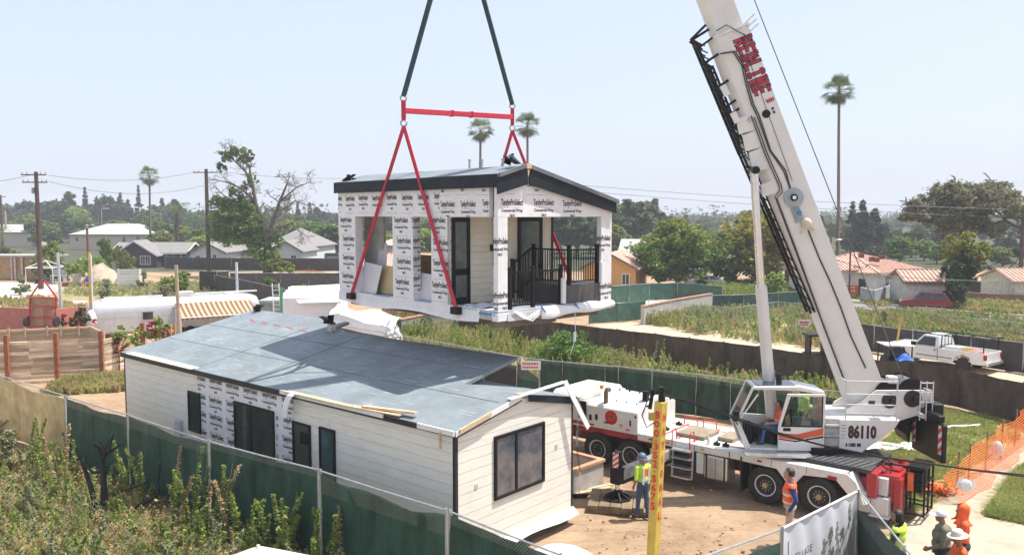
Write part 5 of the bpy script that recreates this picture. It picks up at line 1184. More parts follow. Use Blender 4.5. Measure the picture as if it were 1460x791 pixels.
P,H=stand('person in a yellow vest standing behind the crane cab, seen through its window',wp,R(190),SKIN[1],LIME,DARKP,BOOT,arms='down',headdir=(1,0,.1),vest=HIVIS)
hair(P,H,HAIRD)
def screen_fence(label,cat,pts,h,mat,post=STEEL,posts=True,rail=True,drop=None,link=False,group=None,name='screened_fence',pr_=.03,thick=.03,gap=.03,sag=.02,base=0.0,extra_posts=0):
 """posts, top rail and cloth along the ground line pts; drop[i] = how far the cloth hangs below the rail at each point"""
 P=[Vector((p[0],p[1],0))for p in pts]; o=P[0].copy(); root=thing(name,label,cat,o,0,group); P=[p-o for p in P]
 drop=drop or[gap]*len(P)
 q=MB(); r_=random.Random(len(label))
 for side in(1,-1):
  for i in range(len(P)-1):
   a,b=P[i],P[i+1]; d=b-a; L=d.length; nr=Vector((-d.y,d.x,0)).normalized(); n=max(2,int(L/.35)); ph=r_.uniform(0,6)
   def fn(s,t,a=a,d=d,nr=nr,i=i,L=L,ph=ph):
    dr=drop[i]+(drop[i+1]-drop[i])*s+sag*4*s*(1-s)*(1+.5*math.sin(s*9+ph)); z=base+(h-dr)*t+.02
    w=.028*math.sin(s*L*2.1+ph+t*2.5)*(1.0-.3*t)+.015*math.sin(s*L*5.3+t*4+ph)
    p=a+d*s+nr*(w+.005*side); return(p.x,p.y,z)
   q.grid(n,5,fn)if side>0 else q.grid(n,5,lambda s,t,fn=fn:fn(1-s,t))
 q.build('windscreen',mat,root,smooth=70)
 if posts:
  for i,p in enumerate(P):
   q=MB(); q.cyl((p.x,p.y,0),(p.x,p.y,base+h+.05),pr_,8); q.build('fence_post',post,root)
 if rail:
  q=MB()
  for i in range(len(P)-1):q.tube([P[i]+Vector((0,0,base+h)),P[i]*.5+P[i+1]*.5+Vector((0,0,base+h-.01)),P[i+1]+Vector((0,0,base+h))],.022,6)
  q.build('top_rail',post,root)
 if link:
  for i in range(len(P)-1):
   d=P[i+1]-P[i]; L=d.length; dmx=max(drop[i],drop[i+1])+sag*2.2+.1
   q=MB(); q.face([(0,0,h-dmx),(L,0,h-dmx),(L,0,h-.02),(0,0,h-.02)]); m=q.build('chain_link',LINK,root); m.location=P[i]+Vector((0,0,base))+Vector((-d.y,d.x,0)).normalized()*-.03; m.rotation_euler=(0,0,math.atan2(d.y,d.x))
 return root
def fline(pxs,z):return[gp(x,y,z)for x,y in pxs]
FH=2.44
fp=fline([(-60,518),(0,535),(92,564)],FH); screen_fence('tan windscreen fence sagging at the far left edge behind the weeds','fence',fp,FH,TANSCR,drop=[.05,.08,.12],sag=.09,link=True)
fp=fline([(95,565),(181.7,591)],FH); screen_fence('green screened fence panel joining the tan screen at its left','fence',fp,FH,GREENSCR,drop=[.1,.12],sag=.06,link=True,group='green fence panels in front of the house')
fp=fline([(184,592),(297,628.5)],FH); screen_fence('green screened fence panel with a loose top edge below the grey meter box','fence',fp,FH,GREENSCR,drop=[.05,.10],sag=.09,link=True,group='green fence panels in front of the house')
fp=fline([(300,629.5),(453.5,669.5)],FH); screen_fence('taut green screened fence panel in front of the sliding door','fence',fp,FH,GREENSCR,drop=[.06,.06],sag=.015,link=True,group='green fence panels in front of the house')
fp=fline([(457,671),(636,727)],FH); screen_fence('green screened fence panel whose cloth droops to bare chain link, left of the house corner','fence',fp,FH,GREENSCR,drop=[.08,.12],sag=.16,link=True,group='green fence panels in front of the house')
fp=fline([(642,729),(800,791),(880,824)],FH); screen_fence('green screened fence running below the gable window to the bottom edge','fence',fp,FH,GREENSCR,drop=[.10,.10,.1],sag=.03,link=True,group='green fence panels in front of the house')
FB_=1.9
fp=fline([(738,508),(769,512.5)],FB_); screen_fence('torn end panel of the green fence right behind the house roof','fence',fp,FB_,GREENSCR,drop=[.3,1.0],sag=0,link=True,gap=.1)
fp=fline([(770,512.5),(802,515.5),(863,521),(882,522),(930,527),(993,533),(1042,539),(1082,544),(1140,551),(1204,559)],FB_); screen_fence('green screened fence with chain link top running behind the crane','fence',fp,FB_,GREENSCR,drop=[.06,.06,.07,.07,.09,.16,.22,.26,.3,.3],sag=.01,link=True)
fp=fline([(655,447),(735,453),(800,460),(880,469),(934,475),(983,481),(1032,487),(1082,493),(1161,505),(1232,510.5),(1302,516),(1371,526),(1405,534),(1460,545),(1530,562)],1.83); screen_fence('long brown silt screen fence below the dirt track','fence',fp,1.83,BROWNSCR,post=surf('dark_post',(.06,.045,.035),.7),rail=False,sag=.03)
fp=fline([(1216,459),(1247,464),(1302,470.5),(1385,479.5),(1460,488.5),(1540,498)],1.75); screen_fence('dark grey screened fence behind the white pickup','fence',fp,1.75,surf('charcoal_screen',(.052,.044,.040),.75,var=.25),sag=.02,pr_=.035)
fp=fline([(840,434),(880,432),(920,428.5)],1.6); screen_fence('green screened fence stepping down under the right side of the hanging module','fence',fp,1.6,surf('lighter_green_screen',(.045,.115,.085),.6,var=.2),rail=False,sag=.05,post=surf('dark_post',(.06,.045,.035),.7))  # cloth in a slightly lighter green than the near panels
fp=fline([(858,408),(897,406),(926,404),(966,403),(988,404),(1030,408)],1.8); screen_fence('long green screened fence in front of the silver parked cars','fence',fp,1.8,surf('lighter_green_screen',(.045,.115,.085),.6,var=.2),sag=.05)
fp=fline([(1016,421),(1060,420),(1110,417),(1150,415)],1.8); screen_fence('green screened fence along the weedy lot left of the boom','fence',fp,1.8,surf('green_grey_screen',(.035,.085,.07),.6,var=.2),sag=.04)
def link_fence(label,pxs,h,group=None,posts=True):
 P=fline(pxs,h); o=Vector((P[0].x,P[0].y,0)); root=thing('chain_link_fence',label,'fence',o,0,group)
 for i,p in enumerate(P):
  q=MB(); q.cyl((p.x-o.x,p.y-o.y,0),(p.x-o.x,p.y-o.y,h+.05),.03,6); q.build('fence_post',STEEL,root)
  if i:
   a=P[i-1]; d=Vector((p.x-a.x,p.y-a.y,0)); q=MB(); q.face([(0,0,.05),(d.length,0,.05),(d.length,0,h),(0,0,h)]); m=q.build('chain_link',LINK,root); m.location=(a.x-o.x,a.y-o.y,0); m.rotation_euler=(0,0,math.atan2(d.y,d.x))
   q=MB(); q.tube([a-o,p-o],.022,6); q.build('top_rail',STEEL,root)
link_fence('bare chain link fence crossing the weeds left of the boom',[(925,427),(990,434),(1045,439),(1110,430),(1200,438)],1.5)
link_fence('bare chain link fence in front of the red car',[(1205,438),(1250,436),(1330,447),(1400,455),(1480,463)],1.2)
DG=surf('dark_brown_screen',(.055,.045,.042),.75,var=.3)
fp=fline([(235,366),(275,367),(330,367.5),(395,368),(440,368),(486,368.5)],2.0); screen_fence('dark screened fence in front of the white houses and the bare tree','fence',fp,2.0,DG,sag=.04)
fp=fline([(328,389),(365,389),(400,389),(440,389),(486,389)],2.0); screen_fence('dark grey screened fence in the yard behind the white tent','fence',fp,2.0,surf('grey_screen',(.08,.075,.078),.75,var=.25),sag=.04)
fp=fline([(306,392),(340,398),(375,405),(410,414)],2.0); screen_fence('slanting black screened fence behind the trailer roof','fence',fp,2.0,BLACKSCR,sag=.05)
fp=fline([(284,386),(309,387),(326,386)],2.4); screen_fence('short tall black screen beside the utility pole foot','fence',fp,2.4,BLACKSCR,sag=.05)
fp=fline([(455,458),(480,463),(550,474),(640,490),(690,499),(737,508)],1.9); screen_fence('black screened fence with chain link top behind the upper edge of the house roof','fence',fp,1.9,BLACKSCR,drop=[.1,.15,.3,.4,.5,.5],sag=.02,link=True)
ONET=newmat('orange_netting')[0]
def netmat():
 m=MATS['orange_netting']; nt=m.node_tree; b=nt.nodes['Principled BSDF']; L=nt.links.new; b.inputs['Base Color'].default_value=(.85,.17,.03,1); b.inputs['Roughness'].default_value=.6
 tc=nn(nt,'ShaderNodeTexCoord'); sx=nn(nt,'ShaderNodeSeparateXYZ'); L(tc.outputs['Object'],sx.inputs[0]); fs=[]
 for ax,sp,wd in(('X',.10,.13),('Z',.065,.27)):
  d=nn(nt,'ShaderNodeMath',operation='DIVIDE'); L(sx.outputs[ax],d.inputs[0]); d.inputs[1].default_value=sp
  f=nn(nt,'ShaderNodeMath',operation='FRACT'); L(d.outputs[0],f.inputs[0]); g=nn(nt,'ShaderNodeMath',operation='LESS_THAN'); L(f.outputs[0],g.inputs[0]); g.inputs[1].default_value=wd; fs.append(g)
 mx=nn(nt,'ShaderNodeMath',operation='MAXIMUM'); L(fs[0].outputs[0],mx.inputs[0]); L(fs[1].outputs[0],mx.inputs[1])
 tr=nn(nt,'ShaderNodeBsdfTransparent'); ms=nn(nt,'ShaderNodeMixShader'); L(mx.outputs[0],ms.inputs[0]); L(tr.outputs[0],ms.inputs[1]); L(b.outputs[0],ms.inputs[2]); L(ms.outputs[0],nt.nodes['Material Output'].inputs['Surface'])
netmat()
A=gp(1348,718); Bn=gp(1462,622); d=Bn-A; L=d.length
net=thing('safety_netting','sagging orange safety netting on stakes beside the concrete path','netting',A,math.atan2(d.y,d.x))
q=MB(); q.grid(40,8,lambda s,t:(s*L,.10*math.sin(s*19+t*2)-.55*(1-t)+.03*math.sin(s*47+t),.03+t*(1.15-.05*math.sin(s*9.4)-.3*max(0,.12-s)/.12)))
q.build('netting',ONET,net)
for s_ in(.1,.22,.42,.62,.82,1.0):
 q=MB(); q.bar((s_*L,-.02,0),(s_*L+.05,-.05,1.45),.05); q.build('stake',surf('stake_wood',(.28,.18,.11),.85),net)
q=MB(); q.tube([(0,0,1.2-.2*0),(.1*L,0,1.32)],.01,4)
q.build('net_rope',ONET,net)
for k,(px_,py_,lb)in enumerate(((1418,640,'white paper sign tied high on the orange netting'),(1374,690,'white rag hanging low on the near end of the orange netting'))):
 p=gp(px_,py_+25); q=MB(); q.ball((0,0,.55 if k==0 else.35),(.2,.06,.2),8,6); q.add([(-.3,.02,.3),(.25,.0,.2),(.3,.05,.5),(-.2,.04,.6)],[(0,1,2,3)]); o=q.build('rag',SHEETW); o.location=(p.x-.1,p.y-.25,.25); tag(o,lb,'rag')
p=gp(1340,706); q=MB(); r_=random.Random(9)
for k in range(26):a,b_,c_=[Vector((r_.gauss(0,.45),r_.gauss(0,.3),abs(r_.gauss(0,.22))))for _ in range(3)]; q.face([a,b_,c_])
o=q.build('netting_heap',ONET); o.location=(p.x,p.y,.02); tag(o,'crumpled heap of orange netting on the grass at the path corner','netting')
c0,c1,c2,c3=gp(985,799,FH),gp(1115.5,753,FH),gp(1222,700,FH),gp(1290,780,FH)
screen_fence('low green screened fence panel left of the white banner, bottom edge','fence',[gp(985,799,FH),gp(1114,753.5,FH)],FH,surf('shiny_green_screen',(.05,.125,.095),.45,var=.25,bump=.6,bscale=2),drop=[.25,.3],sag=.02,link=True)
bo=Vector((c1.x,c1.y,0)); d=Vector((c2.x-c1.x,c2.y-c1.y,0)); L=d.length
ban=thing('banner_fence','white printed banner with a sketch of palms and a small house, on fence rails','banner',bo,math.atan2(d.y,d.x))
def bf(s,t,off=0):return(s*L,.03*math.sin(s*14+t*3)*(1-t)+.02*math.sin(s*31+t*5)-off,.03+t*(FH-.07))
q=MB(); q.grid(30,10,lambda s,t:bf(s,t)); q.grid(30,10,lambda s,t:bf(1-s,t,-.012)); bs_=q.build('banner',surf('banner_white',(.70,.71,.74),.55,var=.05,bump=.3,bscale=3),ban,smooth=70)
FBn=lambda a,z:bf(a/L,(z-.03)/(FH-.07),.006)
q=MB(); put_text(q,'VELLAGE',L*.13,FH-.86,L*.26,.17,FBn,None,0); put_text(q,'Your Home',L*.2,FH-1.45,L*.32,.2,FBn,None,0); q.face([FBn(L*.07,FH-.9),FBn(L*.085,FH-.9),FBn(L*.085,FH-.35),FBn(L*.07,FH-.35)]); q.face([FBn(L*.05,FH-.93),FBn(L*.11,FH-.97),FBn(L*.11,FH-.9),FBn(L*.06,FH-.88)])
q.build('banner_lettering',surf('banner_ink',(.16,.17,.19),.6),bs_)
q=MB(); r_=random.Random(4)
def blot(cx_,cz,rx,rz,n=26):
 for k in range(n):
  a,b_=cx_+r_.gauss(0,rx),cz+r_.gauss(0,rz); w=r_.uniform(.02,.06)
  q.face([FBn(a-w,b_),FBn(a,b_-w),FBn(a+w,b_),FBn(a,b_+w)])
for cx_,cz,rx,rz in((.60,FH-1.25,.12,.16),(.68,FH-1.3,.1,.14),(.74,FH-1.05,.06,.2),(.55,FH-.95,.03,.09),(.62,FH-.7,.025,.07),(.72,FH-.75,.03,.1),(.80,FH-.8,.02,.06),(.90,FH-.48,.03,.14),(.52,FH-1.5,.05,.3)):blot(L*cx_,cz,rx,rz,40)
for cx_,z1,z0 in((.90,FH-.55,FH-1.1),(.62,FH-.75,FH-1.2),(.72,FH-.8,FH-1.2)):q.face([FBn(L*cx_,z0),FBn(L*cx_+.012,z0),FBn(L*cx_+.012,z1),FBn(L*cx_,z1)])
q.build('banner_trees',surf('banner_green',(.24,.255,.215),.6,var=.3,scale=9),bs_)
q=MB()
for x0,x1,z0,z1 in((.66,.70,0.5,FH-1.35),(.74,.75,.5,FH-1.3),(.79,.8,.5,FH-1.25),(.83,.84,.5,FH-1.2),(.60,.84,FH-1.42,FH-1.38)):q.face([FBn(L*x0,z0),FBn(L*x1,z0),FBn(L*x1,z1),FBn(L*x0,z1)])
q.build('banner_house',surf('banner_grey',(.45,.43,.40),.6),bs_)
for s_ in(0,1):q=MB(); q.cyl((s_*L,0,0),(s_*L,0,FH+.05),.032,8); q.build('fence_post',STEEL,ban)
q=MB(); q.tube([(0,0,FH),(L,0,FH)],.028,8); q.build('top_rail',WHITE,ban)
screen_fence('dark green screened fence returning from the banner corner toward the camera','fence',[c2+Vector((.05,-.02,0)),c3,c3+(c3-c2)*.6],FH,surf('deep_green_screen',(.014,.035,.03),.7,var=.25),drop=[.45,.12,.1],sag=.03,link=True)
p=dp(368,775,15.6); u=thing('market_umbrella','cream patio umbrella among the weeds at the bottom edge','umbrella',(p.x,p.y,0))
q=MB(); q.lathe([(1.25,p.z-.62),(.7,p.z-.36),(.3,p.z-.17),(.09,p.z-.08)],8); q.build('canopy',surf('cream_canvas',(.58,.53,.44),.85),u)
q=MB(); q.lathe([(.075,p.z-.10),(.05,p.z-.06),(.035,p.z-.02),(0,p.z)],10); q.build('finial',surf('cream_canvas',(.58,.53,.44),.85),u); q=MB(); q.cyl((0,0,0),(0,0,p.z-.15),.03,8); q.build('pole',WOOD,u)
def S(name,c,r=.8,**k):return surf(name,c,r,**k)
TILE=S('clay_tile_roof',(.50,.30,.235),.85,var=.22,scale=1.2,stretch=(4,.4,1),island=0,bump=.3,bscale=8)
SHING=S('grey_shingle',(.215,.205,.20),.9,var=.16,scale=2.5,stretch=(1,3,3)); SHINGL=S('pale_shingle',(.40,.39,.38),.9,var=.1,scale=2)
STUCW=S('white_stucco',(.66,.645,.61),.85,var=.05); STUCB=S('beige_stucco',(.50,.43,.34),.85,var=.06)
def house_b(name,label,cat,loc,rz,w,d,hw,hr,wall,roof,kind='gable',wins=(),trim=WHITE,ov=.45,tiles=False,door=None,group=None,gwins=(),wing=None):
 """front long wall on y = 0 looking to -y; ridge along x; wins = (x0, x1, z0, z1) on the front; gwins on the x = 0 end"""
 H=thing(name,label,cat,loc,rz,group)
 q=MB()
 if kind=='gable':q.add([(0,0,0),(w,0,0),(w,d,0),(0,d,0),(0,0,hw),(w,0,hw),(w,d,hw),(0,d,hw),(0,d/2,hw+hr),(w,d/2,hw+hr)],[(0,1,5,4),(2,3,7,6),(1,2,6,9,5),(3,0,4,8,7)])
 elif kind=='front':q.add([(0,0,0),(w,0,0),(w,d,0),(0,d,0),(0,0,hw),(w,0,hw),(w,d,hw),(0,d,hw),(w/2,0,hw+hr),(w/2,d,hw+hr)],[(0,1,5,8,4),(2,3,7,9,6),(1,2,6,5),(3,0,4,7)])
 else:q.box(0,w,0,d,0,hw)
 q.build('wall',wall,H)
 q=MB(); t=.14; e=hw-ov*hr/(d/2)if kind=='gable' else hw
 if kind=='gable':
  for s in(0,1):
   y0,y1=(-ov,d/2)if s==0 else(d+ov,d/2); q.prism([(-ov,y0,e),(w+ov,y0,e),(w+ov,y1,hw+hr),(-ov,y1,hw+hr)][::1 if s==0 else-1],(0,0,t))
 elif kind=='front':
  ef=hw-ov*hr/(w/2)
  for s in(0,1):
   x0,x1=(-ov,w/2)if s==0 else(w+ov,w/2); q.prism([(x0,-ov,ef),(x1,-ov,hw+hr),(x1,d+ov,hw+hr),(x0,d+ov,ef)],(0,0,t))
 elif kind=='hip':
  k=min(d/2,w/2)+ov; A=[(-ov,-ov,hw),(w+ov,-ov,hw),(w+ov,d+ov,hw),(-ov,d+ov,hw)]; r0,r1=(k-ov,d/2,hw+hr),(w-k+ov,d/2,hw+hr)
  q.add(A+[r0,r1],[(0,1,5,4),(1,2,5),(2,3,4,5),(3,0,4),(3,2,1,0)]); q.box(-ov,w+ov,-ov,d+ov,hw-.14,hw-.004)
 else:q.box(-ov,w+ov,-ov,d+ov,hw,hw+.2)
 ro=q.build('roof',roof,H)
 if tiles:
  q=MB(); n=int((w+2*ov)/.42)
  for i in range(n):
   x=-ov+.2+i*.42
   if kind=='gable':q.bar((x,-ov-.03,e+t+.03),(x,d/2,hw+hr+t+.03),.16,.1)
   elif kind=='hip':
    k=d/2+ov; lim=min(1,(x+ov)/k,(w+ov-x)/k); q.bar((x,-ov-.02,hw+.03),(x,-ov+k*lim,hw+hr*lim+.04),.16,.1)
  if kind=='hip':
   n=int((d+2*ov)/.42)
   for sgn,x0 in((1,-ov),(-1,w+ov)):
    for i in range(n):
     y=-ov+.2+i*.42; k=d/2+ov; lim=min(1,(y+ov)/k,(d+ov-y)/k); q.bar((x0-sgn*.02,y,hw+.03),(x0+sgn*k*lim,y,hw+hr*lim+.04),.16,.1)
   q.bar(r0,r1,.28,.3)
   for c in(A[0],A[3]):q.bar(c,r0,.26,.24)
   for c in(A[1],A[2]):q.bar(c,r1,.26,.24)
  else:q.bar((-ov,d/2,hw+hr+t),(w+ov,d/2,hw+hr+t),.3,.2)
  q.build('tile_rows',S('clay_tile_row',(.56,.36,.285),.85,var=.25,scale=3),ro)
 if trim:
  q=MB()
  if kind=='gable':
   q.box(-ov,w+ov,-ov-.05,-ov,e-.12,e+t+.01)
   for x in(-ov-.05,w+ov):
    for s in(0,1):y0=-ov if s==0 else d+ov; q.prism([(x,y0,e-.14),(x,d/2,hw+hr-.14),(x,d/2,hw+hr+t+.01),(x,y0,e+t+.01)],(.05,0,0))
  elif kind=='front':
   for s in(0,1):x0=-ov if s==0 else w+ov; q.prism([(x0,-ov-.05,ef-.14),(w/2,-ov-.05,hw+hr-.14),(w/2,-ov-.05,hw+hr+t+.01),(x0,-ov-.05,ef+t+.01)],(0,.05,0))
  else:q.box(-ov-.02,w+ov+.02,-ov-.06,-ov-.002,hw-.16,hw+.06)
  if q.v:q.build('trim',trim,H)
 for(x0,x1,z0,z1)in wins:
  f=MB(); f.box(x0-.1,x1+.1,-.06,-.01,z0-.1,z0); f.box(x0-.1,x1+.1,-.06,-.01,z1,z1+.1); f.box(x0-.1,x0,-.06,-.01,z0,z1); f.box(x1,x1+.1,-.06,-.01,z0,z1); f.box((x0+x1)/2-.03,(x0+x1)/2+.03,-.05,-.01,z0,z1); fo=f.build('window',WHITE,H)
  f=MB(); f.box(x0,x1,-.025,-.008,z0,z1); f.build('pane',GLASS,fo)
 for(y0,y1,z0,z1)in gwins:
  f=MB(); f.box(-.06,-.01,y0-.1,y1+.1,z0-.1,z0); f.box(-.06,-.01,y0-.1,y1+.1,z1,z1+.1); f.box(-.06,-.01,y0-.1,y0,z0,z1); f.box(-.06,-.01,y1,y1+.1,z0,z1); fo=f.build('window',WHITE,H)
  f=MB(); f.box(-.025,-.008,y0,y1,z0,z1); f.build('pane',GLASS,fo)
 if door:f=MB(); f.box(door[0],door[1],-.05,-.01,0.05,2.1); f.build('door',door[2],H)
 return H
def spot(px,y):return(gx(px,y,0),y,0)
def wid(px0,px1,y):return(px1-px0)/FPX*y
house_b('bungalow','beige bungalow with a pale hip roof at the far left edge','house',spot(-60,228),0,wid(-60,45,228),11,4.0,2.2,STUCB,SHINGL,'hip',trim=DARKM)
house_b('long_building','long pale building with a blue roof edge behind the left utility pole','building',spot(24,300),0,wid(24,116,300),12,5.0,.3,S('pale_panel',(.55,.6,.62),.7),S('flat_white_roof',(.6,.6,.6),.8),'flat',wins=[(wid(24,64,300),wid(24,67,300),1.5,3.4),(wid(24,68,300),wid(24,71,300),1.5,3.4)],trim=S('blue_trim',(.06,.22,.45),.6))
house_b('blue_roof_shed','low shed with a bright blue roof behind the long pale building','shed',spot(85,330),0,wid(85,112,330),8,5.6,.5,S('pale_panel',(.55,.6,.62),.7),S('blue_roof',(.05,.2,.5),.6),'flat',trim=None)
house_b('bungalow','wide beige house with a pale hip roof behind the yellow pole','house',spot(100,208),0,wid(100,219,208),13,3.9,2.7,STUCB,SHINGL,'hip',wins=[(wid(100,108,208),wid(100,113,208),2.2,3.2),(wid(100,175,208),wid(100,180,208),1.8,3.4),(wid(100,195,208),wid(100,200,208),1.8,3.4)],trim=DARKM)
DARKH=S('dark_plum_siding',(.045,.042,.055),.75)
ph_=house_b('plum_house','dark plum house with white roof trim and a low gable facing the viewer','house',spot(160,141),R(3),wid(160,262,141),9,2.45,1.5,DARKH,SHING,'gable',wins=[(wid(160,200,141),wid(160,206,141),.9,2.1),(wid(160,207,141),wid(160,213,141),.9,2.1),(wid(160,237,141),wid(160,257,141),1.15,2.15)])
hp=house_b('plum_house_wing','dark front-gabled wing of the plum house at its left end','house',spot(163,138.5),R(3),wid(163,222,139),5,2.2,2.3,DARKH,SHING,'front',wins=[(wid(163,200,139),wid(163,206,139),.6,1.9),(wid(163,207,139),wid(163,213,139),.6,1.9)])
house_b('white_house','white gabled cottage between the plum house and the utility pole','house',spot(272,139),R(-4),wid(272,322,139),9,2.7,1.5,STUCW,SHING,'front',wins=[(wid(272,280,139),wid(272,286,139),.6,2.0),(wid(272,305,139),wid(272,310,139),.8,2.2)],trim=S('brown_trim',(.2,.13,.09),.7))
house_b('cream_house','cream house with a grey roof partly hidden by the bare tree','house',spot(316,146),R(-2),wid(316,400,146),10,2.6,1.7,S('cream_stucco',(.58,.52,.41),.85),SHING,'hip',wins=[(wid(316,322,146),wid(316,335,146),.5,2.1)],trim=DARKM)
house_b('white_house','white gabled house right of the bare tree','house',spot(386,138),R(-3),wid(386,431,138),9,2.9,1.6,STUCW,SHING,'front',wins=[(wid(386,391,138),wid(386,400,138),.9,2.2),(wid(386,416,138),wid(386,423,138),.7,2.1)],trim=S('brown_trim',(.2,.13,.09),.7))
house_b('grey_roof_house','house with the tall grey hip roof rising behind the bare tree trunk','house',spot(378,150),R(-6),wid(378,448,150),13,3.2,3.3,STUCW,SHING,'hip',trim=DARKM)
ORN=S('orange_stucco',(.60,.33,.10),.85,var=.05)
house_b('orange_house','orange house with a clay tile roof seen through the module openings','house',spot(520,101),R(2),wid(520,690,101),8,2.2,1.7,ORN,TILE,'gable',tiles=True,trim=None)
house_b('orange_house','orange gabled house right of the hanging module','house',spot(832,100),R(-18),wid(832,905,102),9,2.6,1.7,ORN,TILE,'front',trim=S('brown_trim',(.2,.13,.09),.7),wins=[(4.8,5.6,.6,1.8)])
house_b('flat_roof_building','low pale building with a light roof seen through the left module opening','building',spot(536,150),0,wid(536,590,150),9,3.4,1.4,STUCB,S('tan_roof',(.46,.38,.3),.9),'hip',trim=None)
house_b('blue_grey_house','blue grey house with a grey roof behind the round green tree','house',spot(884,122),R(-14),wid(884,985,122),10,3.0,2.1,S('blue_grey_wall',(.19,.23,.28),.8),SHINGL,'gable',trim=None,wins=[(3.2,5.2,1.2,2.3),(7.5,8.8,.9,2.3)])
pc=spot(1250,87); hw9=2.75
th_=house_b('tile_roof_house','white house with a pink clay tile hip roof and roof vents right of the boom','house',pc,R(44),11.5,10.0,2.75,1.75,STUCW,TILE,'hip',wins=[(2.2,2.9,.9,2.2),(4.6,5.6,.4,2.2),(7.0,7.8,.8,2.2)],gwins=[(1.2,2.0,.8,2.1),(4.6,6.3,.8,2.2),(7.6,8.6,.8,2.2)],tiles=True,trim=S('tan_trim',(.4,.3,.24),.8))
tw_=house_b('tile_roof_wing','small white wing with a clay tile roof behind the boom edge','house',spot(1166,88),R(10),5.2,6,3.0,1.3,STUCW,TILE,'hip',tiles=True,trim=None)
bpy.context.view_layer.update()
for kid,par in((hp,ph_),(tw_,th_)):
 kid.parent=par; kid.matrix_parent_inverse=par.matrix_world.inverted()
 for key in('label','category'):del kid[key]
for k,(px_,py_)in enumerate(((1228,361),(1243,366),(1250,367),(1257,363))):
 p=dp(px_,py_,89+k*.3); q=MB(); q.box(-.24,.24,-.2,.2,-.5,-.02); o=q.build('roof_vent',S('vent_brown',(.2,.07,.05),.8)); o.location=p; tag(o,'small dark red vent box on the pink tile roof','roof vent','roof vents on the pink tile roof')
house_b('garage','small white garage with a clay tile roof left of the dark green tree','garage',spot(1291,80),R(-6),wid(1291,1347,80),4.5,2.45,.9,S('garage_cream',(.60,.57,.5),.85),TILE,'gable',tiles=True,trim=S('brown_trim',(.2,.13,.09),.7),ov=.3,wins=())
house_b('edge_house','cream house with a clay tile roof cut by the right edge of the photo','house',spot(1446,82),R(-8),9,8,2.2,1.0,S('garage_cream',(.60,.57,.5),.85),TILE,'gable',tiles=True,trim=None,ov=.3)
def wall_seg(name,label,cat,pxs,h,t,m,capm=None):
 P=[gp(x,y,h)for x,y in pxs]; o=Vector((P[0].x,P[0].y,0)); q=MB()
 for i in range(len(P)-1):a,b_=P[i]-o,P[i+1]-o; q.bar((a.x,a.y,h/2),(b_.x,b_.y,h/2),t,h)
 r=q.build(name,m); r.location=o; tag(r,label,cat)
 if capm:
  q=MB()
  for i in range(len(P)-1):a,b_=P[i]-o,P[i+1]-o; q.bar((a.x,a.y,h+.04),(b_.x,b_.y,h+.04),t+.1,.07)
  q.build('wall_cap',capm,r)
 return r
REDW=S('red_stucco',(.40,.155,.12),.85,var=.1,dirt=(.3,.12,.1)); BRICKM=S('brick_cap',(.42,.2,.13),.9)
wall_seg('garden_wall','red plastered garden wall behind the timber fence at left','wall',[(-40,437),(16,438),(78,441),(112,437),(190,440)],2.1,.25,REDW)
wall_seg('block_wall','long grey block wall at the far left behind the patio','wall',[(-40,371),(40,372),(95,375)],2.4,.3,S('grey_block',(.36,.35,.33),.9,scale=3,stretch=(1,1,3)))
wall_seg('garden_wall','long low brown wall at right behind the dry grass','wall',[(1348,413),(1400,418),(1480,421)],1.0,.25,S('brown_wall',(.3,.17,.13),.85))
wall_seg('garden_wall','short red block wall beside the right edge house','wall',[(1438,404),(1452,404)],1.6,.25,S('red_block',(.3,.1,.08),.85))
wall_seg('garden_wall','grey garden wall below the pink tile roof house','wall',[(1228,409),(1246,414),(1290,400)],1.5,.2,S('grey_wall',(.34,.35,.36),.85))
wall_seg('retaining_wall','pale concrete retaining wall with a brick cap below the green fences','wall',[(916,437),(960,428),(1014,419)],1.5,.3,CONC,BRICKM)
wall_seg('retaining_wall','low wall with a terracotta cap just under the hanging module','wall',[(570,456),(600,450),(668,445),(720,444)],1.3,.3,S('greenish_wall',(.25,.27,.24),.9),BRICKM)
wall_seg('brick_wall','pink brick wall corner behind the white tarp under the module','wall',[(545,434),(600,436),(668,440)],1.7,.25,S('pink_brick',(.38,.2,.15),.9))
wall_seg('block_wall','short grey block wall behind the white board stack','wall',[(148,371),(188,370)],2.2,.25,S('grey_block',(.36,.35,.33),.9,scale=3,stretch=(1,1,3)))
wall_seg('dark_screen_wall','low dark wall among the grass behind the small dark tree','wall',[(1376,400),(1432,404)],1.6,.12,BLACKSCR)
wf0,wf1,wf2=gp(-30,548),gp(147,537),gp(212,520)
wfence=thing('board_fence','weathered horizontal board fence with rust brown posts at left','fence',(wf0.x,wf0.y,0))
rr=random.Random(8)
def boards(a,b_,h,n,par,m,y0=.1,nm='board'):
 d=b_-a; L=d.length; ang=math.atan2(d.y,d.x); q=MB(Matrix.Translation(a)@Matrix.Rotation(ang,4,'Z'))
 z=y0; k=0
 while z<h-.05:
  x=0.0
  while x<L:
   l=min(L-x,rr.uniform(2.3,2.6)); t0=rr.uniform(-.02,.02); hh=min(.178,h-z); wv=rr.uniform(-.03,.03)
   q.add([(x,t0,z),(x+l-.01,t0+wv,z+wv),(x+l-.01,t0+wv,z+hh-.015+wv),(x,t0,z+hh-.012),(x,t0+.04,z),(x+l-.01,t0+.04,z),(x+l-.01,t0+.04,z+hh-.012),(x,t0+.04,z+hh-.012)],[(0,1,2,3),(7,6,5,4),(3,2,6,7),(0,4,5,1),(1,5,6,2),(0,3,7,4)]); x+=l
  z+=.19
 return q.build(nm,m,par)
w0=Vector((0,0,0)); w1=wf1-wf0; w2=wf2-wf0
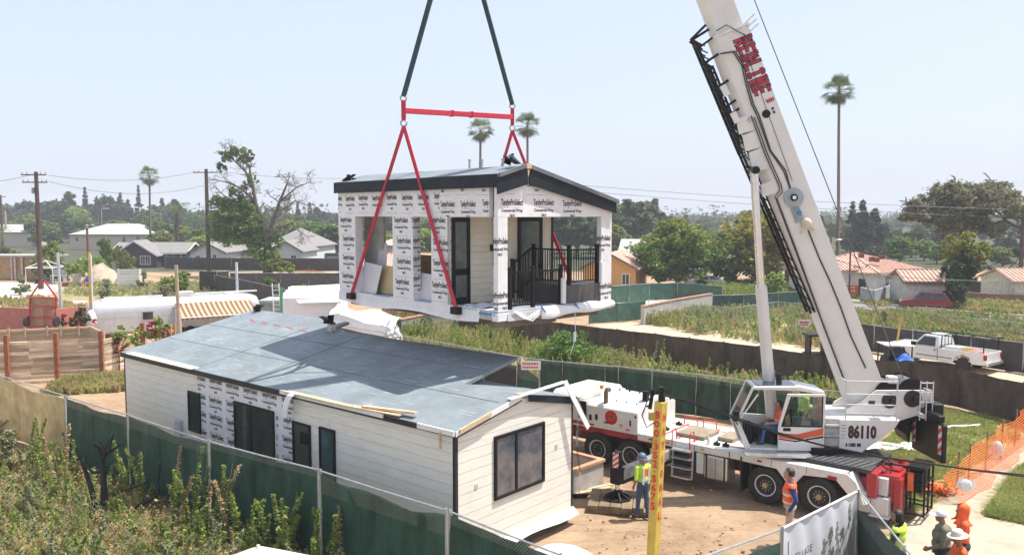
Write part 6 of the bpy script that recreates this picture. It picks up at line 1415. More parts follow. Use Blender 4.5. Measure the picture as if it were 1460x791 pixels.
boards(w0,w1,2.25,0,wfence,WOODW,.12,'horizontal_boards'); boards(w1,w2,2.1,0,wfence,WOODW,.12,'horizontal_boards')
for px_,py_ in((13.6,546),(83.7,542),(147.4,538),(206,522)):
 p=gp(px_,py_)-wf0; q=MB(); q.box(p.x-.11,p.x+.11,p.y-.2,p.y-.02,0,2.62); q.build('fence_post',RUST,wfence,bevel=.01)
form=thing('timber_formwork','row of pale timber formwork with stakes behind the weathered board fence','formwork',(wf0.x,wf0.y+1.6,0))
f1=w1*.78; q=MB(); q.bar((0,0,1.45),(f1.x,f1.y,1.45),.05,2.2); q.bar((0,-.1,2.62),(f1.x,f1.y-.1,2.62),.12,.12); q.bar((0,-.06,2.3),(f1.x,f1.y-.06,2.3),.06,.1); q.build('form_panel',WOOD,form)
for k in range(5):t=.12+k*.2+rr.uniform(-.04,.04); q=MB(); q.box(f1.x*t-.05,f1.x*t+.05,f1.y*t-.2,f1.y*t-.17,2.2,2.72+rr.uniform(0,.12)); q.build('stake',WOOD,form)
q=MB(); e=w1*.98
for k in range(9):t=k/8; x,y=f1.x+(e.x-f1.x)*t,f1.y+(e.y-f1.y-1.2)*t; q.box(x-.1,x+.1,y-.05,y+.05,.6,2.7-.25*t)
q.build('form_panel',WOOD,form)
p=gp(61,482); tr=thing('utility_trailer','red framed flat trailer stood on its end against the red wall','trailer',(p.x,p.y,0))
RT=S('trailer_red',(.42,.03,.05),.5)
wz=lambda y:dp(61,y,p.y).z
hwid=.95
q=MB()
for s in(-1,1):q.bar((s*hwid,0,.15),(s*hwid,.3,wz(424)),.1,.12); q.bar((s*hwid,.3,wz(424)),(s*.12,.35,wz(401)),.09,.1)
for y_ in(425,437,453,466):q.bar((-hwid,.1,wz(y_)),(hwid,.1,wz(y_)),.1,.1)
q.bar((-.14,.36,wz(401)),(.14,.36,wz(401)),.16,.1); q.build('frame',RT,tr)
q=MB(); q.box(-hwid+.06,hwid-.06,.32,.37,.2,wz(425)); q.build('plywood_bed',S('plywood',(.42,.29,.17),.85,var=.15),tr)
for s in(-1,1):
 M=Matrix.Translation((s*(hwid+.12),-.05,wz(458)))@Matrix.Rotation(R(90),4,'Y'); q=MB(); q.lathe([(.2,-.1),(.36,-.1),(.38,0),(.36,.1),(.2,.1)],20,M); w_=q.build('wheel',RUBBER,tr,smooth=40); q=MB(); q.lathe([(.0,-.06),(.2,-.07),(.2,.07),(0,.06)],16,M); q.build('rim',SILV,w_)
a1,a2=Vector((gx(128,57,1),57,0)),Vector((gx(372,63.5,1),63.5,0)); d=a2-a1; AL=d.length
ang=math.atan2(d.y,d.x); tt_=thing('travel_trailer','long silver travel trailer with rounded ends behind the timber fence','trailer',a1,ang)
def at_ring(x):
 t=min(x,AL-x); s=1 if t>1.5 else math.sqrt(max(0,1-((1.5-t)/1.5)**2))*.55+.45 if t>0 else.45
 W,Hh=2.5*(.62+.38*s),2.35*(.72+.28*s); z0=.5; r=min(.85,W*.42); pts=[]
 for(cx_,cz_,a0)in((W/2-r,z0+Hh-r,0),(-W/2+r,z0+Hh-r,90)):
  for k in range(6):a=R(a0+k*18); pts.append((x,1.25+cx_+r*math.cos(a),cz_+r*math.sin(a)))
 pts+=[(x,1.25-W/2,z0+.15),(x,1.25-W/2+.15,z0),(x,1.25+W/2-.15,z0),(x,1.25+W/2,z0+.15)]
 return pts
xs__=[0,.08,.2,.4,.7,1.0,1.5]+[1.5+(AL-3)*k/8 for k in range(1,8)]+[AL-1.5,AL-1.0,AL-.7,AL-.4,AL-.2,AL-.08,AL]
rings=[at_ring(x)for x in xs__]; q=MB(); n=len(rings[0]); q.add([p for r_ in rings for p in r_],[tuple(range(n))[::-1],tuple((len(rings)-1)*n+j for j in range(n))]+[(i*n+j,i*n+(j+1)%n,(i+1)*n+(j+1)%n,(i+1)*n+j)for i in range(len(rings)-1)for j in range(n)]); sh_=q.build('shell',S('trailer_aluminium',(.56,.56,.575),.35,metal=.45,var=.06,dirt=(.55,.54,.52)),tt_,smooth=40)
q=MB()
for x in(1.6,3.2,4.8,6.4,8.0,9.6):q.box(x,x+.015,-.006,.0,.7,2.0)
q.box(.6,AL-.6,-.006,.0,1.62,1.64); q.build('panel_seam',S('seam_grey',(.35,.35,.36),.5),tt_)
for x in(3.4,8.2,9.4,10.4):
 q=MB(); q.box(x,x+.8,-.03,-.002,1.35,2.0); wn__=q.build('window',S('window_trim',(.4,.4,.4),.4),tt_); q=MB(); q.box(x+.06,x+.74,-.036,-.031,1.41,1.94); q.build('pane',GLASS,wn__)
q=MB(); q.box(-.04,.01,1.0,1.6,1.6,2.05); wn__=q.build('window',S('window_trim',(.4,.4,.4),.4),tt_); q=MB(); q.box(-.05,-.041,1.06,1.54,1.66,1.98); q.build('pane',S('blue_pane',(.06,.12,.25),.2),wn__)
q=MB(); q.box(6.1,7.2,.9,1.7,2.86,3.2); q.build('air_conditioner',S('ac_cream',(.6,.58,.52),.6),tt_,bevel=.04)
q=MB(); q.box(1.2,5.2,2.0,2.1,2.84,2.95); q.box(7.5,AL+.3,2.0,2.12,2.86,2.98); q.box(.9,1.5,.9,1.5,2.83,2.92); q.box(9.6,10.2,.9,1.5,2.83,2.95); q.build('roof_rail',WHITE,tt_)
m,nt,b_=newmat('striped_awning'); tc=nn(nt,'ShaderNodeTexCoord'); sx__=nn(nt,'ShaderNodeSeparateXYZ'); nt.links.new(tc.outputs['Object'],sx__.inputs[0]); dv=nn(nt,'ShaderNodeMath',operation='DIVIDE'); nt.links.new(sx__.outputs['X'],dv.inputs[0]); dv.inputs[1].default_value=.36; fr_=nn(nt,'ShaderNodeMath',operation='FRACT'); nt.links.new(dv.outputs[0],fr_.inputs[0]); g_=nn(nt,'ShaderNodeMath',operation='GREATER_THAN'); nt.links.new(fr_.outputs[0],g_.inputs[0]); g_.inputs[1].default_value=.5; mx_=nn(nt,'ShaderNodeMix',data_type='RGBA'); nt.links.new(g_.outputs[0],mx_.inputs[0]); mx_.inputs[6].default_value=(.47,.32,.21,1); mx_.inputs[7].default_value=(.17,.09,.055,1); nt.links.new(mx_.outputs[2],b_.inputs['Base Color']); b_.inputs['Roughness'].default_value=.85
x0_,x1_=AL*.47,AL*.93
q=MB(); q.grid(10,6,lambda s,t:(x0_+s*(x1_-x0_),-.02-2.4*t,2.45-.85*t-.08*math.sin(t*3.1))); q.grid(10,1,lambda s,t:(x0_+s*(x1_-x0_),-2.42,1.6-.16*t*(1+.3*math.sin(s*60)))); aw=q.build('awning',m,tt_)
q=MB(); q.tube([(x0_,-2.43,1.62),(x1_,-2.43,1.62)],.04,6)
for x in(x0_,x1_):q.tube([(x,-.05,.8),(x,-2.4,1.6)],.03,6); q.tube([(x,-2.4,0),(x,-2.42,1.6)],.03,6)
q.build('awning_frame',SILV,aw)
q=MB(); q.box(x0_,x0_+.06,-2.2,-.1,.2,2.1); q.build('awning_side',STUCW,aw)
for x in(AL*.5,AL*.56):
 q=MB(); M=Matrix.Translation((x,.1,.38))@Matrix.Rotation(R(90),4,'X'); q.lathe([(.0,-.1),(.36,-.1),(.38,0),(.36,.1),(0,.1)],18,M); q.build('wheel',RUBBER,tt_)
p=gp(405,475); tent=thing('white_tent','white box tent with a sloping roof right of the trailer','tent',(gx(404,61),61,0),R(-4))
tw=wid(404,488,61); zt_=lambda y:dp(440,y,61).z
q=MB(); q.prism([(0,0,0),(0,2.0,0),(0,2.0,zt_(411)),(0,.2,zt_(418)),(0,0,zt_(425))],(tw,0,0)); q.prism([(.02,1.2,zt_(412)),(1.3,-.3,zt_(432)),(tw,-.3,zt_(430)),(tw,1.9,zt_(408))],(0,0,.06)); q.build('canopy',SHEETW,tent)
p2=(gx(470,57),57,0); tp2=thing('white_tarp','low white tarp sheet spread below the left end of the hanging module','tarp',p2)
q=MB(); q.grid(14,8,lambda s,t:(s*4.6,t*3.2,2.0-.9*s+.14*math.sin(s*7+t*3)+.09*math.sin(t*8+s*11)+.35*t-.0)); q.grid(14,3,lambda s,t:(s*4.6,-.02-.2*t,(2.0-.9*s+.14*math.sin(s*7))*(1-t))); q.build('sheet',SHEETW,tp2,smooth=60)
r_=random.Random(2)
for k,(px_,y_,s_)in enumerate(((556,56,.9),(566,55.5,.7))):
 q=MB(); q.grid(16,12,lambda s,t:((.5+.1*math.sin(t*19+s*30))*s_*math.cos(s*6.283)*math.sin(t*3.14*.5+.05),(.5+.1*math.sin(t*23))*s_*math.sin(s*6.283)*math.sin(t*3.14*.5+.05),1.6*s_*(1-t)+.1*math.sin(s*25+t*9))); o=q.build('plastic_bundle',SHEETW,None); o.location=(gx(px_,y_),y_,.3); tag(o,['crumpled clear plastic bundle beside the white tarp under the module','smaller crumpled plastic bundle right of the larger one under the module'][k],'plastic')
house_b('green_shed','small grey green shed between the trailer and the white tent','shed',(gx(371,66),66,0),0,wid(371,408,66),3,1.85,.25,S('green_shed',(.24,.29,.25),.85),S('shed_roof',(.34,.38,.35),.85),'flat',trim=None,ov=.1)
p=(gx(394,64),64,0); lad=thing('ladder','white ladder leaning on the green shed','ladder',p); zl=lambda y:dp(394,y,64).z
q=MB()
for s in(-.27,.27):q.bar((s-.25,.9,zl(405)),(s+.15,.0,0),.07,.05)
for k in range(9):t=.05+k*.105; q.bar((-.27-.25+.4*t,.9-.9*t,zl(405)*(1-t)),(.27-.25+.4*t,.9-.9*t,zl(405)*(1-t)),.05)
q.build('rungs_and_rails',WHITE,lad)
p=gp(403,475); q=MB(); q.box(-.12,.12,-.05,.05,0,dp(402,410,62).z); o=q.build('green_post',S('green_post',(.1,.35,.15),.6)); o.location=(gx(402.5,62),62,0); tag(o,'narrow green post between the ladder and the tent','post')
def post_(label,px,py_top,y,r,m,tilt=0,nm='standing_pole'):
 z=dp(px,py_top,y).z; q=MB(); q.tube([(0,0,0),(tilt,0,z)],r,8); o=q.build(nm,m,smooth=40); o.location=(gx(px,y,z)-tilt,y,0); return tag(o,label,'pole')
post_('silver pole standing beside the red trailer',82,360,62,.11,S('silver_pole',(.5,.56,.62),.35,metal=.3),-.15)
o=post_('yellow and white pole rising behind the left end of the silver trailer',127,360,56,.1,S('ochre_pole',(.55,.38,.1),.6),.05)
q=MB(); q.tube([(.12,0,.0),(.16,0,6.2)],.06,8); q.build('white_conduit',WHITE,o); q=MB(); q.lathe([(.0,1.0),(.3,1.1),(.33,1.5),(.22,1.9),(.0,2.1)],12,Matrix.Translation((.05,-.05,.4))); q.build('white_bag',SHEETW,o)
post_('tan wooden pole in front of the striped awning',251,378,52,.12,S('tan_pole',(.42,.33,.23),.8),-.1)
post_('pale blue pipe standing behind the trailer awning',337,374,72,.12,S('blue_pipe',(.5,.6,.68),.4))
post_('short red post in front of the beige hip roof house',124,325,140,.2,S('red_post',(.2,.05,.04),.7))
post_('green post at the left edge beside the dark far pole',7,300,230,.3,S('tan_pole',(.42,.33,.23),.8))
def simple(nm,label,cat,px,y,q,m,**k):o=q.build(nm,m,None,**k); o.location=(gx(px,y),y,0); return tag(o,label,cat)
c=thing('carport','low tan carport with a flat grey roof at the left edge','carport',(gx(-30,112),112,0))
q=MB(); q.box(0,wid(-30,72,112),0,5,3.15,3.4); q.build('roof',S('carport_roof',(.33,.32,.31),.85),c); q=MB(); q.box(.4,wid(-30,12,112),.5,.7,0,3.15); q.box(wid(-30,22,112),wid(-30,60,112),.5,.7,0,3.15); q.build('wall',S('carport_tan',(.40,.27,.14),.85),c)
for px_ in(15,20,30,62,66):q=MB(); x_=wid(-30,px_,112); q.box(x_,x_+.25,.1,.35,0,3.15); q.build('post',S('pale_pink_post',(.55,.42,.36),.85),c)
gz=thing('gazebo_frame','white gazebo frame without a cover in front of the grey block wall','gazebo',(gx(66,107),107,0)); q=MB()
for sx__ in(-1,1):
 for sy__ in(-1,1):q.tube([(sx__*1.75,sy__*1.5,0),(sx__*1.75,sy__*1.5,2.1),(0,0,3.0)],.06,6)
for sy__ in(-1,1):q.tube([(-1.75,sy__*1.5,2.1),(1.75,sy__*1.5,2.1)],.06,6)
for sx__ in(-1,1):q.tube([(sx__*1.75,-1.5,2.1),(sx__*1.75,1.5,2.1)],.05,6)
q.build('frame',WHITE,gz)
q=MB(); q.box(-.9,.9,-.5,.5,.62,.7); q.box(-.8,-.7,-.4,.4,0,.62); q.box(.7,.8,-.4,.4,0,.62); q.box(-.3,.3,.0,.3,.7,1.2); simple('patio_table','dark patio table under the gazebo frame','table',61,106.5,q,S('dark_patio',(.08,.07,.065),.7))
q=MB(); q.box(-.9,.9,-.45,.45,1.0,1.12); [q.box(x_,x_+.1,-.4,.4,0,1.0)for x_ in(-.85,.75)]; q.box(-.8,.8,.3,.42,1.12,1.9); simple('work_bench','grey work bench right of the gazebo frame','bench',84,106,q,S('bench_grey',(.33,.33,.33),.7))
q=MB(); q.lathe([(.42,0),(.5,.5),(.62,1.1),(.66,1.2),(.55,1.2),(.5,1.0),(0,1.0)],18); q.M=None; o=simple('plant_pot','large pale planter pot holding the round bush on the patio','pot',110,103,q,S('pot_grey',(.47,.44,.42),.85),smooth=40); o.location.z=.45
q=MB(); q.box(-1.8,1.9,-.6,.9,0,.44); simple('brick_planter_base','low red brick base under the planter pot','planter',112,103,q,S('brick_red',(.3,.1,.07),.9,scale=6))
q=MB(); q.grid(10,6,lambda s,t:(-.9+1.8*s,-.3+.6*t,.25+1.05*math.sin(s*3.14)*(.75+.25*math.sin(t*3.1))*(.6+.4*math.sin(t*3.14)))); q.grid(10,2,lambda s,t:(-.9+1.8*s,-.31,(.25+1.05*math.sin(s*3.14)*.45)*t)); simple('blue_tarp','bright blue tarp bundle beside the planter pot','tarp',128,104,q,S('tarp_blue',(.02,.12,.55),.5,bump=.5,bscale=3))
q=MB(); [q.box(-1.35,1.35,-.2+.01*k,.0,.1+k*.29,.1+k*.29+.25)for k in range(8)]; q.box(-1.4,-1.3,0.01,.3,0,2.4); q.box(1.3,1.4,0.01,.3,0,2.4); simple('slatted_panel','white slatted panel standing by the block wall','panel',184,99,q,WHITE)
q=MB(); q.lathe([(2.6,0),(2.2,.7),(1.5,1.5),(.8,2.2),(.3,2.6),(0,2.7)],14); q.v=[(v[0]+r_.gauss(0,.14),v[1]+r_.gauss(0,.14),max(0,v[2]+r_.gauss(0,.12)))for v in q.v]; simple('dirt_pile','pale dirt pile between the shrubs on the patio','dirt pile',146,106,q,S('pile_soil',(.46,.36,.27),.95,bump=.6,bscale=6),smooth=60)
q=MB(); [q.box(x_,x_+.12,y_,y_+.12,0,1.7+(.5 if x_<0 else 0))for x_ in(-.5,.5)for y_ in(0,.6)]; q.box(-.5,.6,-.06,0,1.4,1.5); q.box(-.5,.6,-.06,0,.6,.7); simple('timber_stand','small orange timber stand beside the awning','stand',232,54,q,S('orange_timber',(.45,.27,.13),.8))
q=MB(); q.lathe([(1.9,.0),(1.8,1.0),(1.4,1.7),(.8,2.0),(0,2.1)],20); o=simple('white_cover','white rounded cover behind the left end of the house roof','cover',330,54.5,q,SHEETW,smooth=60); o.scale=(1.0,.7,.9)
def upole(label,px,y,py_top,r,arms,label_cat='utility pole'):
 z=dp(px,py_top,y).z; P=thing('utility_pole',label,label_cat,(gx(px,y,z*.5),y,0)); q=MB(); q.tube([(0,0,0),(0,0,z*.5),(0,0,z)],[r*1.15,r,r*.8],10); q.build('pole_shaft',POLEW,P,smooth=40)
 for dz,L,off in arms:
  q=MB(); q.box(off-L/2,off+L/2,-r-.12,-r,z-dz-.09,z-dz+.05); ca=q.build('crossarm',POLEW,P)
  q=MB()
  for s in(-.47,-.28,.28,.47):q.cyl((off+s*L,-r-.06,z-dz+.05),(off+s*L,-r-.06,z-dz+.32),.05,6)
  q.build('insulator',S('insulator',(.25,.22,.2),.4),ca)
 return P,z
P1,z1p=upole('thick dark utility pole with two crossarms at far left',55,99,245,.27,[(.35,3.0,-.1),(1.25,3.0,0)])
q=MB(); q.cyl((-.45,0,z1p-2.6),(-.45,0,z1p-1.9),.18,10); q.build('transformer',S('grey_can',(.3,.3,.3),.5),P1)
P2,z2p=upole('tall brown utility pole with one crossarm beside the bare tree',296,120,241,.30,[(.5,3.6,0.0)])
q=MB()
for k in range(22):q.box(-.45 if k%2 else.3,-.3 if k%2 else.45,-.03,.03,3+k*.55,3.06+k*.55)
q.build('climbing_step',STEEL,P2)
P3,z3p=upole('dark utility pole cut by the left edge',2.5,200,278,.3,[(.5,3,0)])
upole('slim dark pole rising from the trees beside the round green tree',1037,190,311,.25,[(.4,1.6,0)])
upole('dark pole among the conifers just right of the boom',1171,150,308,.26,[])
upole('brown utility pole at the right edge',1457,105,305,.24,[(.5,2.4,0)])
upole('pair of thin far poles left of the tall left palm, the nearer one',139,300,279,.3,[])
upole('thin far pole with a box top, right of its neighbour',145,320,281,.3,[(.3,1.2,0)])
def lamp(label,px,y,py_top,L,m):
 z=dp(px,py_top,y).z; P=thing('street_lamp',label,'street lamp',(gx(px,y,z*.6),y,0)); q=MB(); q.tube([(0,0,0),(0,0,z-.6),(.15*L,0,z-.1),(.6*L,0,z),(L,0,z-.05)],.09,8); q.build('mast',m,P,smooth=50); q=MB(); q.ball((L*1.1,0,z-.06),(.4,.16,.1),10,6); q.build('lamp_head',SILV,P)
lamp('silver street lamp with a curved arm among the left trees',145,260,297,2.0,SILV)
lamp('dark street lamp in front of the pink tile roof house',1212,86,341,-1.1,POLEW)
def wire(label,a,b_,sag,r=.028):
 q=MB(); n=14; q.tube([a+(b_-a)*(i/n)-Vector((0,0,sag*4*(i/n)*(1-i/n)))for i in range(n+1)],r,4); return tag(q.build('overhead_wire',S('wire_dark',(.10,.10,.105),.6)),label,'wire')
w=lambda px,py_,y:dp(px,py_,y)
wire('wire from the far left pole to the brown pole at crossarm height',w(69,250,99),w(280,245,120),.9); wire('lower wire between the two left utility poles',w(70,259,99),w(296,263,120),1.4)
wire('wire leaving the left pole to the left edge',w(42,250,99),w(-60,262,105),.3); wire('wire from the brown pole behind the hanging module',w(312,245,120),w(560,252,135),.6)
wire('upper overhead wire crossing behind the boom',w(790,261,100),w(1500,300,104),.5); wire('lower overhead wire crossing behind the boom',w(780,268,101),w(1500,312,105),.5); wire('low service wire slanting down to the tile roofs',w(1150,383,70),w(1500,402,74),.3)
wire('low wire sagging across the left treeline',w(0,300,180),w(300,304,170),1.0); wire('second low wire across the left treeline',w(0,306,180),w(420,308,170),1.2)
p=(gx(1193,86),86,0); q=MB(); q.box(0,wid(1193,1223,86),0,.08,.6,1.55); sg=q.build('sign_board',S('sign_red',(.5,.07,.03),.6)); sg.location=p; tag(sg,'red and orange sign board below the tile roof wing','sign')
q=MB(); r_=random.Random(6)
for row,zz in enumerate((1.25,.9)):
 x=.2
 while x<wid(1193,1223,86)-.3:l_=r_.uniform(.1,.3); q.box(x,x+l_,-.012,-.002,zz,zz+.16); x+=l_+.09
q.build('sign_marks',S('sign_cream',(.7,.5,.3),.6),sg)
def wheelset(par,xs,w,r,rimm):
 for x in xs:
  for s in(-1,1):
   M=Matrix.Translation((x,s*(w/2-.02),r))@Matrix.Rotation(R(90*-s),4,'X'); q=MB(); q.lathe([(r*.62,-.2),(r*.95,-.2),(r,-.15),(r,-.03),(r*.95,.02),(r*.62,.01)],24,M); t=q.build('wheel',RUBBER,par,smooth=40)
   q=MB(); q.lathe([(r*.62,-.1),(r*.62,.0),(r*.5,-.04),(r*.2,-.01),(0,-.01)],20,M); rm_=q.build('rim',rimm,t,smooth=40)
   q=MB()
   for k in range(6):a=k*math.pi/3; c=M@Vector((r*.42*math.cos(a),r*.42*math.sin(a),-.02)); e=M@Vector((r*.42*math.cos(a),r*.42*math.sin(a),.0)); q.cyl(c,e,r*.1,8)
   q.build('rim_hole',BLACKM,rm_)
def car(label,cat,loc,rz,m,kind='sedan',L=4.5,W=1.8,group=None):
 C=thing('parked_car',label,cat,loc,rz,group); h={'sedan':1.42,'suv':1.68,'van':2.0}[kind]; r=.33; q=MB()
 low=[(-L/2,.32),(L/2-.05,.3),(L/2,.55),(L/2-.12,.78),(L/2-1.15,.95),(-L/2+.5,1.0),(-L/2+.05,.95),(-L/2-.02,.6)]
 q.prism([(x,-W/2,z)for x,z in low],(0,W,0)); b=q.build('body',m,C,bevel=.06,seg=3)
 if kind=='sedan':up=[(L/2-1.2,.93),(L/2-1.95,h),(-L/2+1.35,h),(-L/2+.45,.98)]
 elif kind=='suv':up=[(L/2-1.1,.93),(L/2-1.75,h),(-L/2+.55,h-.04),(-L/2+.1,.98)]
 else:up=[(L/2-.7,.93),(L/2-1.35,h),(-L/2+.1,h),(-L/2+.02,.98)]
 q=MB(); k=len(up); vs=[(x,-W/2+.05+(.14 if z>1.1 else 0),z)for x,z in up]+[(x,W/2-.05-(.14 if z>1.1 else 0),z)for x,z in up]; q.add(vs,[tuple(range(k)),tuple(range(2*k-1,k-1,-1))]+[(i,k+i,k+(i+1)%k,(i+1)%k)for i in range(k)]); q.build('cabin',m,C,bevel=.05,seg=2)
 cen=(sum(x for x,z in up)/k,sum(z for x,z in up)/k); ins=lambda s:[(cen[0]+(x-cen[0])*s,cen[1]+.02+(z-cen[1])*(s-.12))for x,z in up]
 for sd in(-1,1):
  q=MB(); I=ins(.88)
  for t0,t1 in((0,.47),(.53,1)):
   lo0,lo1=I[0],I[3]; hi0,hi1=I[1],I[2]; P=lambda A_,B_,t:(A_[0]+(B_[0]-A_[0])*t,A_[1]+(B_[1]-A_[1])*t)
   pts=[P(lo0,lo1,t0),P(lo0,lo1,t1),P(hi0,hi1,t1),P(hi0,hi1,t0)]; yy=lambda z:sd*(W/2-.05-.14*max(0,(z-.95)/(h-.95))+.012); q.face([(x,yy(z),z)for x,z in pts])
  q.build('side_glass',GLASS,C)
 for(a,c)in((up[0],up[1]),(up[3],up[2])):
  dx=.015 if a[0]>0 else-.015; q=MB(); A_=(a[0]*.9+c[0]*.1+dx,a[1]*.9+c[1]*.1); B_=(a[0]*.12+c[0]*.88+dx,a[1]*.12+c[1]*.88); q.face([(A_[0],-W/2+.16,A_[1]+.01),(A_[0],W/2-.16,A_[1]+.01),(B_[0],W/2-.26,B_[1]+.01),(B_[0],-W/2+.26,B_[1]+.01)]); q.build('windscreen',GLASS,C)
 for sd in(-1,1):
  q=MB(); q.box(L/2-.12,L/2+.01,sd*(W/2-.28)-.2,sd*(W/2-.28)+.2,.62,.76); q.build('headlight',SILV,C); q=MB(); q.box(-L/2-.04,-L/2+.06,sd*(W/2-.2)-.16,sd*(W/2-.2)+.16,.7,.9); q.build('tail_light',S('red_lens',(.35,.01,.015),.2),C)
 wheelset(C,(L/2-.85,-L/2+.85),W,r,SILV); return C
PW=S('car_white',(.68,.68,.68),.25,var=.03,coat=.5); PSil=S('car_silver',(.50,.52,.54),.28,var=.05,metal=.4,coat=.5); PRed=S('car_red',(.20,.018,.025),.25,var=.06,coat=.5); PBlue=S('car_blue',(.03,.07,.19),.25,coat=.5); PDark=S('car_dark',(.03,.03,.035),.25,coat=.5)
p=gp(1319,440); car('red car parked in tall grass in front of the small garage','car',(p.x,p.y,0),R(152),PRed,'suv',4.4)
p=gp(1006,409.5); car('silver sedan parked behind the long green fence','car',(p.x,p.y,0),R(170),PSil,'sedan',4.7)
p=gp(986,400); car('white SUV parked under the round green tree','car',(p.x,p.y,0),R(165),PW,'suv',4.6)
p=gp(963,399); car('silver van parked left of the white SUV under the tree','car',(p.x,p.y,0),R(170),PSil,'van',4.6)
p=gp(470,373); car('blue car at the left edge of the hanging module','car',(p.x,p.y,0),R(178),PBlue,'suv',4.8)
p=gp(481,379); car('dark car below the blue car beside the module edge','car',(p.x,p.y,0),R(30),PDark,'suv',4.4)
p=gp(553,372); car('white van seen through the left module opening','car',(p.x,p.y,0),R(185),PW,'van',5.0)
q=MB(); q.box(0,wid(888,908,104),0,2.2,.5,2.5); o=q.build('box_trailer',PW,None,bevel=.08,seg=2); o.location=(gx(888,104),104,0); tag(o,'white box trailer beside the orange gabled house','trailer')
pa,pb_=gp(1383,527),gp(1302,515); dd_=pb_-pa; ang=math.atan2(dd_.y,dd_.x)
WB=3.6; pk=thing('pickup_truck','white pickup truck with a black ladder rack parked on the dirt track','pickup',pa,ang)
W=1.98; L0,L1_=-1.25,WB+.95
def side(poly,y0,y1,q):q.prism([(x,y0,z)for x,z in poly],(0,y1-y0,0))
q=MB()
arch=lambda cx_,r0:[(cx_-r0,.5),(cx_-r0*.75,.86),(cx_,1.0),(cx_+r0*.75,.86),(cx_+r0,.5)]
lowp=[(L0,.52)]+arch(0,.5)+[(.62,.42),(WB-.6,.42)]+arch(WB,.5)+[(L1_-.02,.5),(L1_,.95),(L1_-.1,1.12),(WB-.62,1.22),(1.35,1.2),(L0,1.2)]
side(lowp,-W/2,-W/2+.07,q); side(lowp,W/2-.07,W/2,q)
q.box(1.33,L1_-.12,-W/2+.07,W/2-.07,.6,1.12); q.prism([(1.4,-W/2+.08,1.12),(L1_-.08,-W/2+.08,1.1),(L1_-.12,-W/2+.2,1.2),(WB-.62,-W/2+.15,1.27),(1.4,-W/2+.08,1.22)],(0,0,.0)); q.add([(WB-.65,-W/2+.05,1.2),(L1_-.08,-W/2+.1,1.1),(L1_-.08,W/2-.1,1.1),(WB-.65,W/2-.05,1.2),(WB-.7,-W/2+.25,1.29),(L1_-.2,-W/2+.3,1.2),(L1_-.2,W/2-.3,1.2),(WB-.7,W/2-.25,1.29)],[(4,5,6,7),(0,1,5,4),(1,2,6,5),(2,3,7,6)])
q.box(L0+.07,1.3,-W/2+.07,W/2-.07,.6,.68); q.box(L0,L0+.07,-W/2+.072,W/2-.072,.55,1.2); q.box(1.22,1.3,-W/2+.072,W/2-.072,.68,1.2); q.build('body',PW,pk,bevel=.02,seg=2)
q=MB(); up=[(1.36,1.2),(1.48,1.86),(2.35,1.88),(WB-.62,1.22)]; k=4
q.add([(x,-W/2+.03+(.16 if z>1.5 else 0),z)for x,z in up]+[(x,W/2-.03-(.16 if z>1.5 else 0),z)for x,z in up],[tuple(range(k)),tuple(range(2*k-1,k-1,-1))]+[(i,k+i,k+(i+1)%k,(i+1)%k)for i in range(k)]); q.build('cabin',PW,pk,bevel=.04,seg=2)
for sd in(-1,1):
 yy=lambda z:sd*(W/2-.03-.16*(z-1.2)/.66+.012); q=MB(); q.face([(x,yy(z),z)for x,z in((1.58,1.26),(2.72,1.26),(2.32,1.78),(1.63,1.77))]); q.build('side_glass',GLASS,pk)
 q=MB(); q.box(2.72,2.95,sd*(W/2+.0),sd*(W/2+.0)+sd*.16,1.22,1.42); q.build('mirror',BLACKM,pk)
 q=MB(); q.box(L0-.01,L0+.1,sd*(W/2-.09)-.1,sd*(W/2-.09)+.1,.82,1.1); q.build('tail_light',S('red_lens',(.35,.01,.015),.2),pk); q=MB(); q.box(L1_-.1,L1_+.01,sd*(W/2-.25)-.18,sd*(W/2-.25)+.18,.78,.98); q.build('headlight',SILV,pk)
 q=MB(); q.box(1.42,1.44,sd*(W/2+.0),sd*(W/2+.012),.5,1.18); q.box(.6,2.7,sd*W/2,sd*(W/2+.012),.66,.7); q.box(1.52,1.66,sd*W/2,sd*(W/2+.03),1.03,1.08); q.build('door_line',DARKM,pk)
q=MB(); q.face([(WB-.72,-W/2+.2,1.26),(WB-.72,W/2-.2,1.26),(2.44,W/2-.26,1.8),(2.44,-W/2+.26,1.8)]); q.build('windscreen',GLASS,pk)
q=MB(); q.box(L0-.14,L0-.01,-W/2+.05,W/2-.05,.48,.66); q.box(L1_+.01,L1_+.12,-W/2+.05,W/2-.05,.42,.64); q.build('bumper',CHROME,pk,bevel=.02)
q=MB(); q.box(L1_-.02,L1_+.02,-.5,.5,.7,1.0); q.build('grille',BLACKM,pk)
wheelset(pk,(0,WB),W,.40,SILV)
q=MB()
for sd in(-1,1):
 for x in(L0+.15,1.25):q.bar((x,sd*(W/2-.1),1.2),(x,sd*(W/2-.12),1.92),.05)
 q.bar((L0-.1,sd*(W/2-.12),1.92),(2.4,sd*(W/2-.12),1.96),.05)
for x in(L0+.15,.1,1.25):q.bar((x,-W/2+.12,1.93),(x,W/2-.12,1.93),.05)
for k in range(5):q.bar((1.3,-.8+k*.4,1.2),(1.3,-.8+k*.4,1.86),.03)
q.build('ladder_rack',BLACKM,pk)
def load(nm,label,cat,q,m):o=q.build(nm,m,None,bevel=.01); o.matrix_world=Matrix.Translation(pa)@Matrix.Rotation(ang,4,'Z'); tag(o,label,cat)
q=MB(); q.box(.35,1.15,-.1,.75,.684,1.32); load('tool_chest','white tool chest in the pickup bed behind the cab','chest',q,PW)
q=MB(); q.box(-.5,.2,.2,.8,.684,1.24); q.bar((-.4,.3,1.25),(.1,.8,1.34),.1,.08); load('yellow_tool','yellow machine in the middle of the pickup bed','tool',q,S('tool_ochre',(.55,.33,.08),.6))
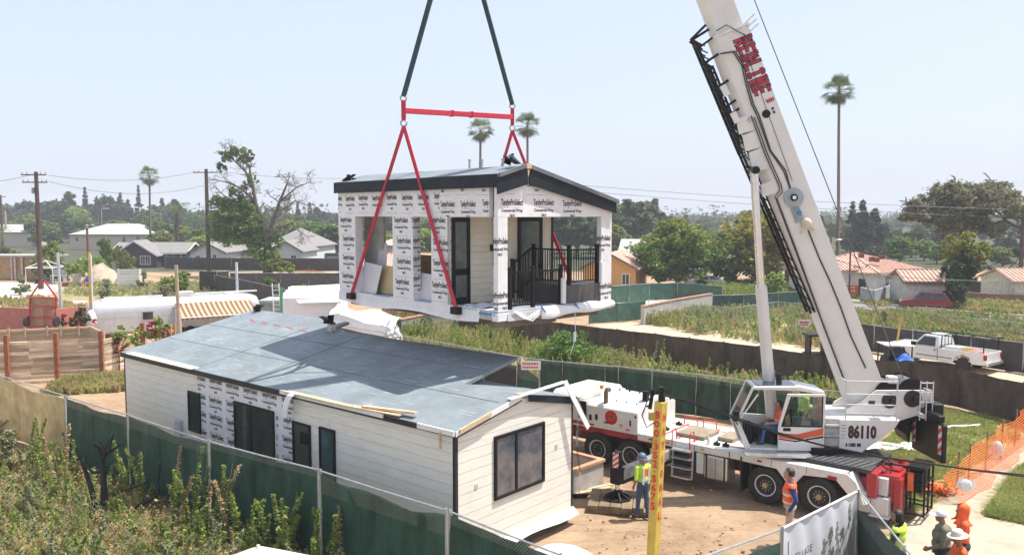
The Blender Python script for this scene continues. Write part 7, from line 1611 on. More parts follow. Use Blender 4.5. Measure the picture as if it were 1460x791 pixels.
q=MB(); q.lathe([(.0,.684),(.33,.684),(.36,1.2),(.3,1.26),(0,1.27)],16,Matrix.Translation((-.8,.6,0))); load('red_cooler','round pink red lid at the rear of the pickup bed','cooler',q,S('pink_lid',(.6,.2,.2),.6))
p=gp(1288,560); gsc=thing('screen_board','dark grey board leaning on the brown silt fence below the pickup nose','board',(p.x,p.y,0)); z_=lambda y:dp(1288,y,p.y).z
q=MB(); q.slab([(-.9,0,.1),(.75,0,.1),(.75,.35,z_(517)),(-.9,.35,z_(516))],.05); q.build('panel',S('dark_board',(.045,.045,.05),.7),gsc)
p=(gx(1282,46.5),46.5,0); gen=thing('generator_cart','small machine under a pale flat canopy in front of the pickup nose','machine',p)
q=MB(); [q.bar((x_,y_,0),(x_,y_,1.5),.06)for x_ in(-.8,.7)for y_ in(0,1.0)]; q.build('frame',BLACKM,gen); q=MB(); q.slab([(-.9,-.1,1.5),(.9,-.1,1.42),(.9,1.1,1.45),(-.9,1.1,1.53)],.05); q.build('canopy',S('canopy_grey',(.5,.5,.48),.6),gen); q=MB(); q.box(-.5,.4,.2,.9,.4,1.3); q.cyl((-.3,.2,.5),(-.3,1.0,.5),.4,14); q.build('engine',DARKM,gen)
q=MB(); q.grid(8,6,lambda s,t:(-.45+.9*s,-.3+.6*t,.1+.4*math.sin(s*3.14)*math.sin(t*2.9+.1))); o=q.build('blue_cover',S('tarp_blue',(.02,.12,.55),.5)); o.location=(p[0]+.05,p[1]-.5,.65); tag(o,'blue plastic cover beside the small machine by the pickup nose','cover')
q=MB(); q.bar((0,0,0),(.35,.1,2.5),.1); q.box(-.3,.2,-.2,.2,0,.5); o=q.build('digger_arm',S('tool_ochre',(.55,.33,.08),.6)); o.location=(gx(1276,50),50,.4); tag(o,'ochre metal arm leaning up in front of the pickup hood','tool')
p=gp(1169,512,0); q=MB(); q.box(-.6,.6,0,.9,.4,1.1); q.box(-.5,-.4,0,.8,1.1,2.1); q.box(.4,.5,0,.8,1.1,2.1); q.box(-.6,.6,-.05,.95,2.1,2.2); [q.cyl((x_,-.1,.35),(x_,1.0,.35),.38,12)for x_ in(-.45,.45)]; o=q.build('skid_loader',BLACKM); o.location=(gx(1166,46),46,0); tag(o,'small black loader behind the boom on the dirt track','loader')
q=MB(); q.grid(6,4,lambda s,t:(s*.6,t*.4,.02+.06*math.sin(s*9+t*5))); simple('blue_rag','small blue rag on the dirt behind the pickup','rag',1438,46.5,q,S('tarp_blue',(.02,.12,.55),.5))
def grd(nm,label,cat,px,py,q,m,**k):o=q.build(nm,m,None,**k); g_=gp(px,py); o.location=(g_.x,g_.y,0); return tag(o,label,cat)
q=MB()
for k in range(9):a=k*.7; q.tube([(.1*math.cos(a),.1*math.sin(a),.1),(.42*math.cos(a),.42*math.sin(a),.03)],.06,6)
q.lathe([(.5,.004),(.5,.05),(0,.07)],10); grd('outrigger_foot','black star shaped foot pad lying on the grass by the rear rack','foot pad',1321,697,q,BLACKM)
q=MB(); q.tube([(0,0,.05),(.5,.25,.06),(1.2,.3,.05),(1.8,.5,.05)],.07,8); grd('white_pipe','white pipe on the grass right of the counterweight','pipe',1345,612,q,WHITE)
q=MB(); q.grid(14,6,lambda s,t:(-1.2+2.4*s,-.4+.9*t,.12*abs(math.sin(s*8+t*4))+.03)); grd('white_sheet','crumpled white sheet on the grass behind the number plate','sheet',1268,640,q,SHEETW)
q=MB(); q.box(-.9,.9,-.08,.08,.02,.09); q.box(-.7,1.1,.15,.3,.02,.08); o=grd('timber_plank','loose planks on the dirt beside the footing box','planks',838,703,q,WOOD); o.rotation_euler=(0,0,.5)
q=MB(); q.box(-.25,.25,-.05,.05,0,.1); q.box(-.1,.3,.06,.14,0,.08); o=grd('hand_tool','small dark tool on the dirt beside the house corner','tool',826,708,q,BLACKM)
q=MB(); q.lathe([(.0,0),(.16,0),(.16,.34),(.13,.36),(.13,.42),(0,.42)],14); q.mi=0; o=grd('red_bucket','red topped steel canister beside the rear wheel','canister',1195,728,q,SILV,smooth=40); q=MB(); q.lathe([(.165,.1),(.165,.2)],14); q.build('red_band',REDINK,o)
def plate(nm,label,px,py,y,w_,h_,m1,m2,rows):
 p=dp(px,py,y); q=MB(); q.box(-w_/2,w_/2,0,.03,-h_/2,h_/2); o=q.build(nm,m1); o.location=p; tag(o,label,'sign'); r_=random.Random(px); q=MB()
 for z in rows:
  x=-w_*.42
  while x<w_*.34:l_=r_.uniform(.05,.12)*w_; q.box(x,x+l_,-.006,-.001,z*h_,z*h_+h_*.2); x+=l_+w_*.03
 q.build('sign_marks',m2,o); return o
plate('small_sign','small white sign with red marks on the torn green fence end behind the roof',757,521,39.0,.95,.42,SHEETW,REDINK,(.12,-.3))
plate('small_sign','small white and red sign on the chain link fence beside the boom',1147,461,62,.9,.55,SHEETW,REDINK,(.15,-.05,-.3))
nb=dp(430,380,112); q=MB(); q.grid(20,4,lambda s,t:(wid(412,470,112)*s,.1*math.sin(s*30),1.5*t*(.55+.45*math.sin(s*3.14)))); o=q.build('far_netting',ONET); o.location=(gx(412,112),112,.05); tag(o,'low orange netting heap on the bare ground right of the half bare tree','netting')
nb=q=MB(); q.grid(16,3,lambda s,t:(wid(255,290,190)*s,.1*math.sin(s*30),1.6*t)); o=q.build('far_netting',ONET); o.location=(gx(255,190),190,.6); tag(o,'strip of orange netting between the beige hip roof house and the brown pole','netting')
def leaf_cards(C,size,aspect=1.6,up=.0,seed=0,droop=0.0,flat=.55,blade=False):
 """one small bent-free quad per centre, randomly turned; returns verts (4N,3)"""
 g=np.random.default_rng(seed); n=len(C); size=np.broadcast_to(size,(n,))
 a=g.normal(size=(n,3)); a[:,2]=a[:,2]*(1-up)*(1 if blade else flat)-droop
 if blade:a[:,2]=np.abs(a[:,2])+1.3
 a/=np.linalg.norm(a,axis=1)[:,None]
 b=g.normal(size=(n,3)); b[:,2]*=flat; b-=a*(a*b).sum(1)[:,None]; b/=np.linalg.norm(b,axis=1)[:,None]
 A=a*(size*aspect*.5)[:,None]; B=b*(size*.5)[:,None]
 V=np.stack([C-A,C+B,C+A,C-B],1).reshape(-1,3)
 return V
def quads(n):return np.arange(4*n,dtype=np.int32).reshape(-1,4)
def blob_points(blobs,n,g,shell_=.55):
 """points in a set of ellipsoids, denser toward their skins, with ragged clumps"""
 vol=np.array([b[1][0]*b[1][1]+b[1][2]*b[1][0]for b in blobs]); cnt=np.maximum(1,(n*vol/vol.sum()).astype(int)); out=[]
 for(c,r),k in zip(blobs,cnt):
  nc=max(6,k//26); d=g.normal(size=(nc,3)); d/=np.linalg.norm(d,axis=1)[:,None]; rad=shell_+(1-shell_)*g.random(nc)**.6
  cc=d*rad[:,None]*(1+.18*g.normal(size=(nc,1)))
  p=cc[g.integers(0,nc,k)]+g.normal(size=(k,3))*.14
  out.append(np.array(c)+p*np.array(r))
 return np.concatenate(out)
def crown_blobs(h0,h1,R_,n,g,flat=1.0,taper=.0):
 out=[]
 for k in range(n):
  t=g.random(); z=h0+(h1-h0)*(.12+.8*t); prof=math.sqrt(max(.05,1-(2*t-.9)**2*.8))*(1-taper*t); a=g.random()*6.283; rr_=R_*prof*math.sqrt(g.random())*.75
  s=R_*g.uniform(.28,.5)*(1-taper*t*.5); out.append(((rr_*math.cos(a),rr_*math.sin(a),z),(s,s,s*.75*flat)))
 return out
def limbs_mb(mb,base,targets,r0,g,fork=.45):
 for t in targets:
  t=Vector(t); b=Vector(base); m=b+(t-b)*fork; m.x=b.x+(t.x-b.x)*fork*.6; m.y=b.y+(t.y-b.y)*fork*.6
  m2=b+(t-b)*.75+Vector((g.normal()*.2,g.normal()*.2,g.normal()*.15)); mb.tube([b,m,m2,t],[r0,r0*.75,r0*.5,r0*.15],7)
LF={'olive':leafmat('leaf_olive',(0.293,0.333,0.081),(0.151,0.191,0.044)),'green':leafmat('leaf_green',(0.194,0.310,0.068),(0.098,0.165,0.035)),'bright':leafmat('leaf_bright',(0.360,0.446,0.101),(0.202,0.288,0.058),trans=.4),'dark':leafmat('leaf_dark',(0.090,0.132,0.050),(0.043,0.070,0.028)),'conifer':leafmat('leaf_conifer',(0.078,0.112,0.065),(0.040,0.062,0.037),trans=.15),'grey':leafmat('leaf_grey',(0.194,0.209,0.116),(0.109,0.124,0.065)),'oak':leafmat('leaf_oak',(0.260,0.250,0.150),(0.150,0.150,0.080)),'gold':leafmat('leaf_gold',(0.403,0.343,0.070),(0.222,0.202,0.040)),'palm':leafmat('leaf_palm',(0.186,0.232,0.078),(0.093,0.124,0.043)),'dead':leafmat('leaf_dead',(0.286,0.187,0.094),(0.165,0.099,0.050)),'dry':leafmat('leaf_dry',(0.601,0.485,0.254),(0.416,0.323,0.151),trans=.4),'weed':leafmat('leaf_weed',(0.330,0.398,0.117),(0.179,0.234,0.062),trans=.4),'sage':leafmat('leaf_sage',(0.352,0.363,0.209),(0.220,0.237,0.127),trans=.4),'red':leafmat('bougainvillea',(0.550,0.030,0.050),(0.380,0.020,0.030))}
PROTO={}
def broad(key,H,R_,leaf,nleaf,size,seed,h0=.28,nb=14,flat=1.0,trunk=BARK,taper=.0,tr=.035,gap=.55):
 g=np.random.default_rng(seed); bl=crown_blobs(H*h0,H*.93,R_,nb,g,flat,taper)
 C=blob_points(bl,nleaf,g,gap); C[:,2]=np.maximum(C[:,2],H*h0*.6)
 mb=MB(); mb.tube([(0,0,0),(.02*H,.01*H,H*h0*.9),(0,0,H*.5)],[H*tr,H*tr*.75,H*tr*.5],9)
 limbs_mb(mb,(0.01*H,0,H*h0*.75),[b[0]for b in bl[:9]],H*tr*.42,g)
 PROTO[key]=(C,leaf_cards(C,size*np.random.default_rng(seed+1).uniform(.6,1.4,len(C)),seed=seed),leaf,mb,trunk)
def conifer(key,H,R_,leaf,nleaf,size,seed,layered=True,h0=.1,power=.9):
 g=np.random.default_rng(seed); P=[]; mb=MB(); mb.tube([(0,0,0),(0,0,H*.97)],[H*.022,H*.004],8); lv=max(8,int(H/1.15))
 for i in range(lv):
  t=(i+g.uniform(-.3,.3))/lv; z=H*(h0+(1-h0)*t); r=R_*(1-t)**power*g.uniform(.7,1.15)+.12
  nb_=max(4,int(9*(1-t)+3))
  for k in range(nb_):
   a=g.random()*6.283; L_=r*g.uniform(.6,1.1); n=max(4,int(nleaf*(1-t+.15)/(lv*nb_)*1.35)); s=g.random(n)**.7; w_=g.normal(size=n)*.10*L_*(1.1-s)+g.normal(size=n)*.04
   zz=z-.18*L_*s+.10*L_*s**2*2+g.normal(size=n)*.05*R_-abs(g.normal(size=n))*.04*R_; P.append(np.stack([s*L_*math.cos(a)-w_*math.sin(a),s*L_*math.sin(a)+w_*math.cos(a),zz],1))
   if k%3==0:mb.tube([(0,0,z),(L_*.9*math.cos(a),L_*.9*math.sin(a),z-.1*L_)],[H*.005,H*.001],4,False)
 C=np.concatenate(P); PROTO[key]=(C,leaf_cards(C,size*np.random.default_rng(seed+1).uniform(.6,1.4,len(C)),2.2,up=.5,seed=seed),leaf,mb,BARK)
_DONE={}
def tree(name,label,key,loc,s=1.0,rz=None,group=None,sz=None,cat='tree'):
 P=thing(name,label,cat,loc,rnd.uniform(0,6.28)if rz is None else rz,group); P.scale=(s,s,sz or s)
 if key not in _DONE:
  C,V,leaf,mb,tm=PROTO[key]; c=np_mesh('crown',V,quads(len(C)),LF[leaf],P); t=mb.build('trunk',tm,P,smooth=60); _DONE[key]=(c.data,t.data)
 else:
  for nm,me in zip(('crown','trunk'),_DONE[key]):o=bpy.data.objects.new(nm,me); COL.objects.link(o); o.parent=P
 return P
broad('b1',12,5.2,'dark',5200,.55,1); broad('b2',10,5.0,'green',4600,.5,2,h0=.2); broad('b3',9,4.6,'olive',4600,.5,3,h0=.18); broad('b4',14,5.5,'grey',4600,.6,4,gap=.4); broad('b5',8,4.4,'bright',4200,.45,5,h0=.15)
conifer('c1',18,5.0,'conifer',5200,.6,6); conifer('c2',20,3.4,'conifer',4200,.55,7); conifer('c3',16,6.0,'conifer',5600,.65,8,power=.6)
HK={'b1':12,'b2':10,'b3':9,'b4':14,'b5':8,'c1':18,'c2':20,'c3':16}
def by_top(name,label,px,y,key,top,group=None,wide=1.0,**k):
 z=dp(px,top,y).z; sz=max(.3,z/(HK[key]*.97)); s=sz*wide
 return tree(name,label,key,(gx(px,y,z*.5),y,-.05),s,None,group,sz,**k)
G1='far trees behind the left houses'; G2='far trees behind the middle houses'; G3='far trees behind the right houses'
TL={'b1':'broad dark green tree in the hazy treeline','b2':'mid green round tree in the hazy treeline','b3':'olive bushy tree in the hazy treeline','b4':'tall loose grey green tree in the hazy treeline','b5':'bright green low tree in the hazy treeline','c1':'broad conifer in the hazy treeline','c2':'narrow pointed conifer in the hazy treeline','c3':'spreading cedar in the hazy treeline'}
def line(sec,where,grp,items):
 for px_,y_,key,top,*wd in items:by_top('conifer' if key[0]=='c' else 'broadleaf_tree',TL[key]+where,px_,y_,key,top,grp,wd[0]if wd else 1.0)
line(1,' left of the bare tree',G1,[(5,330,'b4',291),(20,350,'b1',294),(38,280,'b3',305),(48,340,'b1',287,1.2),(68,330,'b1',286,1.3),(84,300,'c3',290),(98,320,'c3',273,1.2),(112,300,'b5',292,.8),(122,330,'c2',266,.8),(132,340,'b1',290),(150,340,'c1',285),(160,330,'b1',280),(172,350,'c2',274),(183,340,'c1',284),(198,330,'c2',263,.7),(208,300,'b2',300),(221,330,'b4',293),(232,350,'c1',282),(240,360,'b1',290),(250,330,'c3',284),(262,350,'b1',296),(275,330,'b2',304),(286,360,'b4',300),(30,250,'b2',318,1.3),(60,245,'b2',315,1.4),(170,255,'b3',314,1.2),(180,250,'b5',316),(120,260,'b2',308,1.2),(100,270,'b1',306,1.2),(10,260,'b3',316)])
line(1,' around the bare tree',G2,[(300,300,'b1',312),(330,310,'b2',306),(350,330,'c1',294),(372,340,'b1',300),(398,330,'c1',292),(408,320,'b2',305),(425,330,'c2',286),(442,340,'c2',288),(452,330,'c3',295),(463,320,'b4',302),(475,330,'b1',305),(410,220,'b3',314,1.4),(430,215,'b3',317,1.5),(452,210,'b2',316,1.5),(472,215,'b5',318,1.4),(440,300,'b1',306,1.3)])
line(2,' seen through the module openings',G2,[(525,250,'b2',312,1.3),(548,240,'b1',300,1.3),(575,260,'b1',310),(610,250,'b3',312,1.2),(500,330,'b1',300),(520,330,'c1',296),(560,330,'b4',300),(550,160,'b5',327),(607,160,'b5',324),(800,190,'b1',306,1.5),(822,170,'b1',304,1.6),(842,190,'b4',312,1.2),(640,330,'b1',303),(700,330,'b1',300),(740,330,'b4',303),(770,300,'b1',306,1.3),(680,320,'c1',300)])
line(3,' between the module and the boom',G3,[(868,210,'b3',306),(885,190,'b2',292,1.1),(900,185,'b4',286,1.1),(915,190,'b4',290),(930,195,'b4',285,.7),(950,260,'b4',307),(978,340,'c3',306),(1000,380,'b1',313),(1012,420,'b4',313),(1028,430,'b2',315),(1050,390,'c1',308),(1062,360,'b1',316),(1085,380,'b1',318),(1100,360,'c1',312),(1020,250,'b2',326,1.3),(1040,240,'b1',330,1.2),(995,260,'b2',328),(1100,230,'b2',335,1.2),(1130,240,'b1',326,1.3),(1145,330,'b1',310,1.2),(870,170,'b3',318,1.2),(1070,500,'b4',314),(1120,480,'b1',316)])
line(4,' behind the pink tile roof house',G3,[(1160,200,'c1',292),(1172,210,'c2',308),(1148,210,'b1',330),(1215,190,'c2',286,1.3),(1207,200,'b1',330,1.2),(1230,175,'c1',285,1.1),(1246,180,'c3',297,.9),(1262,200,'c3',318),(1275,230,'b2',326,1.2),(1292,220,'b1',332,1.1),(1305,300,'b2',322),(1282,420,'b1',314),(1312,380,'c1',312),(1330,330,'b2',322,1.2),(1345,240,'b2',335),(1320,210,'b2',344),(1365,380,'b1',322),(1440,190,'c3',330,1.5),(1425,210,'c3',345,1.3),(1400,260,'b1',330,1.3),(1455,260,'b1',322,1.2),(1345,170,'b3',350),(1468,230,'b4',318,1.2),(1260,520,'b1',312),(1350,520,'b4',318),(1185,260,'b1',318,1.3),(1284,150,'b2',338,1.2),(1300,172,'b1',330,1.2),(1318,160,'b3',342,1.3),(1336,150,'b2',350,1.3),(1345,200,'b1',326,1.3),(1312,240,'b4',318,1.2),(1328,260,'b1',321,1.4),(1430,140,'b3',352,1.3),(1398,175,'b2',345,1.4),(1455,150,'b1',345,1.3),(1270,170,'b2',346,1.2),(1376,150,'b1',352,1.2)])
line(5,' just behind the beige hip roofed houses',G1,[(70,215,'b2',322,1.4),(228,215,'b2',316,1.3),(240,225,'b1',320,1.2),(262,215,'b3',322,1.3),(280,200,'b2',326,1.4),(292,215,'b1',322,1.2),(322,200,'b2',322,1.3),(345,190,'b1',318,1.4),(52,230,'b1',318,1.2),(455,180,'b2',325,1.4),(480,175,'b1',322,1.4),(232,175,'b3',330,1.1),(288,170,'b5',334,1.1)])
g=np.random.default_rng(77); C=[]
for k in range(900):
 y=g.uniform(370,900); x=g.uniform(-.75,.75)*y; h=g.uniform(5,15)*(.8+.4*math.sin(x*.013)*math.cos(y*.02)); r=h*.5
 C.append(np.array([x,y,h*.5])+np.clip(g.normal(size=(80,3)),-1.6,1.6)*np.array([r*.6,r*.6,h*.26]))
C=np.concatenate(C); C[:,2]=np.maximum(C[:,2],0); tag(np_mesh('far_woods',leaf_cards(C,g.uniform(1.0,2.4,len(C)),seed=5),quads(len(C)),LF['dark']),None,None,kind='stuff')
broad('round',13.2,8.6,'green',24000,.40,21,h0=.14,nb=26,flat=.85); PROTO['round']=(*PROTO['round'][:2],'green',*PROTO['round'][3:])
sc=dp(972,318,101).z/12.6; tree('round_tree','large round green tree with golden tips left of the crane boom','round',(gx(966,101,5),101,0),sc*.98,1.0,None,sc)
C2=PROTO['round'][0]; top=C2[(C2[:,2]>8.5)&(g.random(len(C2))<.35)]+g.normal(size=(1,3))*.02
rt_=[o for o in bpy.data.objects if o.name.startswith('round_tree')][0]; np_mesh('golden_tips',leaf_cards(top+np.array([0,0,.18]),.42,seed=9),quads(len(top)),LF['gold'],rt_)
broad('side',8,4.6,'olive',6500,.38,22,h0=.12,nb=14); tree('broadleaf_tree','olive green tree joined to the right side of the round green tree','side',(gx(1022,104,3),104,0),.9,2.0,None,.85)
broad('tawny',10.5,7.0,'gold',9000,.40,23,h0=.16,nb=18); tree('broadleaf_tree','tawny olive tree directly behind the crane lift cylinder','tawny',(gx(1085,104,4),104,0),.92,1.2,None,.88)
tree('broadleaf_tree','dark shaded tree behind the boom beside the tawny tree','b1',(gx(1122,110,4),110,0),.85,0)
broad('bushy',4.2,2.0,'bright',3600,.24,24,h0=.05,nb=9); tree('shrub','light green tall shrub right of the lift cylinder','bushy',(gx(1101,86,1),86,0),.85,0,None,.72,cat='shrub')
broad('small',9.5,4.0,'dark',5200,.34,25,h0=.3,nb=12,taper=.1); sc=dp(1372,340,79).z/9.2; st=tree('broadleaf_tree','small dark tree with yellow green tops beside the garage','small',(gx(1372,79,3),79,0),sc*.78,.5,None,sc)
bl=[((-2.2,-.6,8.3),(1.6,1.5,1.2)),((0.3,-.5,8.9),(1.4,1.4,1.0)),((2.4,-.4,7.6),(1.5,1.4,1.3)),((-2.8,0,6.6),(1.2,1.2,.9)),((1.2,-1.2,7.2),(1.2,1.2,1.0)),((3.2,0,6.2),(.9,1,.9))]; C=blob_points(bl,2600,g); np_mesh('yellowgreen_tops',leaf_cards(C,.32,seed=3),quads(len(C)),leafmat('leaf_yellowgreen',(0.294,0.308,0.063),(0.168,0.196,0.042)),st); st.rotation_euler.z=0  # yellow green leaf clumps set on the dark crown
tree('shrub','dark shrub at the foot of the small dark tree beside the red car','b1',(gx(1361,77,0),77,0),.2,0,None,.25,cat='shrub')
def grow(mb,p,d,L,r,lvl,g,tips,spread=.6,curl=.25,shrink=.74,up=.15,mind=.02,pts_=None):
 n=4; pts=[Vector(p)]; dd=Vector(d).normalized()
 for k in range(n):
  dd=(dd+Vector((g.normal(),g.normal(),g.normal()))*curl*.5+Vector((0,0,up*.3))).normalized(); pts.append(pts[-1]+dd*(L/n))
 mb.tube(pts,[r,r*.92,r*.82,r*.74,r*.62],6 if r>.08 else 4,False)
 if lvl==0 or r<mind:tips.append(pts[-1]); return
 for k in range(2 if g.random()<.6 else 3):
  a=Vector((g.normal(),g.normal(),g.normal()*.6)).normalized(); nd=(dd*(1-spread*.5)+a*spread).normalized(); grow(mb,pts[-1]if k<2 else pts[2],nd,L*shrink*g.uniform(.8,1.15),r*(.66 if k else.72),lvl-1,g,tips,spread,curl,shrink,up,mind)
 if lvl>1 and g.random()<.7:
  a=Vector((g.normal(),g.normal(),g.normal()*.5)).normalized(); grow(mb,pts[2],(dd*.4+a).normalized(),L*.6,r*.45,lvl-2,g,tips,spread,curl,shrink,up,mind)
g=np.random.default_rng(31); yb_t=118; X=gx(381,yb_t,4); k_=yb_t/FPX
bt=thing('bare_tree','large half bare tree with green leaves only on its left side','tree',(X,yb_t,0)); mb=MB(); tips=[]
tz=lambda y_:dp(380,y_,yb_t).z; tx=lambda px_:(px_-381)*k_
mb.tube([(0,0,-.1),(.1,0,tz(365)),(.0,.1,tz(342)),(-.6,.2,tz(320))],[.8,.62,.55,.42],10,False)
main=[((-.6,.2,tz(320)),[(tx(366),.1,tz(290)),(tx(362),0,tz(262)),(tx(358),.2,tz(240))],.46),((0,.1,tz(342)),[(tx(390),.4,tz(312)),(tx(399),.3,tz(288)),(tx(410),.5,tz(262))],.42),((.0,.1,tz(345)),[(tx(400),-.6,tz(325)),(tx(418),-.8,tz(318)),(tx(430),-.8,tz(330))],.30),((tx(362),0,tz(262)),[(tx(352),.3,tz(245)),(tx(340),.2,tz(232)),(tx(330),0,tz(222))],.26),((-.3,.2,tz(325)),[(tx(352),.6,tz(300)),(tx(335),.8,tz(288)),(tx(318),.6,tz(278))],.3),((tx(366),.1,tz(290)),[(tx(350),-.3,tz(272)),(tx(335),-.4,tz(262)),(tx(318),-.2,tz(258))],.22),((tx(399),.3,tz(288)),[(tx(412),.0,tz(278)),(tx(424),-.2,tz(268)),(tx(438),0,tz(262))],.22),((tx(395),.3,tz(300)),[(tx(408),.8,tz(296)),(tx(420),.9,tz(286)),(tx(430),.9,tz(290))],.2)]
for b0,pts,r in main:
 r*=.75; P_=[Vector(b0)]+[Vector(p)for p in pts]; mb.tube(P_,[r,r*.8,r*.62,r*.4],8,False)
 for q_ in(1,2,3):
  for rep in range(2 if q_<3 else 3):
   d_=(P_[q_]-P_[q_-1]).normalized()+Vector((g.normal(),g.normal(),g.normal()*.7))*.8; grow(mb,P_[q_],d_,1.75-.2*q_,r*.30,3,g,tips,.75,.55,.72,.1,.018)
mb.build('trunk',surf('half_bare_bark',(.13,.10,.082),.9,var=.3,bump=.5),bt,smooth=60)
bl=[((tx(338),.5,tz(305)),(3.0,2.6,1.9)),((tx(322),.5,tz(318)),(2.6,2.4,1.8)),((tx(350),.2,tz(325)),(2.6,2.4,1.8)),((tx(330),.3,tz(335)),(2.8,2.4,1.6)),((tx(318),.2,tz(292)),(2.0,2,1.2)),((tx(355),.1,tz(300)),(1.6,1.6,2.0)),((tx(368),.1,tz(318)),(1.5,1.5,1.8)),((tx(310),.4,tz(332)),(1.9,1.8,1.2)),((tx(366),-.6,tz(352)),(2.0,1.6,1.4)),((tx(380),-.9,tz(362)),(1.6,1.4,1.3)),((tx(360),-.3,tz(343)),(1.4,1.4,1.2))]
bl+=[((tx(345),.4,tz(288)),(1.6,1.5,1.1)),((tx(372),.3,tz(335)),(1.3,1.3,1.6)),((tx(392),-.3,tz(345)),(1.3,1.2,1.2)),((tx(335),-.3,tz(275)),(1.2,1.2,.7))]; C=blob_points(bl,13500,g,.12); np_mesh('crown',leaf_cards(C,.27*g.uniform(.6,1.4,len(C)),seed=41),quads(len(C)),LF['green'],bt)
bl=[((tx(328),0,tz(222)),(1.5,1.2,.8)),((tx(340),.2,tz(216)),(1.4,1.2,.8)),((tx(320),0,tz(236)),(.9,.9,1.0)),((tx(352),.2,tz(224)),(1.2,1.0,1.0)),((tx(362),.1,tz(258)),(.9,.8,1.2)),((tx(350),.1,tz(266)),(.8,.8,.8)),((tx(360),.1,tz(218)),(.7,.7,.6))]
C=blob_points(bl,2300,g,.1); np_mesh('top_foliage',leaf_cards(C,.24*g.uniform(.6,1.4,len(C)),seed=42),quads(len(C)),LF['green'],bt)
bl=[((tx(395),-1,tz(372)),(1.9,1.5,1.3)),((tx(405),-1,tz(380)),(1.4,1.4,.9))]; C=blob_points(bl,1100,g,.3); tag(np_mesh('ivy_shrub',leaf_cards(C,.34,seed=4)+np.array([X,yb_t-1,0]),quads(len(C)),LF['olive']),'olive shrub at the foot of the half bare tree','shrub')
g=np.random.default_rng(57); yo=108; X=gx(1368,yo,4); ko=yo/FPX
ok_=thing('oak_tree','wide old oak with open grey green crown and dark limbs at right','tree',(X,yo,0)); mb=MB(); tips=[]
oz=lambda y_:dp(1368,y_,yo).z; ox_=lambda px_:(px_-1368)*ko
mb.tube([(0,0,0),(-.4,0,oz(375)),(.2,0,oz(352))],[1.0,.8,.75],10,False)
for b0,pts,r in(((-.4,0,oz(360)),[(ox_(1345),0,oz(340)),(ox_(1342),.3,oz(322)),(ox_(1330),0,oz(312)),(ox_(1310),.2,oz(300))],.5),((0.2,0,oz(352)),[(ox_(1385),.4,oz(334)),(ox_(1405),.4,oz(325)),(ox_(1430),0,oz(315)),(ox_(1452),-.3,oz(326))],.5),((.2,0,oz(350)),[(ox_(1376),.5,oz(320)),(ox_(1390),.6,oz(300)),(ox_(1400),.4,oz(285)),(ox_(1410),.4,oz(276))],.45),((ox_(1345),0,oz(335)),[(ox_(1350),-.4,oz(315)),(ox_(1345),-.5,oz(298)),(ox_(1340),-.4,oz(285)),(ox_(1345),-.3,oz(275))],.35),((0,-.3,oz(372)),[(ox_(1392),-1,oz(368)),(ox_(1405),-1,oz(382)),(ox_(1415),-1.2,oz(388)),(ox_(1428),-1,oz(382))],.26)):
 P_=[Vector(b0)]+[Vector(p)for p in pts]; mb.tube(P_,[r,r*.85,r*.7,r*.5,r*.3],8,False)
 for q_ in(2,3,4):
  for rep in range(2):grow(mb,P_[q_],(P_[q_]-P_[q_-1]).normalized()*.3+Vector((g.normal(),g.normal(),g.normal()*.4-.1))*.8,1.5,r*.35,2,g,tips,.8,.5,.75,.1,.03)
mb.build('trunk',surf('oak_bark',(.075,.06,.048),.9,var=.3,bump=.5),ok_,smooth=60)
bl=[]
for px_,py_,r_ in((1305,305,1.6),(1318,298,1.8),(1332,305,1.6),(1340,280,1.8),(1352,290,1.8),(1345,272,1.2),(1368,285,1.8),(1380,276,1.6),(1392,290,1.8),(1405,278,1.7),(1420,285,1.9),(1432,275,1.4),(1440,292,1.8),(1450,305,1.5),(1425,302,1.5),(1405,305,1.6),(1380,305,1.5),(1360,312,1.4),(1395,322,1.7),(1375,330,1.8),(1350,330,1.5),(1412,330,1.5),(1325,318,1.2),(1300,315,1.0),(1448,285,1.2)):bl.append(((ox_(px_),g.normal()*1.2,oz(py_-4)),(r_*1.1,r_*1.2,r_*.75)))
C=blob_points(bl,30000,g,.25); np_mesh('crown',leaf_cards(C,.25*g.uniform(.6,1.4,len(C)),seed=43),quads(len(C)),LF['oak'],ok_)
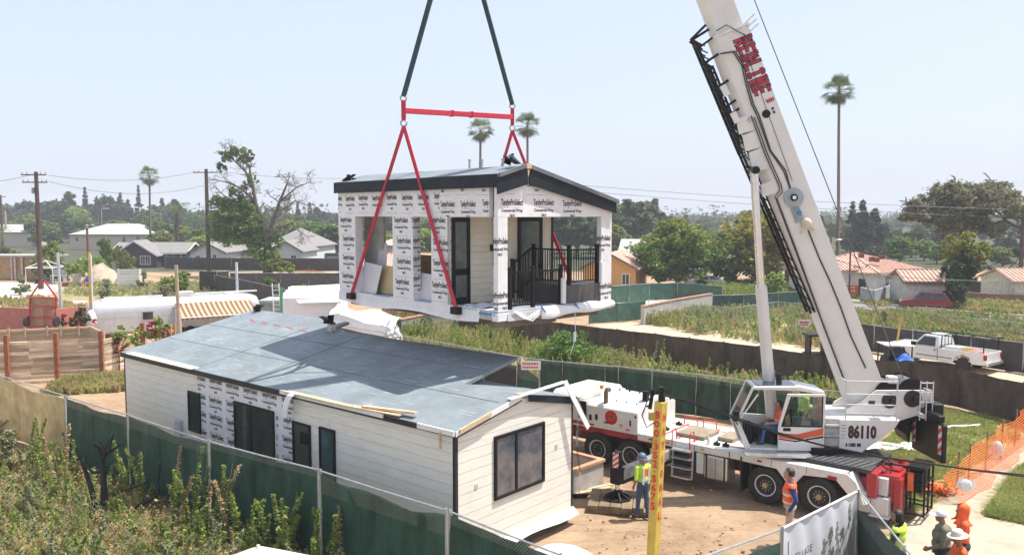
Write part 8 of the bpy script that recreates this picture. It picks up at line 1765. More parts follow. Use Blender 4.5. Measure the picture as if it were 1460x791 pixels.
def fan_palm(label,px,y,top,crown,lean=0,r=.28,frond='palm',skirt=True,group=None,nf=46):
 crown*=1.25; zt=dp(px,top,y).z; zc=zt-crown*.75; P=thing('palm_tree',label,'palm',(gx(px,y,zt)-lean,y,0),0,group); mb=MB(); mb.tube([(0,0,0),(lean*.3,0,zc*.4),(lean*.8,0,zc*.8),(lean,0,zc)],[r*1.35,r,r*.85,r*.8],9)
 mb.build('trunk',surf('palm_trunk',(.20,.155,.12),.9,var=.25,scale=2,stretch=(1,1,6)),P,smooth=60); g=np.random.default_rng(abs(int(px)))
 for nm,n,lo_,hi_,mt,L0 in(('crown',int(nf*1.2),-.75,1.4,frond,crown),('dead_skirt',nf//2 if skirt else 0,-1.45,-.75,'dead',crown*.75)):
  if not n:continue
  Vs=[]
  for k in range(n):
   a=g.random()*6.283; el=g.uniform(lo_,hi_); L_=L0*g.uniform(.75,1.05); d=np.array([math.cos(a)*math.cos(el),math.sin(a)*math.cos(el),math.sin(el)]); s_=np.array([-math.sin(a),math.cos(a),0]); u_=np.cross(d,s_)*-1
   o_=np.array([lean,0,zc]); st_=o_+d*L_*.5
   Vs.append(np.array([o_-s_*.03,o_+s_*.03,st_+s_*.03,st_-s_*.03]))
   for f in range(11):
    t=(f-5)/5; dd=d*math.cos(t*1.25)+s_*math.sin(t*1.25); e=st_+dd*L_*.5*(1-.18*abs(t))+np.array([0,0,-.18*L_*(abs(t)*.6+.4)]); mdp=st_+dd*L_*.27; w_=np.cross(dd,u_); w_=w_/np.linalg.norm(w_)*L_*.02
    Vs.append(np.array([st_,mdp-w_,e,mdp+w_]))
  V=np.concatenate(Vs); np_mesh(nm,V,quads(len(V)//4),LF[mt],P)
 return P
fan_palm('very tall palm with a shaggy brown skirt right of the crane boom',1197,106,107,2.15,-.55,.21,nf=60)
fan_palm('tall palm seen between the red slings, left of the other',685,150,167,2.6,.2,.26); fan_palm('tall palm just right of the spreader bar end',752,150,160,2.6,-.15,.26,skirt=True)
fan_palm('slim tall palm standing over the left treeline',212.5,175,237,2.3,.3,.24)
fan_palm('small far palm among the right of the bare tree branches',406,260,280,2.8,0,.3,group=None)
def date_palm(label,px,y,top,L_,skirt=False):
 zt=dp(px,top,y).z; zc=zt-L_*.55; P=thing('palm_tree',label,'palm',(gx(px,y,zt*.5),y,0)); mb=MB(); mb.tube([(0,0,0),(0,0,zc)],[.42,.38],9); mb.build('trunk',surf('palm_trunk_dark',(.10,.075,.055),.9,var=.3),P); g=np.random.default_rng(abs(int(px))); Vs=[]
 for k in range(38):
  a=g.random()*6.283; el=g.uniform(-.2,1.3); d=np.array([math.cos(a),math.sin(a),0]); s_=np.array([-math.sin(a),math.cos(a),0]); pts=[]; p_=np.array([0,0,zc]); e_=el
  for q_ in range(9):pts.append(p_.copy()); p_=p_+(d*math.cos(e_)+np.array([0,0,math.sin(e_)]))*L_/9; e_-=.24
  for q_ in range(1,9):
   for sd in(-1,1):
    for h_ in(0,.5):
     b0=pts[q_]*(1-h_)+pts[q_-1]*h_; tip=b0+(s_*sd*.9+(pts[q_]-pts[q_-1])/(L_/9)*.6+np.array([0,0,-.35]))*L_*.16*(1.15-q_/10); w_=(pts[q_]-pts[q_-1])*.14; Vs.append(np.array([b0-w_,(b0+tip)/2-w_*.6,tip,(b0+tip)/2+w_*.6]))
 V=np.concatenate(Vs); np_mesh('crown',V,quads(len(V)//4),LF['palm'],P)
date_palm('short feathery palm right of the beige hip roof house',252,165,283,4.2); date_palm('feathery palm whose fronds enter at the left edge',-3,150,312,4.0)
broad('sh1',3,2.2,'olive',4200,.2,51,h0=.02,nb=10,flat=1.0,tr=.02); broad('sh2',3,2.0,'bright',4200,.19,52,h0=.02,nb=10,tr=.02); broad('sh3',3,2.0,'green',4200,.19,53,h0=.02,nb=10,tr=.02); broad('sh4',3,1.6,'sage',2600,.17,54,h0=.02,nb=8,tr=.015,gap=.2)
for px_,y_,key,wpx,top,lb in((80,112,'sh1',62,335,'wide olive shrub behind the gazebo frame'),(132,108,'sh2',42,343,'pale green shrub between the potted bush and the plum house'),(150,116,'sh3',34,335,'dark green shrub against the plum house wing'),(178,122,'sh1',34,343,'brownish olive shrub under the plum house gable'),(245,92,'sh2',40,378,'yellow green shrub behind the silver trailer'),(262,93,'sh3',36,384,'green shrub right of the yellow green one behind the trailer'),(205,97,'sh4',24,378,'feathery pale shrub beside the white slatted panel'),(8,150,'sh3',30,350,'green bush at the far left below the beige bungalow'),(25,145,'sh1',24,352,'olive bush below the beige bungalow at left'),(384,86,'sh3',30,392,'green shrub on the dark fence left of the white tent'),(432,88,'sh1',42,402,'dry olive shrub right of the dark fence beside the tent'),(30,92,'sh4',40,385,'thin grey weedy shrub on the pale ground at left'),(150,88,'sh4',36,392,'grey green shrub below the blue tarp'),(237,86,'sh4',60,400,'grey green shrubs low behind the trailer roof'),(650,300,'sh1',30,330,'far olive shrub behind the module'),(1224,88,'sh2',14,398,'yellow green shrub beside the red sign board'),(1000,100,'sh3',24,398,'green hedge shrub behind the long green fence'),(1040,98,'sh1',50,404,'olive shrub mound right of the silver sedan'),(938,108,'sh3',12,384,'small round shrub by the blue grey house'),(1062,96,'sh1',40,408,'dry brown green shrub below the tawny tree'),(1258,64,'sh4',30,437,'white flowering shrub in the weeds before the red car'),(330,53,'sh2',22,441,'light green shrub growing under the striped awning edge'),(297,50,'sh2',16,452,'small bright shrub beside the tan pole')):
 zt=dp(px_,top,y_).z; s_=wpx/FPX*y_/2/2.3; tree('shrub',lb,key,(gx(px_,y_,0),y_,-.05),s_,None,None,max(.1,zt/3.5),cat='shrub')
zt=dp(106,364,103).z; tree('potted_bush','round bright green bush growing from the planter pot','sh2',(gx(106,103,2),103,1.1),.62,0,None,.82,cat='shrub')
broad('cedar',3,3.2,'green',12000,.16,61,h0=.02,nb=22,tr=.02); p=gp(806,524); tree('round_shrub','dense bright green shrub mound behind the green fence and the crane','cedar',(p.x,p.y,-.1),.62,0,None,.62,cat='shrub')
p=gp(1251,566); yk=MB(); g=np.random.default_rng(3); Vs=[]
for k in range(90):a=g.random()*6.283; el=g.uniform(.1,1.5); d=np.array([math.cos(a)*math.cos(el),math.sin(a)*math.cos(el),math.sin(el)]); s_=np.array([-math.sin(a),math.cos(a),0])*.03; L_=g.uniform(.8,1.15); Vs.append(np.array([[0,0,.5]-s_,np.array([0,0,.5])+d*L_*.6-s_,np.array([0,0,.5])+d*L_,np.array([0,0,.5])+d*L_*.6+s_]))
V=np.concatenate(Vs); o=np_mesh('yucca',V,quads(len(V)//4),LF['bright']); o.location=(p.x,p.y,dp(1251,545,p.y).z-.9); tag(o,'spiky yellow green yucca behind the boom foot','plant')
for k,(px_,y_,z_,r_,lb)in enumerate(((172,46.3,1.9,.8,'bougainvillea with red flowers spilling over the board fence'),(226,48.3,2.2,.9,'bougainvillea with red flowers along the fence right of the last rusty post'),(118,55,2.0,.7,'red flowering shrub beside the rusty post at the red wall'))):
 g=np.random.default_rng(90+k); P=thing('flowering_vine',lb,'vine',(gx(px_,y_,z_),y_-.25,0)); bl=[((g.normal()*r_*.7,0,z_+g.normal()*.35),(r_*.5,.3,.38))for _ in range(7)]; C=blob_points(bl,900,g,.2); np_mesh('foliage',leaf_cards(C,.11,seed=k),quads(len(C)),LF['bright' if k!=2 else 'dark'],P)
 bl=[((g.normal()*r_*.8,-.1,z_+g.normal()*.4-.2),(r_*.28,.2,.2))for _ in range(6)]; C=blob_points(bl,420,g,.2); np_mesh('flowers',leaf_cards(C,.1,seed=k),quads(len(C)),LF['red'],P); mb=MB(); [mb.tube([(0,0,0),(g.normal()*.2,0,z_*.6),(g.normal()*r_*.6,0,z_+.2)],.02,5)for _ in range(4)]; mb.build('stem',BARK,P)
g=np.random.default_rng(12); pc_=gp(148,733); yc=pc_.y; X=pc_.x; ch=thing('charred_sapling','charred black sapling with broken branches in the near weeds','tree',(X,yc,0)); mb=MB(); cz=lambda px_,py_:(dp(px_,py_,yc).x-X,0,dp(px_,py_,yc).z)
def br(pts,r):P_=[Vector(cz(*p))+Vector((0,g.normal()*.05,0))for p in pts]; mb.tube(P_,[r*(1-.6*i/(len(P_)-1))for i in range(len(P_))],7)
br([(148,742),(147,700),(146,672),(144,655),(140,640),(135,632)],.11); br([(140,742),(136,710),(128,690),(118,664),(108,638)],.10); br([(146,672),(135,672),(122,664),(116,655)],.06); br([(144,656),(152,645),(162,640),(174,632)],.07); br([(145,655),(148,640),(142,628)],.05); br([(155,645),(158,630),(162,618)],.05); br([(150,652),(150,640),(157,626)],.04); br([(182,727),(198,720),(214,712),(226,704),(226,685),(229,660)],.075); br([(186,694),(205,690),(214,680)],.05)
mb.build('charred_trunk',surf('charred_bark',(.022,.019,.018),.8,var=.4,scale=4,dirt=(.15,.13,.12),dscale=5,dlo=.6,dhi=.8,bump=.6),ch,smooth=60)
def stalk(g,H,leafs,spread):
 """returns leaf centres, sizes and stem quads of one stalk"""
 n=leafs; t=g.random(n)**.8; lean=g.normal(size=2)*.26*H; a=g.random(n)*6.283; r=spread*(1.05-t)*g.uniform(.3,1,n)
 c=np.stack([lean[0]*t**1.6+r*np.cos(a),lean[1]*t**1.6+r*np.sin(a),H*(.06+.94*t)],1); top=np.array([lean[0],lean[1],H]); w_=.012
 st=np.array([[-w_,0,0],[w_,0,0],top+[w_*.4,0,0],top-[w_*.4,0,0],[0,-w_,0],[0,w_,0],top+[0,w_*.4,0],top-[0,w_*.4,0]])
 return c,st
def weeds(name,pos,H,leafs,spread,size,mats,mix,seed,aspect=2.0,blade=False):
 g=np.random.default_rng(seed); protos=[stalk(g,1.0,leafs,spread)for _ in range(14)]; out=[[]for _ in mats]
 for p in pos:
  c,st=protos[g.integers(14)]; h=H*g.uniform(.55,1.25)*p[3]; a=g.random()*6.283; ca,sa=math.cos(a),math.sin(a); Rm=np.array([[ca,-sa,0],[sa,ca,0],[0,0,1]]); sc_=np.array([h**.5,h**.5,h])if H>.5 else np.array([h,h,h]); k=g.choice(len(mats),p=mix)
  cc=(c*sc_)@Rm.T+p[:3]; out[k].append(leaf_cards(cc,size*g.uniform(.6,1.4,len(cc)),aspect,up=.2,seed=int(g.integers(1e9)),blade=blade)); out[k].append((st*np.array([1,1,h])@Rm.T+p[:3]))
 Vs,mi=[],[]
 for k,o_ in enumerate(out):
  if o_:V=np.concatenate(o_); Vs.append(V); mi.append(np.full(len(V)//4,k))
 V=np.concatenate(Vs); o=np_mesh(name,V,quads(len(V)//4),[LF[m]for m in mats],None,np.concatenate(mi)); return tag(o,None,None,kind='stuff')
def inpoly(x,y,poly):
 c=False; n=len(poly); j=n-1
 for i in range(n):
  xi,yi=poly[i]; xj,yj=poly[j]
  if(yi>y)!=(yj>y)and x<(xj-xi)*(y-yi)/(yj-yi)+xi:c=not c
  j=i
 return c
def scatter(pxpoly,n,seed,keep=None,clump=0):
 """points on the ground inside an outline given on the picture plane at ground level"""
 W_=[tuple(gp(x,y)[:2])for x,y in pxpoly]; g=np.random.default_rng(seed); xs=[w_[0]for w_ in W_]; ys=[w_[1]for w_ in W_]; out=[]; tries=0
 cl=[(g.uniform(min(xs),max(xs)),g.uniform(min(ys),max(ys)))for _ in range(clump)]if clump else None
 while len(out)<n and tries<n*30:
  tries+=1
  if cl and g.random()<.75:c_=cl[g.integers(len(cl))]; x,y=c_[0]+g.normal()*.6,c_[1]+g.normal()*.6
  else:x,y=g.uniform(min(xs),max(xs)),g.uniform(min(ys),max(ys))
  if inpoly(x,y,W_)and(keep is None or keep(x,y)):
   pn=.5+.28*math.sin(x*.55+seed)*math.cos(y*.4-seed)+.25*math.sin(x*.21-y*.33+seed*2)+.12*math.sin(x*1.7+y*1.3)
   if pn>.18 or g.random()<.25:out.append((x,y,0,.45+.95*min(1,max(0,pn))))
 return np.array(out)
FL2=[gp(x,y,FH)for x,y in((-60,518),(0,535),(95,565),(182,591),(297,628.5),(455,670),(640,728),(800,791))]
def fence_y(x):
 for a,b_ in zip(FL2,FL2[1:]):
  if a.x<=x<=b_.x:return a.y+(b_.y-a.y)*(x-a.x)/(b_.x-a.x)
 return 1e9 if x<FL2[0].x else 14
g=np.random.default_rng(101); near=[]
while len(near)<950:
 x,y=g.uniform(-22,-1.2),g.uniform(15.5,33)
 fy=fence_y(x)
 if y>fy-.35 or proj((x,y,.6))[0]<-40 or proj((x,y,1.2))[1]>850:continue
 d=fy-y
 if x>-7 and g.random()<(.45 if x<-5 else.8):continue
 hsc=(.24+.36*g.random())*(1+.45*math.sin(x*.9+1)*math.cos(y*.8))+(.5 if g.random()<.09 else 0)
 if 0<proj((x,y,0))[0]<60 and proj((x,y,0))[1]<690 and g.random()<.7:continue
 near.append((x,y,0,hsc*(.72 if x>-4.5 else 1)))
near=np.array(near)
sel=g.random(len(near)); nr=lambda a,b_:near[(sel>=a)&(sel<b_)]
weeds('tall_weeds',nr(0,.24),1.35,120,.15,.046,['weed','bright','sage'],[.45,.15,.4],5,3.0); weeds('bushy_weeds',nr(.24,.58),.85,150,.36,.032,['sage','weed','dry'],[.55,.25,.2],55,1.8); weeds('dead_stalks',nr(.58,.85),1.15,36,.16,.03,['dry','dead'],[.7,.3],56,2.0)
weeds('weed_grass',np.repeat(nr(.5,1.0),2,0)+np.concatenate([g.normal(size=(2*len(nr(.5,1.0)),2))*.5,np.zeros((2*len(nr(.5,1.0)),2))],1),.5,60,.5,.018,['dry','bright','weed'],[.55,.25,.2],57,12,True)
low=[];
while len(low)<2600:
 x,y=g.uniform(-22,2),g.uniform(14,33)
 if y<fence_y(x)-.2 and proj((x,y,0))[0]>-40:low.append((x,y,0,1.0))
weeds('low_weeds',np.array(low)[::2],.38,46,.5,.032,['sage','dry','weed'],[.35,.4,.25],6,2.4)
sp=[[*gp(x,y)[:],s_]for x,y,s_ in((270,760,1.7),(262,765,1.4),(318,775,1.5),(338,778,1.4),(395,800,1.5),(408,803,1.65),(416,800,1.4),(176,708,1.6),(196,722,1.3),(248,745,1.5),(60,690,1.7),(82,700,1.5),(45,680,1.4),(455,815,1.2),(475,820,1.15),(108,700,1.3),(290,770,1.4),(366,790,1.3),(378,792,1.2))]; sp=np.array([[a[0],a[1],0,a[3]]for a in sp])
weeds('tall_weeds',np.repeat(sp,3,0)+np.concatenate([g.normal(size=(len(sp)*3,2))*.12,np.zeros((len(sp)*3,2))],1),1.2,150,.10,.05,['weed','dry','bright'],[.6,.15,.25],8,3.0)
for k,(px_,py_,lb)in enumerate(((14,672,'brown green weedy bush against the tan fence at the left edge'),(108,655,'dark leafy bush before the joint of tan and green fence'))):
 p=gp(px_,py_); tree('shrub',lb,'sh4' if k==0 else 'sh3',(p.x,p.y,-.1),.42 if k==0 else.22,None,None,.55 if k==0 else.42,cat='shrub')
def wf(name,poly,n,H,leafs,spr,size,mats,mix,seed,keep=None,clump=0,aspect=2.0,blade=False):
 pts=scatter(poly,n,seed,keep,clump); return weeds(name,pts,H,leafs,spr,size,mats,mix,seed,aspect,blade)
wf('field_weeds',[(560,520),(640,505),(740,520),(760,560),(900,572),(1090,590),(1200,600),(1200,560),(1100,545),(980,530),(860,512),(735,497),(640,480),(560,472)],3600,.8,30,.16,.03,['weed','dry','bright'],[.35,.45,.2],21,clump=90,aspect=5,blade=True); wf('field_weeds',[(640,505),(740,520),(900,560),(1090,585),(1200,598),(1200,560),(1100,545),(980,530),(860,512),(735,497)],420,1.1,70,.12,.06,['weed','bright','sage'],[.5,.3,.2],121,clump=40,aspect=2.6)
wf('field_weeds',[(560,500),(735,545),(735,500),(690,470),(560,462)],1500,1.0,40,.18,.035,['weed','dry','bright'],[.4,.35,.25],22,clump=40,aspect=4,blade=True); wf('field_weeds',[(560,500),(735,545),(735,500),(690,470),(560,462)],200,1.3,70,.14,.065,['weed','bright'],[.6,.4],122,clump=20,aspect=2.6)
wf('lot_weeds',[(918,462),(1000,478),(1150,496),(1240,505),(1240,470),(1190,440),(1150,432),(1010,432),(925,445)],4200,.7,26,.3,.045,['weed','sage','dry','bright'],[.3,.2,.3,.2],23,clump=110,aspect=5,blade=True); wf('lot_weeds',[(918,462),(1000,478),(1150,496),(1240,505),(1240,470),(1190,440),(1150,432),(1010,432),(925,445)],420,.9,60,.34,.08,['sage','weed','bright'],[.5,.3,.2],123,clump=30)
wf('lot_weeds',[(1210,488),(1330,500),(1480,520),(1480,462),(1400,458),(1290,448),(1220,446)],5200,.7,26,.3,.05,['weed','sage','dry','bright'],[.32,.14,.32,.22],24,clump=150,aspect=5,blade=True); wf('lot_weeds',[(1210,488),(1330,500),(1480,520),(1480,462),(1400,458),(1290,448),(1220,446)],380,.85,60,.34,.08,['sage','weed','bright'],[.35,.35,.3],124,clump=40)
wf('lot_weeds',[(1240,440),(1300,434),(1400,446),(1480,448),(1480,428),(1350,428),(1300,422),(1220,424)],3000,.4,26,.6,.05,['dry','weed','bright'],[.6,.2,.2],25,aspect=7,blade=True)
wf('lot_weeds',[(1000,425),(1100,424),(1160,418),(1150,405),(1040,404),(1000,410)],1200,.8,30,.5,.09,['bright','weed','olive'],[.4,.3,.3],26)
wf('yard_weeds',[(90,422),(250,425),(330,420),(330,400),(230,405),(150,405),(100,408)],1500,.6,26,.5,.08,['sage','dry','weed'],[.5,.3,.2],27)
wf('yard_weeds',[(380,410),(486,412),(486,398),(330,398)],700,.6,26,.5,.08,['sage','olive','dry'],[.4,.4,.2],28)
wf('dry_grass',[(55,566),(180,556),(180,538),(140,536),(85,548)],900,.32,40,.5,.03,['dry','weed','bright'],[.62,.08,.3],29,aspect=9,blade=True)
wf('yard_weeds',[(0,440),(90,446),(130,440),(60,426),(0,428)],600,.4,24,.6,.05,['dry','weed'],[.7,.3],30,aspect=7,blade=True)
GR1=[(1345,585),(1400,592),(1470,610),(1430,640),(1380,668),(1350,700),(1335,715),(1262,745),(1240,735),(1250,700),(1250,650),(1262,628),(1300,600)]
GR2=[(1400,735),(1420,712),(1450,672),(1475,655),(1475,752)]
wf('lawn_grass',GR1,9000,.10,14,1.6,.016,['bright','dry','weed'],[.45,.37,.18],31,aspect=8,blade=True); wf('lawn_grass',GR2,5000,.11,14,1.6,.016,['bright','dry','weed'],[.45,.35,.2],32,aspect=8,blade=True)
def axis(segs):
 out=[segs[0][0]]
 for a,b_,st in segs:
  n=max(1,int(round((b_-a)/st))); out+=[a+(b_-a)*(i+1)/n for i in range(n)]
 return np.array(out)
gxs=axis([(-1300,-400,150),(-400,-80,20),(-80,-34,1.6),(-34,34,.45),(34,80,1.6),(80,400,20),(400,1300,150)])
gys=axis([(-60,6,6),(6,70,.45),(70,130,1.2),(130,500,15),(500,1400,150)])
GX,GY=np.meshgrid(gxs,gys)
def sd_poly(poly):
 P=np.array(poly); d=np.full(GX.shape,1e9); ins=np.zeros(GX.shape,bool)
 for i in range(len(P)):
  a,b_=P[i-1],P[i]; e=b_-a; w_=np.stack([GX-a[0],GY-a[1]]); t=np.clip((w_[0]*e[0]+w_[1]*e[1])/(e@e),0,1); d=np.minimum(d,(w_[0]-e[0]*t)**2+(w_[1]-e[1]*t)**2)
  c1=(a[1]>GY)!=(b_[1]>GY); xx=(b_[0]-a[0])*(GY-a[1])/(b_[1]-a[1]+1e-12)+a[0]; ins^=c1&(GX<xx)
 return np.where(ins,-1,1)*np.sqrt(d)
def zone(pxp,soft=.8):return np.clip(.5-sd_poly([tuple(gp(x,y)[:2])for x,y in pxp])/soft,0,1)
grass=np.maximum.reduce([zone(GR1),zone(GR2),zone([(560,520),(740,520),(760,560),(900,572),(1090,590),(1205,602),(1205,562),(1100,546),(980,532),(860,514),(735,500),(560,470)]),zone([(915,464),(1000,480),(1130,493),(1190,440),(1150,415),(925,440)]),zone([(1205,488),(1330,498),(1500,522),(1500,460),(1400,456),(1220,446)]),zone([(1200,432),(1500,452),(1500,400),(1200,415)],2),zone([(60,566),(185,556),(185,538),(85,548)]),zone([(90,424),(340,424),(340,396),(90,406)],2)])
near_=np.clip((np.interp(GX.ravel(),[p.x for p in FL2],[p.y for p in FL2]).reshape(GX.shape)-GY)/.8+.3,0,1)*(GX<2)
pale=np.maximum.reduce([zone([(-20,428),(60,424),(95,405),(-20,402)],2),zone([(-20,442),(110,438),(120,428),(-20,434)],2),zone([(870,446),(930,434),(1000,420),(960,416),(870,430)],2),zone([(1290,425),(1260,434),(1225,424),(1270,414)],2)])
track=np.maximum.reduce([zone([(840,462),(985,492),(1160,515),(1300,540),(1500,578),(1500,536),(1400,518),(1250,502),(1150,493),(1000,470),(900,458)]),zone([(480,392),(330,392),(330,378),(486,378)],2)])
r_=np.random.default_rng(4)
relief=.05*np.sin(GX*.7+GY*.3)*np.sin(GY*.55-GX*.2)+.03*np.sin(GX*1.9+1)*np.sin(GY*2.3)
mound=zone([(840,800),(960,800),(1060,785),(1060,760),(960,752),(870,765)],1.2)
relief+=mound*(.10+.09*np.sin(GX*5.1+GY*2)*np.sin(GY*4.3)+.05*r_.normal(size=GX.shape))
relief=np.where((GY>135)|(np.abs(GX)>90),-.05,relief-.03)
V=np.stack([GX,GY,relief],-1).reshape(-1,3); ny,nx=GX.shape
I=(np.arange(ny-1)[:,None]*nx+np.arange(nx-1)[None,:]).ravel(); F=np.stack([I,I+1,I+nx+1,I+nx],1)
m,nt,b=newmat('site_ground'); L=nt.links.new
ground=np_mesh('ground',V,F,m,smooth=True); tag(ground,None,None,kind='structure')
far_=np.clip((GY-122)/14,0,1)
for nm,arr in(('far',far_),('grass',np.maximum(grass,0)),('pale',pale),('near',near_),('track',track)):at_=ground.data.attributes.new(nm,'FLOAT','POINT'); at_.data.foreach_set('value',arr.astype(np.float32).ravel())
tc=nn(nt,'ShaderNodeTexCoord')
def noise(s,d=6,r=.65):n_=nn(nt,'ShaderNodeTexNoise',Scale=s,Detail=d,Roughness=r); L(tc.outputs['Object'],n_.inputs['Vector']); return n_.outputs['Fac']
def ramp(f,c0,c1,p0=.35,p1=.65):n_=nn(nt,'ShaderNodeValToRGB'); e=n_.color_ramp.elements; e[0].position=p0; e[1].position=p1; e[0].color=rgb(c0); e[1].color=rgb(c1); L(f,n_.inputs[0]); return n_.outputs[0]
def mixc(f,a,c):n_=nn(nt,'ShaderNodeMix',data_type='RGBA'); L(f,n_.inputs[0]); L(a,n_.inputs[6]); L(c,n_.inputs[7]); return n_.outputs[2]
def mask(attr,nz,k=.7):
 a=nn(nt,'ShaderNodeAttribute',attribute_name=attr); s=nn(nt,'ShaderNodeMath',operation='SUBTRACT'); L(nz,s.inputs[0]); s.inputs[1].default_value=.5; mu_=nn(nt,'ShaderNodeMath',operation='MULTIPLY'); L(s.outputs[0],mu_.inputs[0]); mu_.inputs[1].default_value=k*2.4; ad=nn(nt,'ShaderNodeMath',operation='ADD'); L(a.outputs['Fac'],ad.inputs[0]); L(mu_.outputs[0],ad.inputs[1]); mr=nn(nt,'ShaderNodeMapRange'); mr.inputs[1].default_value=.35; mr.inputs[2].default_value=.65; L(ad.outputs[0],mr.inputs[0]); mm=nn(nt,'ShaderNodeMath',operation='MULTIPLY'); L(mr.outputs[0],mm.inputs[0]); cl=nn(nt,'ShaderNodeMath',operation='GREATER_THAN'); L(a.outputs['Fac'],cl.inputs[0]); cl.inputs[1].default_value=.02; L(cl.outputs[0],mm.inputs[1]); return mm.outputs[0]
dirt=mixc(ramp(noise(.35),(0,0,0),(1,1,1)),ramp(noise(1.3,12,.8),(.20,.125,.075),(.38,.265,.17)),ramp(noise(9,8,.8),(.34,.23,.145),(.48,.355,.24)))
mp_=nn(nt,'ShaderNodeMapping'); mp_.inputs['Rotation'].default_value=(0,0,-cang); mp_.inputs['Scale'].default_value=(.22,2.6,1); L(tc.outputs['Object'],mp_.inputs[0]); tn_=nn(nt,'ShaderNodeTexNoise',Scale=1.0,Detail=7,Roughness=.7); L(mp_.outputs[0],tn_.inputs['Vector']); dirt=mixc(ramp(tn_.outputs['Fac'],(0,0,0),(.75,.75,.75),.5,.66),dirt,ramp(noise(2.6,9,.75),(.17,.105,.062),(.28,.185,.115)))
gcol=mixc(ramp(noise(.9,8),(0,0,0),(1,1,1),.4,.6),ramp(noise(12,6,.8),(.17,.20,.06),(.27,.29,.10)),ramp(noise(16,6,.8),(.32,.27,.14),(.46,.39,.22)))
ncol=ramp(noise(8,8,.8),(.26,.2,.12),(.44,.36,.22)); pcol=ramp(noise(2,8),(.50,.46,.39),(.62,.58,.5)); tcol=ramp(noise(3,8),(.44,.34,.235),(.58,.47,.34))
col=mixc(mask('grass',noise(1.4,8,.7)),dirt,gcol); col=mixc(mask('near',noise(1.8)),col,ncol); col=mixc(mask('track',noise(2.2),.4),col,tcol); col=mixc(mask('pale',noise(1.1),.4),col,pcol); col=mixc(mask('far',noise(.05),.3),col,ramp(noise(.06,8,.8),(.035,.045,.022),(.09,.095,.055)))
L(col,b.inputs['Base Color']); b.inputs['Roughness'].default_value=.95; b.inputs['Specular IOR Level'].default_value=.2
bp_=nn(nt,'ShaderNodeBump',Strength=.7,Distance=.06); L(noise(6,10,.8),bp_.inputs['Height']); L(bp_.outputs[0],b.inputs['Normal'])
q=MB(); pts=[gp(x,y)for x,y in((1475,625),(1410,672),(1362,700),(1330,722),(1270,762),(1245,800),(1240,850),(1500,850),(1500,752),(1460,750),(1402,738),(1420,712),(1450,672),(1475,652))]
q.prism([(p.x,p.y,-.1)for p in pts],(0,0,.14)); PATHM=surf('pale_concrete_path',(.43,.355,.265),.9,var=.1,scale=1.5,dirt=(.32,.25,.175),dscale=.8,dlo=.5,dhi=.8,bump=.25,bscale=30); tag(q.build('path',PATHM),None,None,kind='structure')
def strip_sheet(name,pxp,z,m):q=MB(); q.face([(p.x,p.y,z)for p in[gp(x,y)for x,y in pxp]]); return tag(q.build(name,m),None,None,kind='structure')
ASPH=surf('old_asphalt',(.20,.19,.18),.9,var=.12,scale=2)
o=strip_sheet('road',[(1182,430),(1200,441),(1290,449),(1400,460),(1520,470),(1520,458),(1400,450),(1290,440),(1215,433)],.10,ASPH)
q=MB(); P_=[gp(x,y)for x,y in((1215,432.5),(1290,439.3),(1400,449.2),(1520,457))]
for a,c in zip(P_,P_[1:]):q.bar((a.x,a.y,.13),(c.x,c.y,.13),.22,.26)
tag(q.build('kerb',CONC),None,None,kind='structure')
g=np.random.default_rng(15); q=MB()
for k in range(90):
 p=gp(g.uniform(850,1065),g.uniform(752,800)); s_=abs(g.normal())*.022+.012; q.ball((p.x,p.y,.08+s_*.2),(s_*1.3,s_,s_*.7),5,3)
for k in range(60):
 p=gp(g.uniform(830,1150),g.uniform(680,770)); s_=abs(g.normal())*.02+.012; q.ball((p.x,p.y,.01),(s_*1.3,s_,s_*.8),6,4)
tag(q.build('dirt_clods',DIRTM),None,None,kind='stuff')
def hills(name,y0,pts,m):
 q=MB(); V=[]; n=120
 for i in range(n+1):
  px_=-150+1760*i/n; h=np.interp(px_,[p[0]for p in pts],[p[1]for p in pts])-1.6*math.sin(px_*.043)-1.0*math.sin(px_*.111+1); z=max(1,dp(px_,h,y0).z); x=gx(px_,y0,z)
  V+=[(x,y0-120,-1),(x,y0-40,z*.72),(x,y0,z),(x,y0+200,-1)]
 q.add(V,[(i*4+j,i*4+4+j,i*4+5+j,i*4+1+j)for i in range(n)for j in range(3)]); tag(q.build(name,m,smooth=80),None,None,kind='structure')
hills('hills',1050,[(-150,306),(200,308),(500,304),(700,308),(900,305),(1000,309),(1100,312),(1280,312),(1330,309),(1500,305),(1650,306)],surf('hill_scrub',(.04,.055,.05),.95,var=.25,scale=.02))
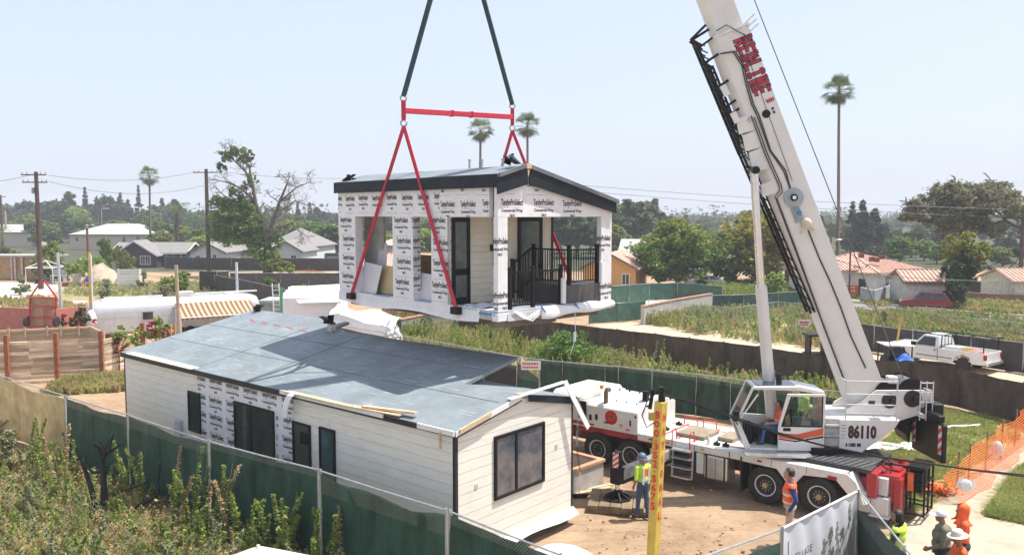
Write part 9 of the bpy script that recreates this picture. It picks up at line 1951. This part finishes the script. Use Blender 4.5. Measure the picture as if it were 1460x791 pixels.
SUN_AZ,SUN_EL=math.atan2(.97,.22),R(65)
S_=Vector((math.sin(SUN_AZ)*math.cos(SUN_EL),math.cos(SUN_AZ)*math.cos(SUN_EL),math.sin(SUN_EL)))
sl=bpy.data.lights.new('sun','SUN'); sl.energy=5.0; sl.angle=R(.5); sl.color=(1,.95,.87); so=bpy.data.objects.new('sun',sl); COL.objects.link(so); so.rotation_euler=S_.to_track_quat('Z','Y').to_euler(); so.location=(30,-20,60)
wd=bpy.data.worlds.new('World'); scene.world=wd; wd.use_nodes=True; nt=wd.node_tree; L=nt.links.new
sky=nn(nt,'ShaderNodeTexSky'); sky.sky_type='NISHITA'; sky.sun_disc=False; sky.sun_elevation=SUN_EL; sky.sun_rotation=SUN_AZ; sky.air_density=1.0; sky.dust_density=3.0; sky.ozone_density=1.0; sky.altitude=100
bg=nt.nodes['Background']; bg.inputs['Strength'].default_value=.10
mx=nn(nt,'ShaderNodeMix',data_type='RGBA'); mx.inputs[0].default_value=.6; L(sky.outputs[0],mx.inputs[6]); mx.inputs[7].default_value=(6.7,7.35,8.8,1); L(mx.outputs[2],bg.inputs['Color'])
if USE_HAZE:
 q=MB(); q.box(-1400,1400,-70,1500,-1.2,TIP.z+4); hz=q.build('haze',newmat('haze_air')[0]); tag(hz,None,None,kind='stuff'); m=MATS['haze_air']; nt=m.node_tree; nt.nodes.remove(nt.nodes['Principled BSDF']); pv=nn(nt,'ShaderNodeVolumePrincipled'); pv.inputs['Color'].default_value=(.9,.94,1,1); pv.inputs['Density'].default_value=HAZE_D; pv.inputs['Anisotropy'].default_value=0; nt.links.new(pv.outputs[0],nt.nodes['Material Output'].inputs['Volume'])
scene.view_settings.view_transform='Standard'; scene.view_settings.look='None'; scene.view_settings.exposure=EXPO; scene.view_settings.gamma=1; scene.view_settings.use_curve_mapping=False
scene.cycles.volume_bounces=0; scene.cycles.max_bounces=8; scene.cycles.transparent_max_bounces=24; scene.cycles.use_denoising=True
scene.cycles.use_adaptive_sampling=True; scene.cycles.adaptive_threshold=.02
